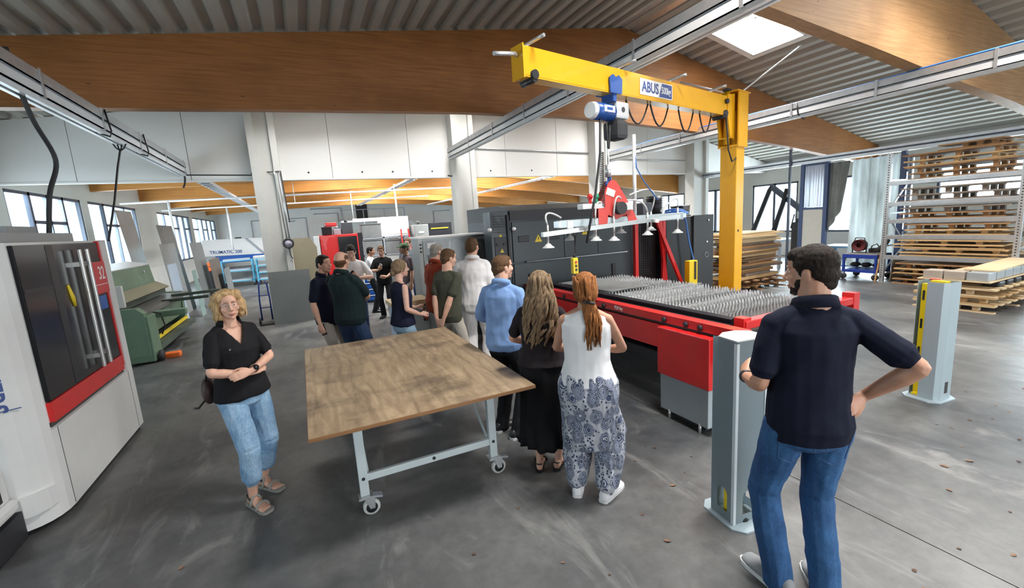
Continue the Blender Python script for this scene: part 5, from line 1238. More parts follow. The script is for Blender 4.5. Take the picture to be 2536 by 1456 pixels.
def long_hair(m, length=0.42, wid=0.105, seed=2, wob=0.022, count=70):
    def f(I):
        hp, HR = I['hp'], I['HR']; mb = MB(); V = V3; z0 = I['Hc'].z; sh = I['sh']
        def e(x, y, z, a, b, c): ell(mb, hp(x, y, z), (a, b, c), HR)
        e(0, -0.018, 0.046, .086, .100, .084); e(0, -0.045, -0.02, .086, .072, .09)
        for g in (-1, 1): e(g * .076, 0.01, -0.01, .018, .045, .075)
        b0 = hp(0, -0.055, -0.06)
        loft(mb, [(b0, V((.088, 0, 0)), V((0, .062, 0))), (b0 + V((0, -0.03, -0.10)), V((wid, 0, 0)), V((0, .055, 0))), (b0 + V((0, -0.05, -0.22)), V((wid * 1.08, 0, 0)), V((0, .048, 0))), (b0 + V((0, -0.055, -length + 0.10)), V((wid * 0.9, 0, 0)), V((0, .035, 0)))], 16)
        o = I['part']('hair', mb, m, 0.007, 1, 0.006, (40, 40, 9))
        rd = random.Random(seed); roots = []
        for k in range(count):
            a = rd.uniform(pi * 0.96, pi * 2.04); zt = rd.uniform(-0.03, 0.10)
            p0 = hp(cos(a) * .080, sin(a) * .088 - 0.02, zt); x = cos(a)
            p1 = hp(cos(a) * .098, sin(a) * .09 - 0.045, -0.07); L = length * rd.uniform(0.72, 1.05)
            p2 = b0 + V((x * wid * 1.05, sin(a) * .045 - 0.045, -0.16)); p3 = b0 + V((x * wid * 1.08, sin(a) * .05 - 0.04, -L + 0.08)); p4 = b0 + V((x * wid * 1.0, sin(a) * .05 - 0.03, -L))
            roots.append(([p0, p1, p2, p3, p4], wob))
        locks(I, m, roots, 0.0125, seed, o, 'strands', 14)
    return f
person('woman with long dark-blond wavy hair in a black top and frilled black skirt', (1.66, 3.03, 0), 52, 1.70, True, 0.0065, 'skin_light', head=(6, 3, 0), feet=((-0.075, 0.0, 4), (0.085, 0.04, -14)),
    arms={'L': (V3((-0.10, 0.22, 1.08)), (-1, -0.3, -0.5), (1, 0.3, 0.1), (0, .5, 1), 0.4, -1), 'R': (V3((0.10, 0.22, 1.06)), (1, -0.3, -0.5), (-1, 0.3, 0.1), (0, .5, 1), 0.4, 1)},
    top=shirt(M['cloth_plum'], 0.97, 0.016, 'short', False, 0.008, name='blouse'), legs=skirt_m, shoes=slingbacks, hair=long_hair(M['hair_dark_blond'], 0.44, 0.115), build=1.12)

# woman in white sleeveless top and patterned trousers
def harem(I):
    V = I['V']; mb = MB()
    loft(mb, [I['ring'](1.0, 0, .158, .112, 0.02), I['ring'](0.93, 0, .178, .125, 0.025), I['ring'](0.84, 0, .185, .14, 0.02), (V((0, 0.0, 0.70)), V((.205, 0, 0)), V((0, .15, 0))), (V((0, .02, 0.52)), V((.205, 0, 0)), V((0, .15, 0))), (V((0, .03, .42)), V((.2, 0, 0)), V((0, .13, 0)))], 22)
    for sd in 'LR':
        hh, kn, an, fd = I['K'][sd]
        chain(mb, [hh + V((0, 0, -.1)), kn, kn.lerp(an, 0.55), an + V((0, 0, 0.045)), an + V((0, 0, 0.0))], [.11, .118, .112, .088, .06])
    o = I['part']('patterned_trousers', mb, M['ornament'], 0.008, 3, 0.016, (14, 14, 2.2))
def pony(I):
    m = M['hair_auburn']; hp, HR = I['hp'], I['HR']; mb = MB(); V = V3
    def e(x, y, z, a, b, c): ell(mb, hp(x, y, z), (a, b, c), HR)
    e(0, -0.02, 0.045, .084, .102, .084); e(0, -0.05, -0.005, .082, .066, .075); e(0.0, -0.085, -0.06, .055, .045, .05)
    for g in (-1, 1): e(g * .072, 0.015, 0.01, .018, .045, .055)
    b0 = hp(0.01, -0.10, -0.085)
    loft(mb, [(hp(0, -0.07, -0.04), V((.06, 0, 0)), V((0, .05, 0))), (b0, V((.05, 0, 0)), V((0, .035, 0))), (b0 + V((0.03, -0.025, -0.12)), V((.062, 0, 0)), V((0, .034, 0))), (b0 + V((0.03, -0.03, -0.24)), V((.035, 0, 0)), V((0, .022, 0)))], 14)
    o = I['part']('hair', mb, m, 0.006, 1, 0.005, (40, 40, 10))
    rd = random.Random(9); roots = []
    for k in range(46):
        a = rd.uniform(pi * 0.98, pi * 2.02); zt = rd.uniform(0.0, 0.11); x = cos(a); y = sin(a)
        j = V((rd.uniform(-.025, .025), rd.uniform(-.01, .01), 0)); L = rd.uniform(0.2, 0.34)
        roots.append(([hp(x * .078, y * .09 - 0.02, zt), hp(x * .07, y * .07 - 0.06, -0.045), b0 + j, b0 + j * 1.8 + V((0.035, -0.035, -L * 0.5)), b0 + j * 2.0 + V((0.03, -0.04, -L))], 0.012))
    locks(I, m, roots, 0.011, 11, o, 'strands', 14)
    c = MB(); c.torus(b0 + V((0, 0, 0.0)), 0.042, 0.012, (0.2, 0.3, 1), 18, 6); I['plain']('hair_clip', c, M['black_plastic'], o)
def n_top(I):
    shirt(M['cloth_white'], 0.93, 0.013, 'none', False, 0.006, name='sleeveless_top')(I)
person('woman with auburn half-tied hair in a white sleeveless top and patterned wide trousers', (1.76, 2.55, 0), 50, 1.715, True, 0.006, 'skin_tan', head=(8, 2, -3), feet=((-0.11, 0.02, 2), (0.12, -0.02, -26)),
    arms={'L': (V3((-0.05, 0.24, 1.13)), (-1, -0.1, -0.9), (1, 0.4, 0.1), (0, .5, 1), 0.4, -1), 'R': (V3((0.10, 0.26, 1.10)), (1, -0.15, -0.9), (-1, 0.4, 0.1), (0, .5, 1), 0.4, 1)},
    top=n_top, legs=harem, shoes=shoes(M['cloth_white'], 'sole_white', 0.95), hair=pony, build=1.12)

# big man in navy polo and jeans
def o_hair(I):
    short_hair(M['hair_dark'], vol=0.006, front=0.012)(I)
    mb = MB(); hp = I['hp']
    hs = I['hs']
    def e(x, y, z, a, b, c): ell(mb, hp(x * hs, y * hs, z * hs), (a * hs, b * hs, c * hs), I['HR'])
    e(0, .034, -.076, .054, .056, .036); e(0, .071, -.096, .024, .021, .018); e(0, .086, -.052, .024, .012, .005)
    for g in (-1, 1): e(g * .050, .02, -.045, .018, .034, .04)
    I['part']('beard', mb, M['hair_stubble'] if False else M['hair_dark'], 0.006, 2, 0.003, (60, 60, 40))
def o_legs(I):
    trousers(M['jeans_blue'], 0.100, 0.074, 0.070, 0.0, 0.008, 1.02, 'jeans', seat=0.014)(I)
    V = V3
    for g in (-1, 1):
        pk = MB(); c = I['spine'](0.90) + V((g * 0.085, -0.150, -0.085)); n = 8
        outl = [(-.062, .07), (.062, .07), (.058, -.05), (0, -.078), (-.058, -.05)]
        pts = [c + V((x, abs(x * g + (0.02)) * 0.25 - 0.004 + (x * g > 0) * x * g * 0.25, z)) for x, z in outl]
        from mathutils.bvhtree import BVHTree
        tr = I['trousers'].data; bvh = BVHTree.FromPolygons([v.co for v in tr.vertices], [p.vertices for p in tr.polygons])
        line = []
        for a, b in zip(pts, pts[1:] + pts[:1]):
            for q in range(6):
                p = a.lerp(b, q / 6) * I['s']; hit = bvh.ray_cast(V((p.x, -0.6, p.z)), V((0, 1, 0)))[0]
                if hit is not None: line.append((hit + V((0, -0.0015, 0))) / I['s'])
        pk.tube(line + [line[0]], 0.0018, 4, smooth=False); I['plain']('pocket_seam', pk, mat('seam', (0.06, 0.12, 0.25), 0.8), I['trousers'])
    w_, e_ = I['J']['L'][2], I['J']['L'][1]; dv = (w_ - e_).normalized(); wb = MB(); wb.lathe([(0.027, -0.012), (0.034, -0.012), (0.034, 0.012), (0.027, 0.012)], w_ - dv * 0.02, 18, dv); I['plain']('wristwatch', wb, M['black_plastic'])
person('bearded man in a navy polo shirt and blue jeans with one hand on his hip', (2.205, 1.265, 0), 56, 1.895, False, 0.0055, 'skin_tan', lean=(0.0, 0.0), head=(42, -2, 0), feet=((-0.085, 0.03, 26), (0.11, -0.02, -6)),
    arms={'L': (V3((-0.20, 0.22, 1.07)), (-0.25, -1.0, -0.5), (0.3, 0.9, 0.35), (-0.8, 0.2, 0.5), 0.7, -1), 'R': (V3((0.215, -0.02, 1.06)), (0.8, -0.65, 0.0), (-0.75, -0.5, -0.25), (0.2, -1, 0.3), 0.5, -1)},
    top=shirt(M['cloth_navy'], 0.86, 0.016, 'short', True, 0.008, name='polo_shirt'), legs=o_legs, shoes=shoes(M['shoe_grey'], 'sole_white'), hair=o_hair, build=0.97, belly=0.0)
# ---------------------------------------------------------------- visitors around the table and in the opening
def phone(I, side, m='black_plastic'):
    a_, e, w_, sp = I['J'][side]; d = Vector(sp[2]).normalized(); n = Vector(sp[3]).normalized()
    wc = I['t'].matrix_basis @ ((w_ + d * 0.10 - n * 0.025) * I['s'])
    o = thing('phone', 'black phone held by the ' + I['who'], 'phone', wc, I['t'].rotation_euler.z, 'phones in hands')
    rt = cols(d, n.cross(d).normalized(), n)
    MB().cbox((0, 0, 0), (0.15, 0.072, 0.009), rt).build('case', M[m], o)
    MB().cbox(tuple(-n * 0.0055), (0.14, 0.066, 0.002), rt).build('screen', M['dark_glass'], o)
jt = dict(thigh=0.092, knee=0.068, ankle=0.066)
A_, IA = person('dark-haired man in a navy shirt and pale trousers beside the leaning grey sheet', (0.22, 6.55, 0), -42, 1.80, False, 0.009, 'skin_light', head=(-6, 4, 0), feet=((-0.12, 0, 10), (0.11, 0.02, -10)),
    arms={'R': (V3((0.30, 0.10, 0.90)), (0.5, -1, 0), (0.1, 0.35, -1), (1, 0.2, 0), 0.6, 1), 'L': (V3((-0.27, 0.08, 0.9)), (-.4, -1, 0), (0, 0.1, -1), (-1, 0, 0), 0.3, -1)}, top=shirt(M['cloth_navy'], 0.84, 0.016, 'half', True), legs=trousers(M['cloth_khaki'], **jt), shoes=shoes(M['shoe_brown']), hair=short_hair(M['hair_dark'], vol=0.008), build=1.05)
IA['who'] = 'dark-haired man in navy by the leaning sheet'; phone(IA, 'R')
person('balding man in a dark green polo shirt and dark jeans with folded arms', (0.46, 6.02, 0), 44, 1.86, False, 0.008, 'skin_light', lean=(0, -0.05), head=(10, 4, 0), feet=((-0.16, 0.04, 12), (0.16, 0.02, -16)),
    arms={'L': (V3((0.02, 0.21, 1.15)), (-1, 0.1, -0.7), (1, -0.1, 0), (0.1, 1, 0.3), 0.3, 1), 'R': (V3((-0.01, 0.25, 1.10)), (1, 0.25, -0.7), (-1, -0.1, 0.1), (0, 0.8, 0.5), 0.25, -1)}, top=shirt(M['cloth_bottle'], 0.86, 0.016, 'half', True, name='polo_shirt'), legs=trousers(M['jeans_dark'], thigh=0.10, knee=0.074, ankle=0.066), shoes=shoes(M['shoe_brown']), hair=short_hair(M['hair_brown'], bald=1.0), build=1.14, belly=0.05)
C_, IC = person('young man in a white shirt with sunglasses on his head looking at a phone', (0.80, 8.5, 0), -100, 1.85, False, 0.010, 'skin_light', head=(0, -24, 0),
    arms={'L': (V3((-0.10, 0.28, 1.20)), (-1, -0.2, -0.6), (0.5, 0.5, 0.6), (-0.5, 0.6, -0.5), 0.6, -1), 'R': (V3((0.10, 0.26, 1.16)), (1, -0.2, -0.6), (-0.4, 0.6, 0.5), (0.5, 0.5, -0.5), 0.6, 1)}, top=shirt(M['cloth_softwhite'], 0.86, 0.016, 'half', False), legs=trousers(M['jeans_dark'], **jt), shoes=shoes(M['shoe_grey']), hair=short_hair(M['hair_dark'], vol=0.012), build=0.95)
IC['who'] = 'young man in white with sunglasses on his head'; phone(IC, 'L')
sg = MB(); 
for g in (-1, 1): ell(sg, IC['hp'](g * .035, .075, .085), (.026, .012, .018), IC['HR'])
sg.tube([IC['hp'](-.08, .0, .07), IC['hp'](-.06, .06, .085), IC['hp'](0, .09, .088), IC['hp'](.06, .06, .085), IC['hp'](.08, .0, .07)], .005, 6); IC['plain']('sunglasses', sg, M['dark_glass'])
D_, ID = person('man in a white T-shirt with a dark cross-body strap and folded arms', (1.53, 11.6, 0), -18, 1.68, False, 0.011, 'skin_tan', head=(0, 0, 0),
    arms={'L': (V3((0.02, 0.20, 1.14)), (-1, 0.1, -0.7), (1, -0.1, 0), (0.1, 1, 0.3), 0.3, 1), 'R': (V3((-0.01, 0.23, 1.10)), (1, 0.2, -0.7), (-1, -0.1, 0.1), (0, 0.8, 0.5), 0.25, -1)}, top=shirt(M['cloth_white'], 0.86, 0.018, 'half', False), legs=trousers(M['cloth_charcoal'], **jt), shoes=shoes(M['shoe_black'], 'shoe_black'), hair=short_hair(M['hair_dark']), build=0.95)
st = MB(); st.tube([ID['spine'](1.43) + V3((0.10, 0.03, 0.02)), ID['spine'](1.30) + V3((0.03, 0.145, 0)), ID['spine'](1.12) + V3((-0.09, 0.13, 0)), ID['spine'](1.0) + V3((-0.17, 0.03, 0))], 0.016, 6); ID['plain']('strap', st, M['black_rubber'])
E_, IE = person('man in a black T-shirt and black trousers holding up a phone', (1.68, 10.7, 0), -112, 1.71, False, 0.011, 'skin_light', head=(8, -14, 0),
    arms={'R': (V3((0.04, 0.30, 1.20)), (1, -0.3, -0.6), (-0.4, 0.5, 0.7), (0.5, 0.5, -0.4), 0.6, 1), 'L': (V3((-0.12, 0.22, 1.02)), (-1, -0.3, -0.6), (0.8, 0.5, 0.2), (0, 1, 0.3), 0.5, -1)}, top=shirt(M['cloth_black'], 0.84, 0.018, 'half', False), legs=trousers(M['cloth_charcoal'], **jt), shoes=shoes(M['shoe_black'], 'shoe_black'), hair=short_hair(M['hair_brown'], vol=0.008))
IE['who'] = 'man in black by the drawer cabinet'; phone(IE, 'R', 'alu')
F_, IF = person('man in a green cap and mauve T-shirt turned aside', (2.10, 10.0, 0), -165, 1.76, False, 0.011, 'skin_tan', head=(0, 0, 0), top=shirt(M['cloth_mauve'], 0.84, 0.02, 'half', False), legs=trousers(M['cloth_khaki'], **jt), shoes=shoes(M['shoe_grey']), hair=short_hair(M['hair_brown']))
cp = MB(); ell(cp, IF['hp'](0, -.01, .058), (.090, .108, .075), IF['HR']); ell(cp, IF['hp'](0, .11, .045), (.062, .07, .010), IF['HR']); IF['part']('cap', cp, cloth('cap_green', (0.08, 0.13, 0.07)), 0.008, 2)
person('brown-haired man in a grey-blue shirt partly behind the green-capped man', (2.45, 11.3, 0), -110, 1.82, False, 0.012, 'skin_pale', head=(-10, 0, 0), top=shirt(M['cloth_greyblue'], 0.86, 0.018, 'half', False), legs=trousers(M['jeans_dark'], **jt), shoes=shoes(M['shoe_black']), hair=short_hair(M['hair_brown'], vol=0.01))
def bun(I):
    mb = MB(); hp, HR = I['hp'], I['HR']
    def e(x, y, z, a, b, c): ell(mb, hp(x, y, z), (a, b, c), HR)
    e(0, -0.015, 0.046, .082, .100, .080); e(0, -0.05, 0.0, .080, .066, .064); e(0, -0.105, -0.04, .034, .034, .038); e(0, -.085, -.03, .03, .04, .03)
    for g in (-1, 1): e(g * .068, 0.0, .01, .018, .04, .045)
    I['part']('hair', mb, M['hair_dark_blond'], 0.007, 1, 0.004, (40, 20, 30))
H_, IH = person('woman with a hair bun in a navy sleeveless top and pale jeans holding a bottle', (1.04, 5.52, 0), 14, 1.72, True, 0.008, 'skin_pale', lean=(0, 0.0), head=(-4, 2, 0),
    arms={'R': (V3((0.17, 0.17, 1.03)), (0.5, -1, -0.5), (-0.1, 1, 0.15), (0.8, 0, 0.6), 0.9, 1), 'L': (V3((-0.12, 0.25, 1.08)), (-0.6, -1, -0.3), (0.3, 1, 0.1), (-0.8, 0, 0.6), 0.7, -1)}, top=shirt(cloth('cloth_navy_vest', (0.012, 0.014, 0.035)), 0.92, 0.014, 'none', False, name='sleeveless_top'), legs=trousers(M['jeans_pale'], 0.098, 0.07, 0.06), shoes=shoes(M['shoe_grey']), hair=bun, build=1.05)
gl = MB()
for g in (-1, 1): gl.torus(IH['hp'](g * .031, .097, .004), 0.020, 0.0014, IH['HR'] @ V3((0, 1, 0)), 16, 5); gl.tube([IH['hp'](g * .05, .092, .006), IH['hp'](g * .074, 0, .01)], .0014, 5)
IH['plain']('glasses', gl, M['black_plastic'])
wc = H_.matrix_basis @ ((IH['J']['R'][2] + V3((-0.03, 0.085, 0.0))) * IH['s'])
bt = thing('bottle', 'small dark brown bottle held by the woman with the hair bun', 'bottle', (wc.x, wc.y, wc.z - 0.10))
MB().lathe([(0, 0), (0.029, 0.002), (0.03, 0.01), (0.03, 0.12), (0.026, 0.15), (0.013, 0.18), (0.012, 0.215), (0.014, 0.217), (0.014, 0.225), (0, 0.226)], (0, 0, 0), 18).build('glass', mat('brown_glass', (0.03, 0.012, 0.006), 0.1), bt)
MB().lathe([(0.0305, 0.04), (0.0308, 0.04), (0.0308, 0.10), (0.0305, 0.10)], (0, 0, 0), 18).build('label', mat('label_red', (0.3, 0.03, 0.02), 0.5), bt)
I_, II = person('grey-haired man with glasses in a rust-red shirt', (1.76, 6.42, 0), 22, 1.84, False, 0.009, 'skin_light', head=(0, 0, 0), lean=(0, 0.02), top=shirt(M['cloth_red'], 0.80, 0.022, 'half', True, 0.012), legs=trousers(M['cloth_khaki'], **jt), shoes=shoes(M['shoe_brown']), hair=short_hair(M['hair_grey']), build=1.05, belly=0.04)
gl = MB()
for g in (-1, 1): gl.torus(II['hp'](g * .032, .098, .004), 0.020, 0.0016, II['HR'] @ V3((0, 1, 0)), 16, 5); gl.tube([II['hp'](g * .053, .094, .006), II['hp'](g * .078, 0, .01)], .0016, 5)
II['plain']('glasses', gl, M['black_plastic'])
person('brown-haired man in an olive T-shirt with hands clasped behind his back', (1.62, 5.42, 0), 30, 1.80, False, 0.008, 'skin_light', lean=(0, 0.03), head=(-14, -6, 0), feet=((-0.11, 0.0, 8), (0.11, 0.02, -8)),
    arms={'L': (V3((-0.06, -0.17, 0.90)), (-0.6, -1, 0.2), (0.45, -0.2, -0.9), (-0.2, -1, 0.1), 0.3, -1), 'R': (V3((0.06, -0.19, 0.88)), (0.6, -1, 0.2), (-0.45, -0.2, -0.9), (0.2, -1, 0.1), 0.3, 1)}, top=shirt(M['cloth_olive'], 0.85, 0.016, 'half', False), legs=trousers(M['cloth_khaki'], **jt), shoes=shoes(M['shoe_grey']), hair=short_hair(M['hair_brown'], vol=0.004))
person('tall dark-haired man in a white polo shirt and white trousers seen from behind', (2.07, 5.62, 0), 58, 1.915, False, 0.008, 'skin_light', head=(-10, 2, 0), arms={'L': (V3((-0.10, 0.24, 1.08)), (-1, -0.3, -0.5), (0.6, 0.6, 0.2), (0, .5, 1), 0.5, -1)},
    top=shirt(M['cloth_softwhite'], 0.84, 0.02, 'half', True, 0.012, name='polo_shirt'), legs=trousers(M['cloth_softwhite'], 0.098, 0.076, 0.07, wr=0.010), shoes=shoes(M['shoe_grey']), hair=short_hair(M['hair_brown']), build=1.05)
# ================================================================== RIGHT SIDE: pallet rack, booth, trolley, timber
wood('pallet_new', (0.42, 0.25, 0.10), (0.66, 0.44, 0.22), 1, 3.0, 0.75); wood('pallet_old', (0.22, 0.11, 0.045), (0.42, 0.235, 0.105), 1, 3.0, 0.8); wood('pallet_grey', (0.15, 0.115, 0.09), (0.30, 0.235, 0.18), 1, 3.0, 0.85); wood('plank_pale', (0.55, 0.40, 0.22), (0.76, 0.60, 0.38), 1, 3.0, 0.7)
def bmesh_of(name, lo, hi, m):
    k = (name, tuple(lo), tuple(hi), m.name)
    if k not in _bc: 
        me = MB().box(lo, hi).mesh(name); me.materials.append(m); _bc[k] = me
    return _bc[k]
_bc = {}
def pallet(label, x, y, z, lx, ly, m, group, rz=0.0, nb=7, bottom=True, hgt=0.13, bl=0.04):
    t = thing('wooden_pallet', label, 'pallet', (x, y, z), rz, group); t.name = 'wooden_pallet'
    w_ = 0.145
    for k in range(nb): share(bmesh_of('board', (-w_ / 2, -ly / 2, hgt - 0.03), (w_ / 2, ly / 2, hgt), m), 'board', t, (-lx / 2 + w_ / 2 + k * (lx - w_) / (nb - 1), 0, 0))
    jo = random.Random(int(x * 91 + y * 37 + z * 531)).uniform(-0.14, 0.10)
    for j in (-1, 0, 1):
        share(bmesh_of('cross_board', (-lx / 2 + 0.06, -0.05, hgt - 0.05), (lx / 2 - 0.06, 0.05, hgt - 0.03), m), 'cross_board', t, (0, j * (ly / 2 - 0.30) + jo, 0))
        for i in (-1, 0, 1): share(bmesh_of('block', (-0.05, -bl, 0.02 if bottom else 0), (0.05, bl, hgt - 0.05), m), 'block', t, (i * (lx / 2 - 0.13), j * (ly / 2 - 0.30) + jo, 0))
    if bottom:
        for i in (-1, 0, 1): share(bmesh_of('bottom_board', (-0.05, -ly / 2, 0), (0.05, ly / 2, 0.02), m), 'bottom_board', t, (i * (lx / 2 - 0.052), 0, 0))
    return t
# rack
RX, RY0, RY1 = 13.1, 3.66, 5.93
t = thing('pallet_rack', 'galvanised pallet rack with five shelf levels full of wooden pallets', 'rack', (13.6, 4.8, 0))
for y in (RY0, RY1):
    for x in (RX, RX + 1.0):
        u = MB().box((x - 0.035, y - 0.045, 0.008), (x + 0.035, y + 0.045, 3.12)).build('upright', M['galv'], t, W)
        MB().box((x - 0.07, y - 0.07, 0), (x + 0.07, y + 0.07, 0.008)).build('foot_plate', M['galv'], t, W)
        hm = MB()
        for k in range(52): hm.box((x - 0.0365, y - 0.012, 0.12 + k * 0.058), (x - 0.034, y + 0.012, 0.145 + k * 0.058))
        h_ = hm.build('slot_row', M['joint_dark'], u); h_.data.transform(parent_matrix(t).inverted()); h_['kind'] = 'stuff'
    for k, (za, zb) in enumerate(((0.2, 0.2), (0.9, 0.9), (1.7, 1.7), (2.5, 2.5), (0.2, 0.9), (1.7, 0.9), (1.7, 2.5))): MB().bar((RX, y, za), (RX + 1.0, y, zb), 0.02, 0.035).build('brace', M['galv'], t, W)
LEV = (0.63, 1.13, 1.51, 1.92, 2.42)
for z in LEV:
    for x in (RX, RX + 1.0): MB().bbox((x - 0.03, RY0, z - 0.05), (x + 0.03, RY1, z + 0.05), 0.006).build('shelf_beam', M['galv'], t, W)
gp = 'pallets on the rack'
rr = random.Random(5); names = ['lowest', 'second', 'third', 'fourth', 'topmost']
def fill(z0, n, m, where, hgt=0.13, lx=1.05, ly=1.85, gap=0.002):
    for k in range(n):
        pos = 'only' if n == 1 else ('lowest' if k == 0 else ('topmost' if k == n - 1 else ('%s from below' % ('second', 'third', 'fourth')[k - 1])))
        pallet('%s wooden pallet %s, %s of its stack' % ({'pallet_new': 'pale', 'pallet_old': 'brown', 'pallet_grey': 'weathered'}[m[k % len(m)]], where, pos), RX + 0.5 + rr.uniform(-.02, .02), 4.72 + rr.uniform(-.08, .08), z0 + k * (hgt + gap), lx, ly + rr.uniform(-.12, .08), M[m[k % len(m)]], gp, hgt=hgt, bottom=(k % 2 == 0))
fill(0.0, 4, ['pallet_old', 'pallet_old', 'pallet_new', 'pallet_old'], 'on the floor under the rack', 0.125)
fill(0.685, 4, ['pallet_new'], 'on the first rack shelf', 0.095)
fill(1.185, 2, ['pallet_new', 'pallet_old'], 'on the second rack shelf', 0.125)
fill(1.565, 2, ['pallet_old', 'pallet_grey'], 'on the third rack shelf', 0.13)
fill(1.975, 2, ['pallet_grey', 'pallet_grey'], 'on the fourth rack shelf', 0.15)
fill(2.475, 4, ['pallet_old', 'pallet_old', 'pallet_new', 'pallet_old'], 'on the top rack shelf', 0.14)
pallet('small brown pallet lying on top of the highest pallet stack', RX + 0.5, 4.55, 3.05, 0.9, 1.05, M['pallet_old'], gp, hgt=0.13)
o = MB().bar((12.95, 6.0, 0.0), (13.3, 6.0, 1.25), 0.03, 0.03, (0, 1, 0)).build('plank', M['pallet_old']); tag(o, 'plank leaning against the end of the pallet rack', 'plank')
o = MB().box((-0.35, 0, 0), (0.35, 0.02, 0.55), Matrix.Rotation(0.06, 3, 'X'), (0, 0, 0)).build('board', M['pallet_grey']); o.location = (13.62, 5.82, 0.0); tag(o, 'dark square board standing under the rack beside the pallets', 'board')
# pallets in front of the rack with boxes
gf = 'pallets standing free near the slotted post'
for k in range(3): pallet('pale new pallet in the free stack near the slotted post, %s' % ('lowest', 'middle', 'upper')[k], 11.6, 3.68, k * 0.142, 2.1, 1.12, M['plank_pale'] if k != 1 else M['pallet_new'], gf, hgt=0.14, nb=8)
for k, (x, y) in enumerate(((11.0, 3.3), (11.35, 3.3), (11.7, 3.3), (12.05, 3.3))):
    o = MB().bbox((-0.12, -0.12, 0), (0.12, 0.12, 0.1), 0.03).build('spacer', M['black_plastic']); o.location = (x, y, 0.426); tag(o, 'black plastic spacer under the pale board, %s in the row from the slotted post' % ('first', 'second', 'third', 'fourth')[k], 'spacer', 'black spacers')
o = MB().box((-1.05, -0.5, 0), (1.05, 0.5, 0.02)).build('board', M['plank_pale']); o.location = (11.6, 3.7, 0.528); tag(o, 'pale board on the black spacers carrying the grey boxes', 'board')
for k in range(6):
    o = MB().bbox((-0.16, -0.14, 0), (0.16, 0.14, 0.15), 0.01).build('metal_box', mat('box_grey', (0.48, 0.52, 0.54), 0.4, metal=0.4, var=0.08)); o.location = (10.74 + k * 0.34, 3.38, 0.55); tag(o, 'light grey metal box between two pale boards, %s in the row from the slotted post' % ('first', 'second', 'third', 'fourth', 'fifth', 'sixth')[k], 'box', 'grey boxes on the pale board')
for k in range(2):
    o = MB().bbox((-0.14, -0.14, 0), (0.14, 0.14, 0.15), 0.01).build('cardboard_box', mat('card', (0.42, 0.36, 0.30), 0.8, var=0.08)); o.location = (10.72, 3.69 + k * 0.3, 0.55); tag(o, ('dull brown box touching the first grey metal box', 'dull brown box farther along the pale board from the metal boxes')[k], 'box', 'brown boxes on the pale board')
o = MB().box((-0.95, -0.22, 0), (0.95, 0.22, 0.022), Matrix.Rotation(-0.02, 3, 'Y')).build('plank', M['plank_pale']); o.location = (11.75, 3.42, 0.725); tag(o, 'pale plank lying across the tops of the grey metal boxes', 'plank')

# tool trolley
t = thing('tool_trolley', 'dark blue steel workshop trolley on black castors beside the rack', 'trolley', (13.5, 6.48, 0))
BP = mat('trolley_blue', (0.012, 0.035, 0.22), 0.4, var=0.08)
MB().bbox((-0.35, -0.4, 0.56), (0.35, 0.4, 0.66), 0.008).build('tray_top', BP, t)
MB().box((-0.34, -0.39, 0.66), (0.34, 0.39, 0.672)).build('rubber_mat', mat('mat_grey', (0.22, 0.2, 0.18), 0.8), t)
MB().bbox((-0.35, -0.4, 0.19), (0.35, 0.4, 0.26), 0.006).build('tray_bottom', BP, t)
for x in (-0.32, 0.32):
    for y in (-0.37, 0.37):
        MB().box((x - 0.025, y - 0.025, 0.19), (x + 0.025, y + 0.025, 0.6)).build('leg', BP, t)
        c = MB().box((x - 0.03, y - 0.03, 0.14), (x + 0.03, y + 0.03, 0.19)).build('castor', M['frame_grey'], t)
        MB().lathe([(0, -0.022), (0.07, -0.022), (0.08, -0.012), (0.08, 0.012), (0.07, 0.022), (0, 0.022)], (x, y, 0.08), 18, (1, 0.2, 0)).build('tyre', M['black_rubber'], c)
t = thing('cable_reel', 'dark red cable reel standing on the blue trolley', 'cable reel', (13.5, 6.66, 0.672))
MB().lathe([(0.15, -0.09), (0.16, -0.085), (0.16, -0.08), (0.06, -0.075), (0.06, 0.075), (0.16, 0.08), (0.16, 0.085), (0.15, 0.09), (0, 0.09)], (0, 0, 0.2), 24, (1, 0.15, 0)).build('drum', mat('reel_red', (0.09, 0.015, 0.015), 0.4), t)
MB().lathe([(0.06, -0.07), (0.13, -0.07), (0.13, 0.07), (0.06, 0.07)], (0, 0, 0.2), 24, (1, 0.15, 0)).build('cable', M['black_rubber'], t)
MB().tube([(0, -0.16, 0.0), (0, -0.17, 0.2), (0, -0.1, 0.4), (0, 0.1, 0.4), (0, 0.17, 0.2), (0, 0.16, 0.0)], 0.014, 8).build('stand', M['black_plastic'], t)
t = thing('angle_grinder', 'dark power tool with cable lying on the blue trolley', 'power tool', (13.5, 6.22, 0.672))
MB().tube([(0, 0.2, 0.07), (0, 0.0, 0.09), (0, -0.12, 0.22), (0, -0.2, 0.36)], [0.06, 0.07, 0.06, 0.045], 10).build('body', M['black_plastic'], t)
MB().sphere((0, -0.14, 0.36), 0.08, 12, 8).build('head', mat('tool_grey', (0.14, 0.12, 0.15), 0.4), t)
MB().tube([(0, -0.17, 0.38), (0.02, -0.25, 0.48)], 0.02, 8).build('handle', M['black_plastic'], t)
MB().tube([(-0.05, 0.15, 0.05), (-0.12, 0.1, 0.2), (-0.1, 0.0, 0.26), (-0.1, -0.1, 0.12), (-0.08, -0.15, 0.03)], 0.014, 8).build('cable', M['black_rubber'], t)
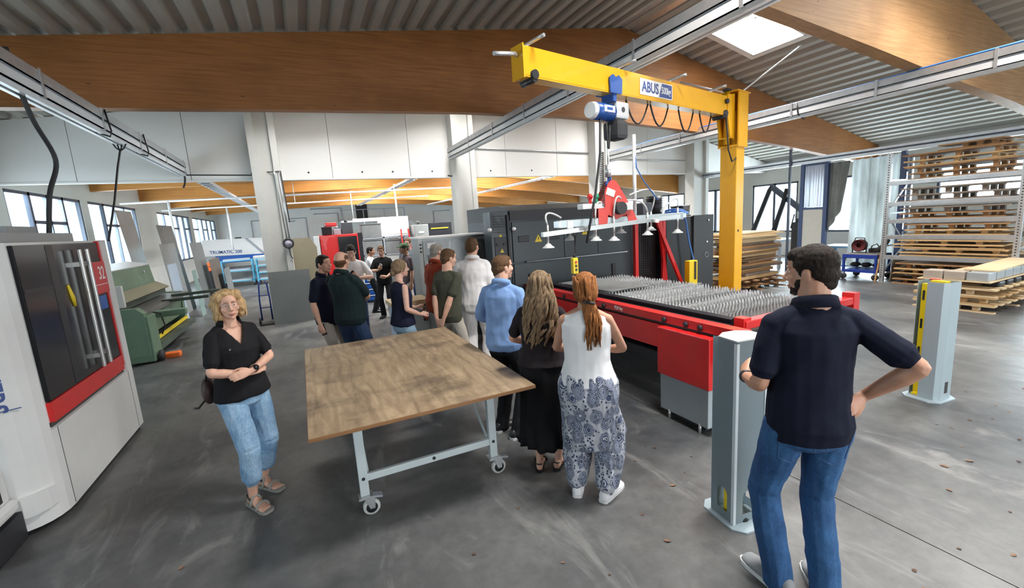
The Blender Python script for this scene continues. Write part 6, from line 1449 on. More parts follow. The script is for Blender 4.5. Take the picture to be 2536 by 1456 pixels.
for k in range(3):
    mb = MB(); ell(mb, (0, 0, 0.06), (0.15, 0.11, 0.06)); me = remesh(mb, 0.02, 1, 'bundle'); wrinkle(me, 0.02, (12, 12, 12), k); me.materials.append(mat('sack_dark', (0.05, 0.045, 0.045), 0.8, var=0.3)); o = link('tool_bundle', me); o.location = (13.52, 6.22 + k * 0.26, 0.30); tag(o, 'dark bundle of tools on the lower shelf of the blue trolley, %s' % ('at the rack end', 'in the middle', 'at the curtain end')[k], 'bundle', 'bundles in the trolley')

# timber stack behind the crane
rt = random.Random(21); tz = 0.0; mats = ['pallet_new', 'pallet_old', 'pallet_grey', 'plank_pale', 'pallet_grey', 'pallet_old']
z = 0.0; boards = []; layer = 0
for k in range(2):
    pallet('rough pallet at the base of the offcut stack behind the yellow pillar, %s' % ('lower', 'upper')[k], 10.35, 7.75, z, 1.9, 1.1, M['pallet_old'], 'pallets under the timber offcuts', hgt=0.13, nb=6); z += 0.132
while z < 1.42:
    th = rt.choice((0.02, 0.03, 0.045, 0.07)); m = rt.choice(mats); n = rt.choice((1, 2, 2))
    if z > 1.2: th, m, n = 0.022, 'plank_pale', 1
    for q in range(n):
        lx = rt.uniform(1.3, 2.0) if n == 1 else rt.uniform(1.0, 1.7); ly = rt.uniform(0.75, 1.0) if n == 1 else rt.uniform(0.2, 0.42)
        o = MB().box((-lx / 2, -ly / 2, 0), (lx / 2, ly / 2, th)).build('board', M[m]); boards.append((o, layer, q, n, m)); o.location = (10.35 + rt.uniform(-.15, .15), 7.75 + (q - (n - 1) / 2) * 0.5 + rt.uniform(-.05, .05), z); o.rotation_euler = (0, 0, rt.uniform(-.07, .07))
    z += th + 0.003; layer += 1
ORD = 'topmost second third fourth fifth sixth seventh eighth ninth tenth eleventh twelfth thirteenth fourteenth fifteenth sixteenth seventeenth eighteenth nineteenth twentieth'.split()
for o, ly_, q, n, m in boards:
    k = layer - 1 - ly_; w1 = {'pallet_grey': 'weathered board', 'plank_pale': 'pale board'}.get(m, 'brown board')
    od = 'topmost' if k == 0 else ((ORD[k] if k < 20 else 'low %d-layer' % k) + ' from the top')
    tag(o, '%s %s of the offcut stack %s' % (w1, od, 'behind the yellow pillar' if n == 1 else ('by the pillar, crane side' if q == 0 else 'by the pillar, window side')), 'board', 'offcuts stacked behind the crane')

# welding booth: blue steel frame, corrugated glazing, white panels, strip curtains
t = thing('booth_frame', 'blue steel welding booth frame with corrugated glazing and a pale lower panel', 'booth', (13.95, 8.1, 0))
FB = mat('booth_blue', (0.045, 0.075, 0.17), 0.45, var=0.1)
for y in (8.50, 7.82, 6.02): MB().box((13.90, y - 0.05, 0), (14.0, y + 0.05, 3.30)).build('post', FB, t, W)
for z in (1.88, 3.16): MB().box((13.92, 7.82, z), (13.98, 8.5, z + 0.06)).build('cross_rail', FB, t, W)
MB().box((13.93, 7.86, 0.05), (13.96, 8.46, 1.88)).build('lower_panel', mat('booth_panel', (0.55, 0.55, 0.50), 0.6, var=0.06), t, W)
cm = MB(); n = 40
for k in range(n):
    ya, yb = 7.86 + 0.6 * k / n, 7.86 + 0.6 * (k + 1) / n
    xa, xb = 13.945 + 0.012 * sin(k * 1.3), 13.945 + 0.012 * sin((k + 1) * 1.3)
    cm.add([(xa, ya, 1.95), (xb, yb, 1.95), (xb, yb, 3.18), (xa, ya, 3.18)], [(0, 1, 2, 3)])
m_, nt_, b_ = new_mat('corrugated_plastic'); b_.inputs['Base Color'].default_value = (0.42, 0.47, 0.58, 1); b_.inputs['Roughness'].default_value = 0.35; b_.inputs['Transmission Weight'].default_value = 0.12; M['corr'] = m_
cm.build('corrugated_pane', M['corr'], t, W)
MB().box((13.88, -3.0, 3.22), (14.02, 12.4, 3.30)).box((13.88, -3.0, 3.34), (14.02, 12.4, 3.40)).build('top_rail', M['galv'], t, W)
MB().box((13.86, -3.0, 3.30), (14.04, 12.4, 3.34)).build('rail_gap', M['frame_dark'], t, W)
def curtain(label, y0, y1, z0, z1, torn, m, x=13.92):
    t = thing('strip_curtain', label, 'curtain', (x, (y0 + y1) / 2, z0)); mb = MB(); ny, nz = 84, 26
    vs = []
    for j in range(nz + 1):
        for i in range(ny + 1):
            u, v = i / ny, j / nz
            y = y0 + (y1 - y0) * u; zz = z0 + (z1 - z0) * v
            if torn: 
                zz = z1 - (z1 - z0) * (1 - v) * (0.62 + 0.38 * u) ; y = y + (1 - v) * (1 - u) * 0.28 * (y1 - y0)
                y = y0 + (y - y0) 
            wv = 0.09 * abs(sin(pi * u * (y1 - y0) / 0.21)) + 0.02 * noise.noise(Vector((y * 4, zz * 1.2, 1)))
            vs.append((x + wv, y, zz + (0.02 * abs(sin(u * pi * (y1 - y0) / 0.2)) if j == nz else 0)))
    fs = [(j * (ny + 1) + i, j * (ny + 1) + i + 1, (j + 1) * (ny + 1) + i + 1, (j + 1) * (ny + 1) + i) for j in range(nz) for i in range(ny)]
    mb.add(vs, fs, True); mb.build('sheet', m, t, W)
    for k in range(int((y1 - y0) / 0.2) + 1): MB().torus((x, y0 + 0.05 + k * 0.2, z1 + 0.05), 0.025, 0.005, (0, 1, 0), 12, 5).build('ring', M['galv'], t, W)
m_, nt_, b_ = new_mat('curtain_plastic'); tt = tex(nt_, 'ShaderNodeTexNoise', 1.4, (1, 3, 0.5), Detail=6.0)
rr_ = ramp(nt_, tt.outputs['Fac'], ((0.33, (0.34, 0.37, 0.36)), (0.6, (0.68, 0.75, 0.76)))); nt_.links.new(rr_.outputs[0], b_.inputs['Base Color']); b_.inputs['Roughness'].default_value = 0.4
tl_ = nt_.nodes.new('ShaderNodeBsdfTranslucent'); nt_.links.new(rr_.outputs[0], tl_.inputs[0]); mx_ = nt_.nodes.new('ShaderNodeMixShader'); mx_.inputs[0].default_value = 0.32
nt_.links.new(b_.outputs[0], mx_.inputs[1]); nt_.links.new(tl_.outputs[0], mx_.inputs[2]); nt_.links.new(mx_.outputs[0], nt_.nodes['Material Output'].inputs[0]); M['curtain'] = m_
mat('curtain_dirty', (0.20, 0.215, 0.21), 0.55, var=0.25, vscale=3)
curtain('long pale plastic strip curtain hanging from the rail behind the trolley', 6.08, 7.20, 0.25, 3.15, False, M['curtain'])
curtain('dirty grey plastic curtain gathered to one side of the booth opening', 7.22, 7.78, 1.15, 3.15, True, M['curtain_dirty'])
# booth interior: blue bench
t = thing('blue_bench', 'light blue steel bench inside the booth opening', 'bench', (15.2, 7.9, 0))
LB_ = mat('bench_blue', (0.16, 0.30, 0.48), 0.45, var=0.08)
MB().bbox((-0.4, -0.55, 0.66), (0.4, 0.5, 0.72), 0.006).build('bench_top', LB_, t)
for x in (-0.36, 0.36):
    for y in (-0.5, 0.45): MB().box((x - 0.03, y - 0.03, 0), (x + 0.03, y + 0.03, 0.66)).build('leg', LB_, t)
MB().box((-0.38, -0.53, 0.10), (-0.34, 0.48, 0.15)).build('foot_rail', LB_, t)
o = MB().bbox((-0.08, -0.16, 0), (0.08, 0.16, 0.07), 0.03).build('tool_case', M['warning_yellow']); o.location = (15.1, 7.55, 0.72); tag(o, 'yellow and black tool lying on the light blue bench', 'tool')
# extraction arms and workbench behind the timber
t = thing('extraction_arm', 'black jointed fume extraction arm in front of the bright window, elbow raised', 'extraction arm', (15.7, 11.25, 0))
MB().cyl((0.0, 0.05, 0), (0.0, 0.05, 1.05), 0.05).build('stand', M['frame_dark'], t)
MB().tube([(0, 0.05, 1.0), (0, 0.1, 1.15), (0, -0.08, 1.6), (0, -0.5, 2.62), (0.0, -0.6, 2.75)], [0.09, 0.09, 0.08, 0.08, 0.08], 14).build('hose', M['black_rubber'], t)
MB().bar((0, -0.55, 2.75), (-0.3, -2.0, 1.75), 0.12, 0.16).build('boom', M['frame_dark'], t)
MB().tube([(-0.25, -1.3, 2.6), (-0.2, -1.15, 2.1), (-0.2, -0.95, 1.5), (-0.2, -0.8, 1.0)], [0.07, 0.08, 0.08, 0.09], 14).build('drop_hose', M['black_rubber'], t)
t = thing('welding_bench', 'grey welding bench with vice and tools under the extraction arm', 'bench', (14.7, 10.2, 0))
MB().box((-0.5, -0.9, 0.86), (0.5, 0.9, 0.93)).build('bench_top', M['frame_grey'], t)
for x in (-0.45, 0.45):
    for y in (-0.85, 0.85): MB().box((x - 0.04, y - 0.04, 0), (x + 0.04, y + 0.04, 0.86)).build('leg', M['frame_grey'], t)
MB().bbox((-0.2, -0.2, 0.93), (0.0, 0.25, 1.08), 0.02).tube([(-0.1, 0.0, 1.0), (-0.1, 0.5, 1.0)], 0.03).build('vice', M['black_plastic'], t)
o = MB().bbox((-0.12, -0.1, 0), (0.12, 0.1, 1.5), 0.03).build('gas_bottle_cabinet', M['black_rubber']); o.location = (14.3, 8.85, 0); tag(o, 'dark welding unit standing beside the pale booth panel', 'welder')
MB().tube([(0, 0, 1.5), (0.05, 0.12, 1.75), (0.02, 0.2, 1.3)], 0.02, 8).build('hose', M['black_rubber'], o)
MB().bbox((-0.1, -0.11, 1.5), (0.1, -0.02, 1.62), 0.02).build('handle', M['black_plastic'], o)
o = MB().bbox((-0.03, -0.03, 0), (0.03, 0.03, 3.72), 0.006).build('support_post', M['frame_dark']); o.location = (13.86, 8.85, 0); tag(o, 'slim dark post rising past the booth rail to the roof beam', 'post')
# leaf scraps on the concrete
sh = []
for k in range(4):
    r_ = random.Random(k); pts = [(0.035 * r_.uniform(.6, 1.2) * cos(a * pi / 3), 0.022 * r_.uniform(.6, 1.2) * sin(a * pi / 3), r_.uniform(0.002, 0.014)) for a in range(6)]
    mb = MB(); mb.add([(0, 0, 0.004)] + pts, [(0, i + 1, (i + 1) % 6 + 1) for i in range(6)])
    me = bpy.data.meshes.new('leaf'); me.from_pydata(mb.v, [], mb.f); me.materials.append(mat('leaf_brown', (0.10, 0.05, 0.03), 0.8, var=0.4) if k % 2 else mat('leaf_tan', (0.20, 0.115, 0.07), 0.8, var=0.3)); sh.append(me)
rl = random.Random(77)
spots = [(5.15, 1.75), (5.3, 1.55), (5.0, 1.9), (5.6, 1.5), (5.9, 1.62), (6.1, 1.75), (6.3, 1.9), (4.7, 1.6), (4.6, 1.35), (4.2, 1.55), (4.9, 1.2), (5.4, 1.2), (3.9, 1.3), (4.1, 1.0), (3.5, 0.95), (6.7, 1.8), (6.9, 1.6), (3.2, 1.1), (2.5, 2.5), (2.6, 2.75), (2.8, 2.6), (3.0, 2.45), (2.7, 3.0), (2.35, 2.7), (2.55, 3.2), (2.0, 2.1), (1.8, 1.95), (2.3, 2.2), (0.75, 2.45), (1.1, 2.75), (-0.9, 3.2), (1.2, 2.0), (1.45, 1.95), (3.0, 1.0), (2.9, 0.9)]
for x, y in spots:
    o = share(rl.choice(sh), 'dry_leaf', None, (x + rl.uniform(-.12, .12), y + rl.uniform(-.12, .12), 0.001), (0, 0, rl.uniform(0, 6)), (rl.uniform(.35, .8),) * 3); tag(o, 'dry leaf scrap lying on the concrete floor', 'leaf', 'leaf scraps on the floor')
# ================================================================== LEFT SIDE AND FAR HALL
mat('shear_green', (0.125, 0.205, 0.14), 0.45, var=0.14, vscale=3); mat('shear_dark', (0.06, 0.085, 0.07), 0.55, var=0.2)
mat('sheet_alu', (0.58, 0.61, 0.63), 0.38, metal=0.55, var=0.06, vscale=1.5); mat('sheet_dark', (0.20, 0.215, 0.215), 0.45, metal=0.4, var=0.1, vscale=1.5); mat('sheet_mid', (0.36, 0.38, 0.38), 0.42, metal=0.45, var=0.08); mat('sheet_film', (0.55, 0.66, 0.80), 0.35, var=0.04)
# guillotine shear
t = thing('plate_shear', 'old green plate shear with grey table and support arms beside the windows', 'machine', (-3.3, 11.5, 0))
SG = M['shear_green']
MB().prism([(-3.9, 0.15), (-2.62, 0.15), (-2.62, 0.9), (-2.72, 1.0), (-3.9, 1.0)], 1, 9.55, 9.75).build('side_frame', SG, t, W)
MB().prism([(-3.9, 0.15), (-2.80, 0.15), (-2.80, 0.9), (-3.9, 1.0)], 1, 13.1, 13.3).build('side_frame', SG, t, W)
MB().bbox((-2.98, 9.58, 0.03), (-2.58, 10.05, 0.84), 0.02).build('front_box', SG, t, W)
MB().prism([(-3.9, 0.35), (-2.86, 0.35), (-2.80, 0.84), (-3.9, 0.9)], 1, 9.75, 13.1).build('bed', SG, t, W)
MB().prism([(-3.75, 1.0), (-3.2, 1.0), (-3.28, 1.62), (-3.7, 1.7)], 1, 9.75, 13.0).build('upper_beam', SG, t, W)
MB().prism([(-3.7, 1.70), (-3.27, 1.62), (-3.26, 1.64), (-3.7, 1.73)], 1, 9.72, 13.05).build('top_edge', M['galv_white'], t, W)
MB().prism([(-3.22, 1.18), (-3.0, 1.05), (-2.96, 1.08), (-3.2, 1.22)], 1, 9.8, 12.95).build('guard', mat('guard_tan', (0.24, 0.23, 0.16), 0.6), t, W)
MB().prism([(-3.3, 0.98), (-3.05, 0.93), (-3.05, 1.05), (-3.25, 1.18)], 1, 9.8, 12.95).build('hold_down', M['shear_dark'], t, W)
MB().prism([(-3.3, 0.86), (-2.66, 0.82), (-2.66, 0.88), (-3.3, 0.92)], 1, 9.9, 13.2).build('table', mat('table_steel', (0.17, 0.17, 0.165), 0.45, metal=0.5, var=0.15), t, W)
MB().box((-3.2, 9.6, 1.28), (-3.0, 9.76, 1.62)).build('switch_box', M['cnc_grey'], t, W)
MB().box((-2.98, 9.52, 1.05), (-2.84, 9.6, 1.42)).build('control_box', M['column_paint'], t, W)
MB().bar((-2.8, 12.3, 0.9), (-1.85, 12.2, 0.93), 0.09, 0.06).build('support_arm', M['shear_dark'], t, W)
MB().bar((-2.8, 11.5, 0.88), (-1.95, 11.4, 0.90), 0.09, 0.06).build('support_arm', M['shear_dark'], t, W)
MB().bbox((-2.85, 10.2, 0.72), (-2.15, 10.36, 0.84), 0.02).build('back_gauge_arm', SG, t, W)
MB().box((-2.78, 10.05, 0.24), (-2.74, 13.1, 0.30)).build('yellow_step', M['warning_yellow'], t, W)
MB().box((-2.86, 10.05, 0.12), (-2.60, 13.1, 0.22)).build('foot_bar', M['shear_dark'], t, W)
MB().box((-3.8, 9.6, 0), (-2.9, 13.25, 0.15)).build('plinth', M['joint_dark'], t, W)
MB().tube([(-2.62, 10.1, 0.85), (-2.55, 10.2, 0.8), (-2.52, 10.25, 0.55), (-2.58, 10.2, 0.4)], 0.012, 6).build('cable', M['black_rubber'], t, W)
MB().lathe([(0, -0.03), (0.09, -0.03), (0.1, 0), (0.09, 0.03), (0, 0.03)], (-2.52, 9.72, 0.1), 16, (1, 0, 0)).build('foot_wheel', M['black_rubber'], t, W)
for x, y in ((-3.6, 11.0), (-3.4, 12.2)): MB().cyl((x + 0.2, y, 1.50), (x + 0.225, y, 1.50), 0.03).build('bolt', M['galv'], t, W)
t = thing('foot_pedal', 'orange foot pedal switch on the floor beside the green shear', 'pedal', (-2.42, 9.9, 0))
MB().bbox((-0.10, -0.09, 0), (0.14, 0.09, 0.09), 0.02).build('cover', M['orange_plastic'], t)
MB().box((-0.12, -0.06, 0.01), (-0.09, 0.06, 0.07)).build('opening', M['joint_dark'], t)
MB().tube([(-0.1, 0, 0.03), (-0.2, -0.12, 0.015), (-0.35, -0.1, 0.015), (-0.42, 0.05, 0.015)], 0.01, 6).build('cable', M['black_rubber'], t)
# sheets leaning along the window wall
def lean_sheet(label, x, y0, y1, hgt, tilt, m, th=0.004, group='metal sheets leaning along the window wall', nm='metal_sheet'):
    o = MB().box((0, 0, 0), (th, y1 - y0, hgt), Matrix.Rotation(-tilt, 3, 'Y'), (0, 0, 0)).build(nm, m); o.location = (x, y0, 0.0); tag(o, label, 'sheet metal', group); return o
lean_sheet('tall mid-grey sheet leaning behind the green shear, highest of the row', -3.55, 13.5, 14.6, 2.95, 0.10, M['sheet_mid'])
lean_sheet('bright aluminium sheet leaning behind the green shear', -4.02, 11.6, 13.4, 2.12, 0.06, M['sheet_alu'])
lean_sheet('pale aluminium sheet leaning next to the windows', -4.1, 9.9, 11.5, 2.12, 0.06, M['sheet_alu'])
lean_sheet('grey sheet with white edge leaning beyond the shear', -3.25, 14.7, 16.3, 2.08, 0.08, M['sheet_mid'])
lean_sheet('narrow bluish film-covered sheet standing at the end of the green shear', -3.0, 13.6, 14.5, 1.55, 0.05, M['sheet_film'])
lean_sheet('dark tall sheet leaning against the window pier', -3.35, 15.6, 17.3, 2.62, 0.10, M['sheet_dark'])
lean_sheet('dark grey sheet in the row past the shear', -2.95, 16.6, 18.4, 2.05, 0.07, M['sheet_dark'])
lean_sheet('brownish dark board leaning last in the row before the punching machine', -2.75, 17.6, 19.6, 1.45, 0.06, mat('board_brown', (0.10, 0.085, 0.07), 0.6, var=0.15))
lean_sheet('low dark board at the foot of the sheet row', -2.55, 18.6, 20.0, 1.05, 0.06, M['sheet_dark'])
lean_sheet('white panel standing behind the machining centre', -4.6, 11.6, 13.2, 1.65, 0.06, M['panel_white'])
lean_sheet('greenish strip sheet standing beside the film-covered sheet', -2.72, 14.6, 15.1, 1.3, 0.05, mat('strip_green', (0.22, 0.33, 0.31), 0.5))
# grey sheet leaning at the column, beige board behind
def lean_y(label, x0, x1, y, hgt, tilt, m, nm, cat, th=0.006, taper=0.0):
    o = MB().box((0, 0, 0), (x1 - x0, th, hgt), Matrix.Rotation(-tilt, 3, 'X'), (0, 0, 0)).build(nm, m); o.location = (x0, y, 0); tag(o, label, cat); return o
lean_y('dull grey steel sheet leaning at the foot of the column', -0.80, 0.10, 11.72, 1.26, 0.10, M['sheet_dark'], 'steel_sheet', 'sheet metal')
bd = MB().prism([(-0.24, 0.0), (0.36, 0.0), (0.36, 1.75), (0.22, 2.0), (-0.24, 2.0)], 1, 12.60, 12.62).build('beige_board', mat('board_beige', (0.30, 0.265, 0.185), 0.6, var=0.06)); tag(bd, 'beige board with a cut corner standing behind the grey steel sheet', 'board')
# gauge hanging on the column
t = thing('round_gauge', 'round white-faced gauge with black rim hanging on the column', 'gauge', (-0.27, 12.03, 1.90))
MB().lathe([(0, 0.0), (0.125, 0.0), (0.125, 0.05), (0.092, 0.058), (0.092, 0.04), (0, 0.04)], (0, 0.03, 0), 24, (0, -1, 0)).build('rim', M['black_plastic'], t)
f_ = MB().lathe([(0, 0), (0.091, 0), (0.091, 0.004), (0, 0.004)], (0, -0.012, 0), 24, (0, -1, 0)).build('dial', mat('dial_lilac', (0.55, 0.52, 0.62), 0.4), t)
MB().bar((0, -0.018, 0), (0.05, -0.018, -0.03), 0.012, 0.002, (0, 1, 0)).build('needle', M['frame_dark'], f_)
MB().tube([(0, 0.02, -0.12), (0.01, 0.02, -0.3), (0.05, 0.02, -0.38)], 0.012, 6).build('stem', M['black_rubber'], t)
MB().tube([(-0.02, 0.04, 0.12), (-0.08, 0.04, 1.6), (-0.1, .04, 1.7)], 0.012, 6).tube([(0.04, 0.04, 0.12), (-0.0, 0.04, 1.72)], 0.02, 6).build('pipe', M['galv'], t)

# punching machine, trolleys
t = thing('punching_machine', 'white and blue punching machine with dark blue lettering beyond the leaning sheets', 'machine', (-2.7, 24.5, 0))
tw_ = M['cnc_white']; PB = mat('punch_blue', (0.01, 0.10, 0.45), 0.4)
MB().prism([(-4.1, 1.36), (-1.4, 1.30), (-1.15, 1.62), (-1.65, 2.06), (-4.0, 2.10)], 1, 24.0, 25.2).build('upper_arm', tw_, t, W)
MB().prism([(-2.32, 2.075), (-2.22, 2.075), (-1.55, 1.28), (-1.65, 1.27)], 1, 23.97, 24.0).build('diagonal_stripe', M['frame_grey'], t, W)
MB().box((-3.6, 24.05, 1.0), (-1.5, 25.0, 1.36)).build('blue_body', PB, t, W)
MB().box((-4.1, 24.1, 0.0), (-3.4, 25.1, 1.36)).box((-3.6, 24.3, 0), (-1.6, 25, 0.5)).build('base', M['sheet_mid'], t, W)
MB().bbox((-2.1, 23.7, 0.95), (-1.2, 24.6, 1.24), 0.05).build('punch_head', tw_, t, W)
text('lettering', 'TRUMATIC 200', 0.20, M['sign_blue'], t, Vector((-3.15, 23.995, 1.50)) - Vector(t.location), cols((1, 0, -0.03), (0.03, 0, 1), (0, -1, 0)), 0.002, 0.003, sx=0.95)
MB().torus((-3.0, 24.4, 2.14), 0.06, 0.012, (0, 1, 0)).build('lifting_eye', M['galv'], t, W)
MB().box((-2.75, 24.3, 2.08), (-2.5, 24.5, 2.14)).build('top_block', M['black_plastic'], t, W)
CY = mat('trolley_cyan', (0.10, 0.42, 0.62), 0.45)
def shelf_trolley(label, x, y, w_, n):
    t = thing('shelf_trolley', label, 'trolley', (x, y, 0), 0, 'cyan trolleys in front of the punching machine')
    for i in (-1, 1):
        for j in (-1, 1):
            MB().box((i * w_ / 2 - 0.025, j * 0.35 - 0.025, 0.12), (i * w_ / 2 + 0.025, j * 0.35 + 0.025, 1.15)).build('post', CY, t)
            MB().lathe([(0, -0.02), (0.06, -0.02), (0.06, 0.02), (0, 0.02)], (i * w_ / 2, j * 0.35, 0.06), 12, (0, 1, 0)).build('wheel', M['black_rubber'], t)
    for k in range(n):
        z = 0.2 + k * (0.9 / (n - 1)); MB().box((-w_ / 2, -0.36, z), (w_ / 2, 0.36, z + 0.035)).build('shelf', CY, t)
        MB().box((-w_ / 2 + 0.06, -0.3, z + 0.035), (w_ / 2 - 0.1, 0.3, z + 0.10)).build('sheet_load', M['sheet_alu'], t)
shelf_trolley('cyan shelf trolley with sheet offcuts beside the orange boxes', -2.65, 23.0, 1.15, 3)
shelf_trolley('cyan shelf trolley with sheet offcuts next to the painted column', -1.35, 22.8, 1.1, 4)
t = thing('stacking_crate', 'dark rack with two orange boxes near the punching machine', 'rack', (-3.58, 22.9, 0))
MB().box((-0.3, -0.3, 0), (0.3, 0.3, 0.75)).build('crate', M['laser_black'], t)
for k in range(2): MB().bbox((-0.28, -0.32, 0.78 + k * 0.2), (0.2, 0.1, 0.94 + k * 0.2), 0.02).build('orange_box', M['orange_plastic'], t)
t = thing('hand_truck', 'dark blue hand truck parked at the foot of the column', 'hand truck', (-0.95, 12.0, 0))
for x in (-0.12, 0.1): MB().tube([(x, 0, 0.1), (x, 0.05, 0.6), (x * 0.8, 0.1, 0.95), (x * 0.4, 0.1, 1.05)], 0.018, 8).build('frame', BP, t)
for z in (0.4, 0.7): MB().bar((-0.12, 0.05, z), (0.1, 0.05, z), 0.02, 0.02).build('rung', BP, t)
MB().box((-0.16, -0.18, 0.02), (0.14, 0.02, 0.035)).build('toe_plate', M['black_plastic'], t)
for x in (-0.17, 0.15): MB().lathe([(0, -0.02), (0.08, -0.02), (0.08, 0.02), (0, 0.02)], (x, 0.05, 0.08), 14, (1, 0, 0)).build('wheel', M['black_rubber'], t)

# red and black machine, grey machines beyond the visitors
t = thing('press_brake', 'red and black machine with clutter on its roof behind the visitors', 'machine', (1.25, 17.6, 0))
MB().bbox((0.62, 17.0, 0.0), (1.90, 18.4, 2.0), 0.02).build('body', M['red_paint'], t, W)
MB().box((1.22, 16.98, 0.5), (1.86, 17.0, 1.92)).build('dark_window', M['dark_glass'], t, W)
MB().box((0.45, 17.0, 0.1), (0.60, 18.3, 1.98)).build('white_edge', M['cnc_white'], t, W)
MB().box((1.90, 17.05, 0.1), (2.05, 18.3, 2.02)).build('black_edge', M['laser_black'], t, W)
for k, (x, wd, h_, mm) in enumerate(((0.9, 0.35, 0.3, 'laser_black'), (1.25, 0.25, 0.2, 'frame_grey'), (1.6, 0.4, 0.42, 'laser_dark'))):
    o = MB().bbox((-wd / 2, -0.25, 0), (wd / 2, 0.25, h_), 0.02).cyl((0, 0, h_), (0, 0, h_ + 0.1), 0.06).build('machine_unit', M[mm]); o.location = (x, 17.6, 2.0); tag(o, ('low black unit on the red machine roof under the red bag', 'small grey unit in the middle of the red machine roof', 'tall dark unit on the red machine roof beside the storage rack')[k], 'unit', 'boxes on the red machine')
o = MB().bbox((-0.2, -0.12, 0), (0.2, 0.12, 0.14), 0.05).build('red_bag', M['red_paint']); o.location = (1.05, 17.25, 2.3); tag(o, 'red bag lying on the black box of the red machine', 'bag')
t = thing('storage_rack', 'dark storage rack with grey bins behind the visitors', 'rack', (2.6, 17.8, 0))
for i, x in enumerate((2.1, 2.9, 3.7)): MB().box((x - 0.03, 17.5, 0), (x + 0.03, 18.2, 1.8)).build('post', M['frame_grey'], t, W)
for z in (0.5, 1.1, 1.75): MB().box((2.1, 17.5, z), (3.7, 18.2, z + 0.05)).build('shelf', M['frame_grey'], t, W)
for k, (x, z, h_) in enumerate(((2.48, 1.15, 0.55), (3.3, 1.15, 0.5), (2.5, 0.0, 0.4), (3.3, 0.0, 0.38), (2.48, 1.8, 0.5))):
    o = MB().bbox((-0.36, -0.3, 0), (0.36, 0.3, h_), 0.02).box((-0.38, -0.32, h_), (0.38, 0.32, h_ + 0.03)).build('grey_bin', mat('bin_grey', (0.19, 0.20, 0.205), 0.5, var=0.1)); o.location = (x, 17.82, z + 0.0); tag(o, 'dark grey metal bin of the storage rack, ' + ('middle shelf beside the red machine', 'middle shelf beside the ladder', 'on the floor beside the red machine', 'on the floor beside the ladder', 'on the top shelf beside the white cabinet')[k], 'bin', 'grey bins in the storage rack')
o = MB().bbox((-0.55, -0.3, 0), (0.55, 0.3, 0.75), 0.02).build('white_cabinet', M['cnc_white']); o.location = (3.4, 18.0, 1.80); tag(o, 'white cabinet on top of the dark storage rack', 'cabinet')
MB().box((-0.5, -0.31, 0.08), (0.5, -0.3, 0.7)).build('door', M['panel_white'], o)
t = thing('ladder', 'red and grey step ladder leaning behind the visitors', 'ladder', (3.7, 16.9, 0))
for x in (-0.2, 0.2): MB().bar((x, 0, 0), (x * 0.7, 0.5, 2.05), 0.05, 0.03).build('rail', M['red_paint'], t)
for k in range(6): MB().bar((-0.19 + k * 0.01, 0.08 * (k + 1), 0.3 * (k + 1)), (0.19 - k * 0.01, 0.08 * (k + 1), 0.3 * (k + 1)), 0.05, 0.02).build('rung', M['galv'], t)
t = thing('gantry_platform', 'white railed platform with a dark doorway on the far wall', 'platform', (4.9, 37.0, 0))
MB().box((3.0, 36.5, 2.75), (8.0, 38.9, 2.9)).build('deck', M['galv_white'], t, W)
for x in (3.1, 4.7, 6.3, 7.9):
    MB().box((x - 0.03, 36.5, 2.9), (x + 0.03, 36.56, 3.7)).build('post', M['frame_grey'], t, W); MB().box((x - 0.05, 36.5, 0), (x + 0.05, 36.6, 2.75)).build('leg', M['frame_grey'], t, W)
MB().box((3.1, 36.5, 3.68), (7.9, 36.55, 3.73)).build('handrail', M['frame_grey'], t, W)
MB().bar((8.0, 36.6, 2.8), (11.2, 36.6, 0.05), 0.1, 0.25).build('stringer', M['frame_grey'], t, W)
o = MB().box((0, 0, 0), (1.9, 0.06, 0.10)).build('light_bar', M['galv_white']); o.location = (2.3, 21.87, 2.55); tag(o, 'white boom carrying cables above the storage rack', 'boom')
MB().cyl((0.05, 0.03, 0.1), (0.05, 0.03, 1.49), 0.02).build('hanger_rod', M['galv_white'], o)
MB().bbox((1.7, -0.05, -0.12), (2.0, 0.11, 0.0), 0.03).build('red_head', M['red_paint'], o)
# dark grey machine beyond the cabinet
t = thing('compressor_cabinet', 'grey and black cabinet machine with a yellow stripe beyond the tall grey cabinet', 'machine', (4.7, 17.5, 0))
MB().bbox((4.0, 17.0, 0.0), (4.55, 18.3, 2.18), 0.02).build('grey_section', M['sheet_mid'], t, W)
MB().bbox((4.56, 17.02, 0.05), (5.5, 18.3, 2.22), 0.02).build('black_section', M['laser_black'], t, W)
MB().box((4.65, 17.0, 1.98), (5.35, 17.02, 2.02)).build('yellow_stripe', M['warning_yellow'], t, W)
MB().box((4.15, 16.985, 1.85), (4.35, 17.0, 1.92)).build('nameplate', M['sign_white'], t, W)
MB().cyl((4.3, 17.6, 2.18), (4.3, 17.6, 2.32), 0.05).build('beacon', M['black_plastic'], t, W)
# tall grey cabinet behind the visitors
t = thing('steel_cabinet', 'tall grey steel cabinet with a scratched door behind the rust-red shirt', 'cabinet', (2.37, 7.6, 0))
MB().box((1.76, 7.32, 0.0), (2.98, 7.85, 1.90)).build('body', M['sheet_mid'], t, W)
def scratched():
    m, nt, b = new_mat('scratched_door'); tt = tex(nt, 'ShaderNodeTexNoise', 3.0, (1.2, 1, 0.6), Detail=7.0, Distortion=2.0)
    r = ramp(nt, tt.outputs['Fac'], ((0.40, (0.12, 0.135, 0.14)), (0.62, (0.20, 0.215, 0.22)), (0.78, (0.42, 0.40, 0.40)))); nt.links.new(r.outputs[0], b.inputs['Base Color']); b.inputs['Roughness'].default_value = 0.3; b.inputs['Metallic'].default_value = 0.3; M['scratched'] = m
scratched()
d_ = MB().box((1.83, 7.30, 0.1), (2.94, 7.32, 1.86)).build('door', M['scratched'], t, W)
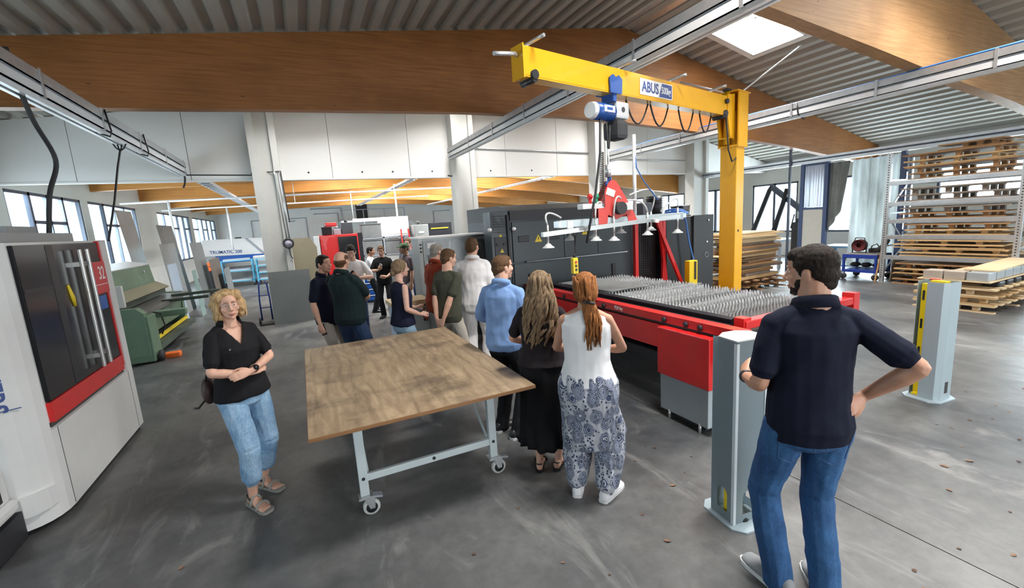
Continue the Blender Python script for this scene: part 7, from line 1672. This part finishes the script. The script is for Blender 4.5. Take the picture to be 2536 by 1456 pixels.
MB().box((1.90, 7.285, 1.05), (2.07, 7.3, 1.62)).build('door_window', M['dark_glass'], t, W)
for z in (1.68, 1.74, 1.80): MB().cyl((1.795, 7.325, z), (1.795, 7.31, z), 0.016).build('hole', M['joint_dark'], t, W)
MB().box((1.90, 7.292, 1.73), (2.04, 7.3, 1.82)).build('paper_label', M['sign_white'], t, W)
MB().box((1.74, 7.25, 1.90), (3.0, 7.9, 1.925)).build('top_sheet', M['galv_white'], t, W)
# small bench with timber top, blue drawer unit
t = thing('small_workbench', 'small grey bench with a timber top behind the woman with the hair bun', 'bench', (1.44, 6.98, 0))
MB().bbox((-0.32, -0.22, 0.90), (0.28, 0.3, 0.97), 0.006).build('bench_top', M['plank_pale'], t)
MB().box((-0.22, -0.18, 0.02), (0.26, 0.26, 0.90)).build('body', M['sheet_dark'], t)
MB().box((-0.28, -0.2, 0.02), (-0.22, 0.26, 0.9)).build('side_edge', M['sheet_film'], t)
t = thing('drawer_unit', 'blue drawer unit with pale handles behind the man in black', 'drawer unit', (1.62, 13.5, 0))
MB().box((-0.35, -0.28, 0.05), (0.35, 0.3, 0.80)).build('body', PB, t)
for k in range(4):
    d = MB().bbox((-0.33, -0.30, 0.08 + k * 0.18), (0.33, -0.28, 0.24 + k * 0.18), 0.004).build('drawer', PB, t)
    MB().box((-0.3, -0.32, 0.20 + k * 0.18), (0.3, -0.30, 0.225 + k * 0.18)).build('handle', M['galv_white'], d)
MB().box((-0.45, -0.32, 0.80), (0.45, 0.35, 0.85)).build('top', M['plank_pale'], t)
for x in (-0.28, 0.28): MB().cyl((x, -0.2, 0), (x, -0.2, 0.05), 0.03).build('foot', M['black_rubber'], t)
for k in range(4):
    o = MB().bbox((-0.09, -0.08, 0), (0.09, 0.08, 0.07), 0.01).build('parts_tray', M['sheet_alu'] if k % 2 else M['red_paint']); o.location = (1.3 + k * 0.21, 13.45, 0.85); tag(o, '%s small parts tray on the blue drawer unit' % ('pale metal' if k % 2 else 'red'), 'tray', 'trays on the drawer unit')
# trays and pipes of the far hall
def ladder_tray(label, x, z, y0, y1):
    t = thing('cable_ladder', label, 'cable tray', (x, y0, z))
    for s in (-1, 1): MB().box((s * 0.13 - 0.012, 0, 0), (s * 0.13 + 0.012, y1 - y0, 0.07)).build('side_rail', M['galv_white'], t)
    me = MB().box((-0.13, -0.06, 0.0), (0.13, 0.06, 0.015)).mesh('rung'); me.materials.append(M['galv_white'])
    for k in range(int((y1 - y0) / 0.42)): share(me, 'rung', t, (0, 0.2 + k * 0.42, 0))
    MB().box((-0.1, 0, 0.03), (0.08, y1 - y0, 0.09)).build('cable_bundle', M['black_rubber'], t)
ladder_tray('white cable ladder continuing past the column into the far hall', -2.05, 3.55, 12.8, 36)
ladder_tray('white cable ladder ending above the red machine', 4.1, 3.86, 12.8, 34)
ladder_tray('white cable ladder above the grey and black machine', 9.3, 3.72, 12.8, 34)
for k, y in enumerate((17.4, 21.9)):
    o = MB().tube([(-4.8, y, 3.35), (0, y, 3.46), (6, y, 3.58)], 0.03, 8).build('air_pipe', M['galv_white']); tag(o, 'white air pipe running under the far beams, with a drop beside the windows' if k == 0 else 'white air pipe running under the far beams, without windows beside its drop', 'pipe')
    MB().tube([(0, y, 3.46), (0, y, 3.94)], 0.012, 6).build('hanger', M['galv_white'], o)
    MB().tube([(-3.6 + k, y, 3.38), (-3.6 + k, y, 1.6)], 0.035, 8).build('drop', M['galv_white'], o)
o = MB().tube([(4.0, 20.0, 4.0), (4.0, 20.0, 1.2)], 0.035, 8).build('drop_pipe', M['galv_white']); tag(o, 'white pipe dropping from the ceiling behind the visitors in the far hall', 'pipe')
MB().sphere((4.0, 20.0, 1.18), 0.06, 10, 8).build('valve', M['galv'], o)
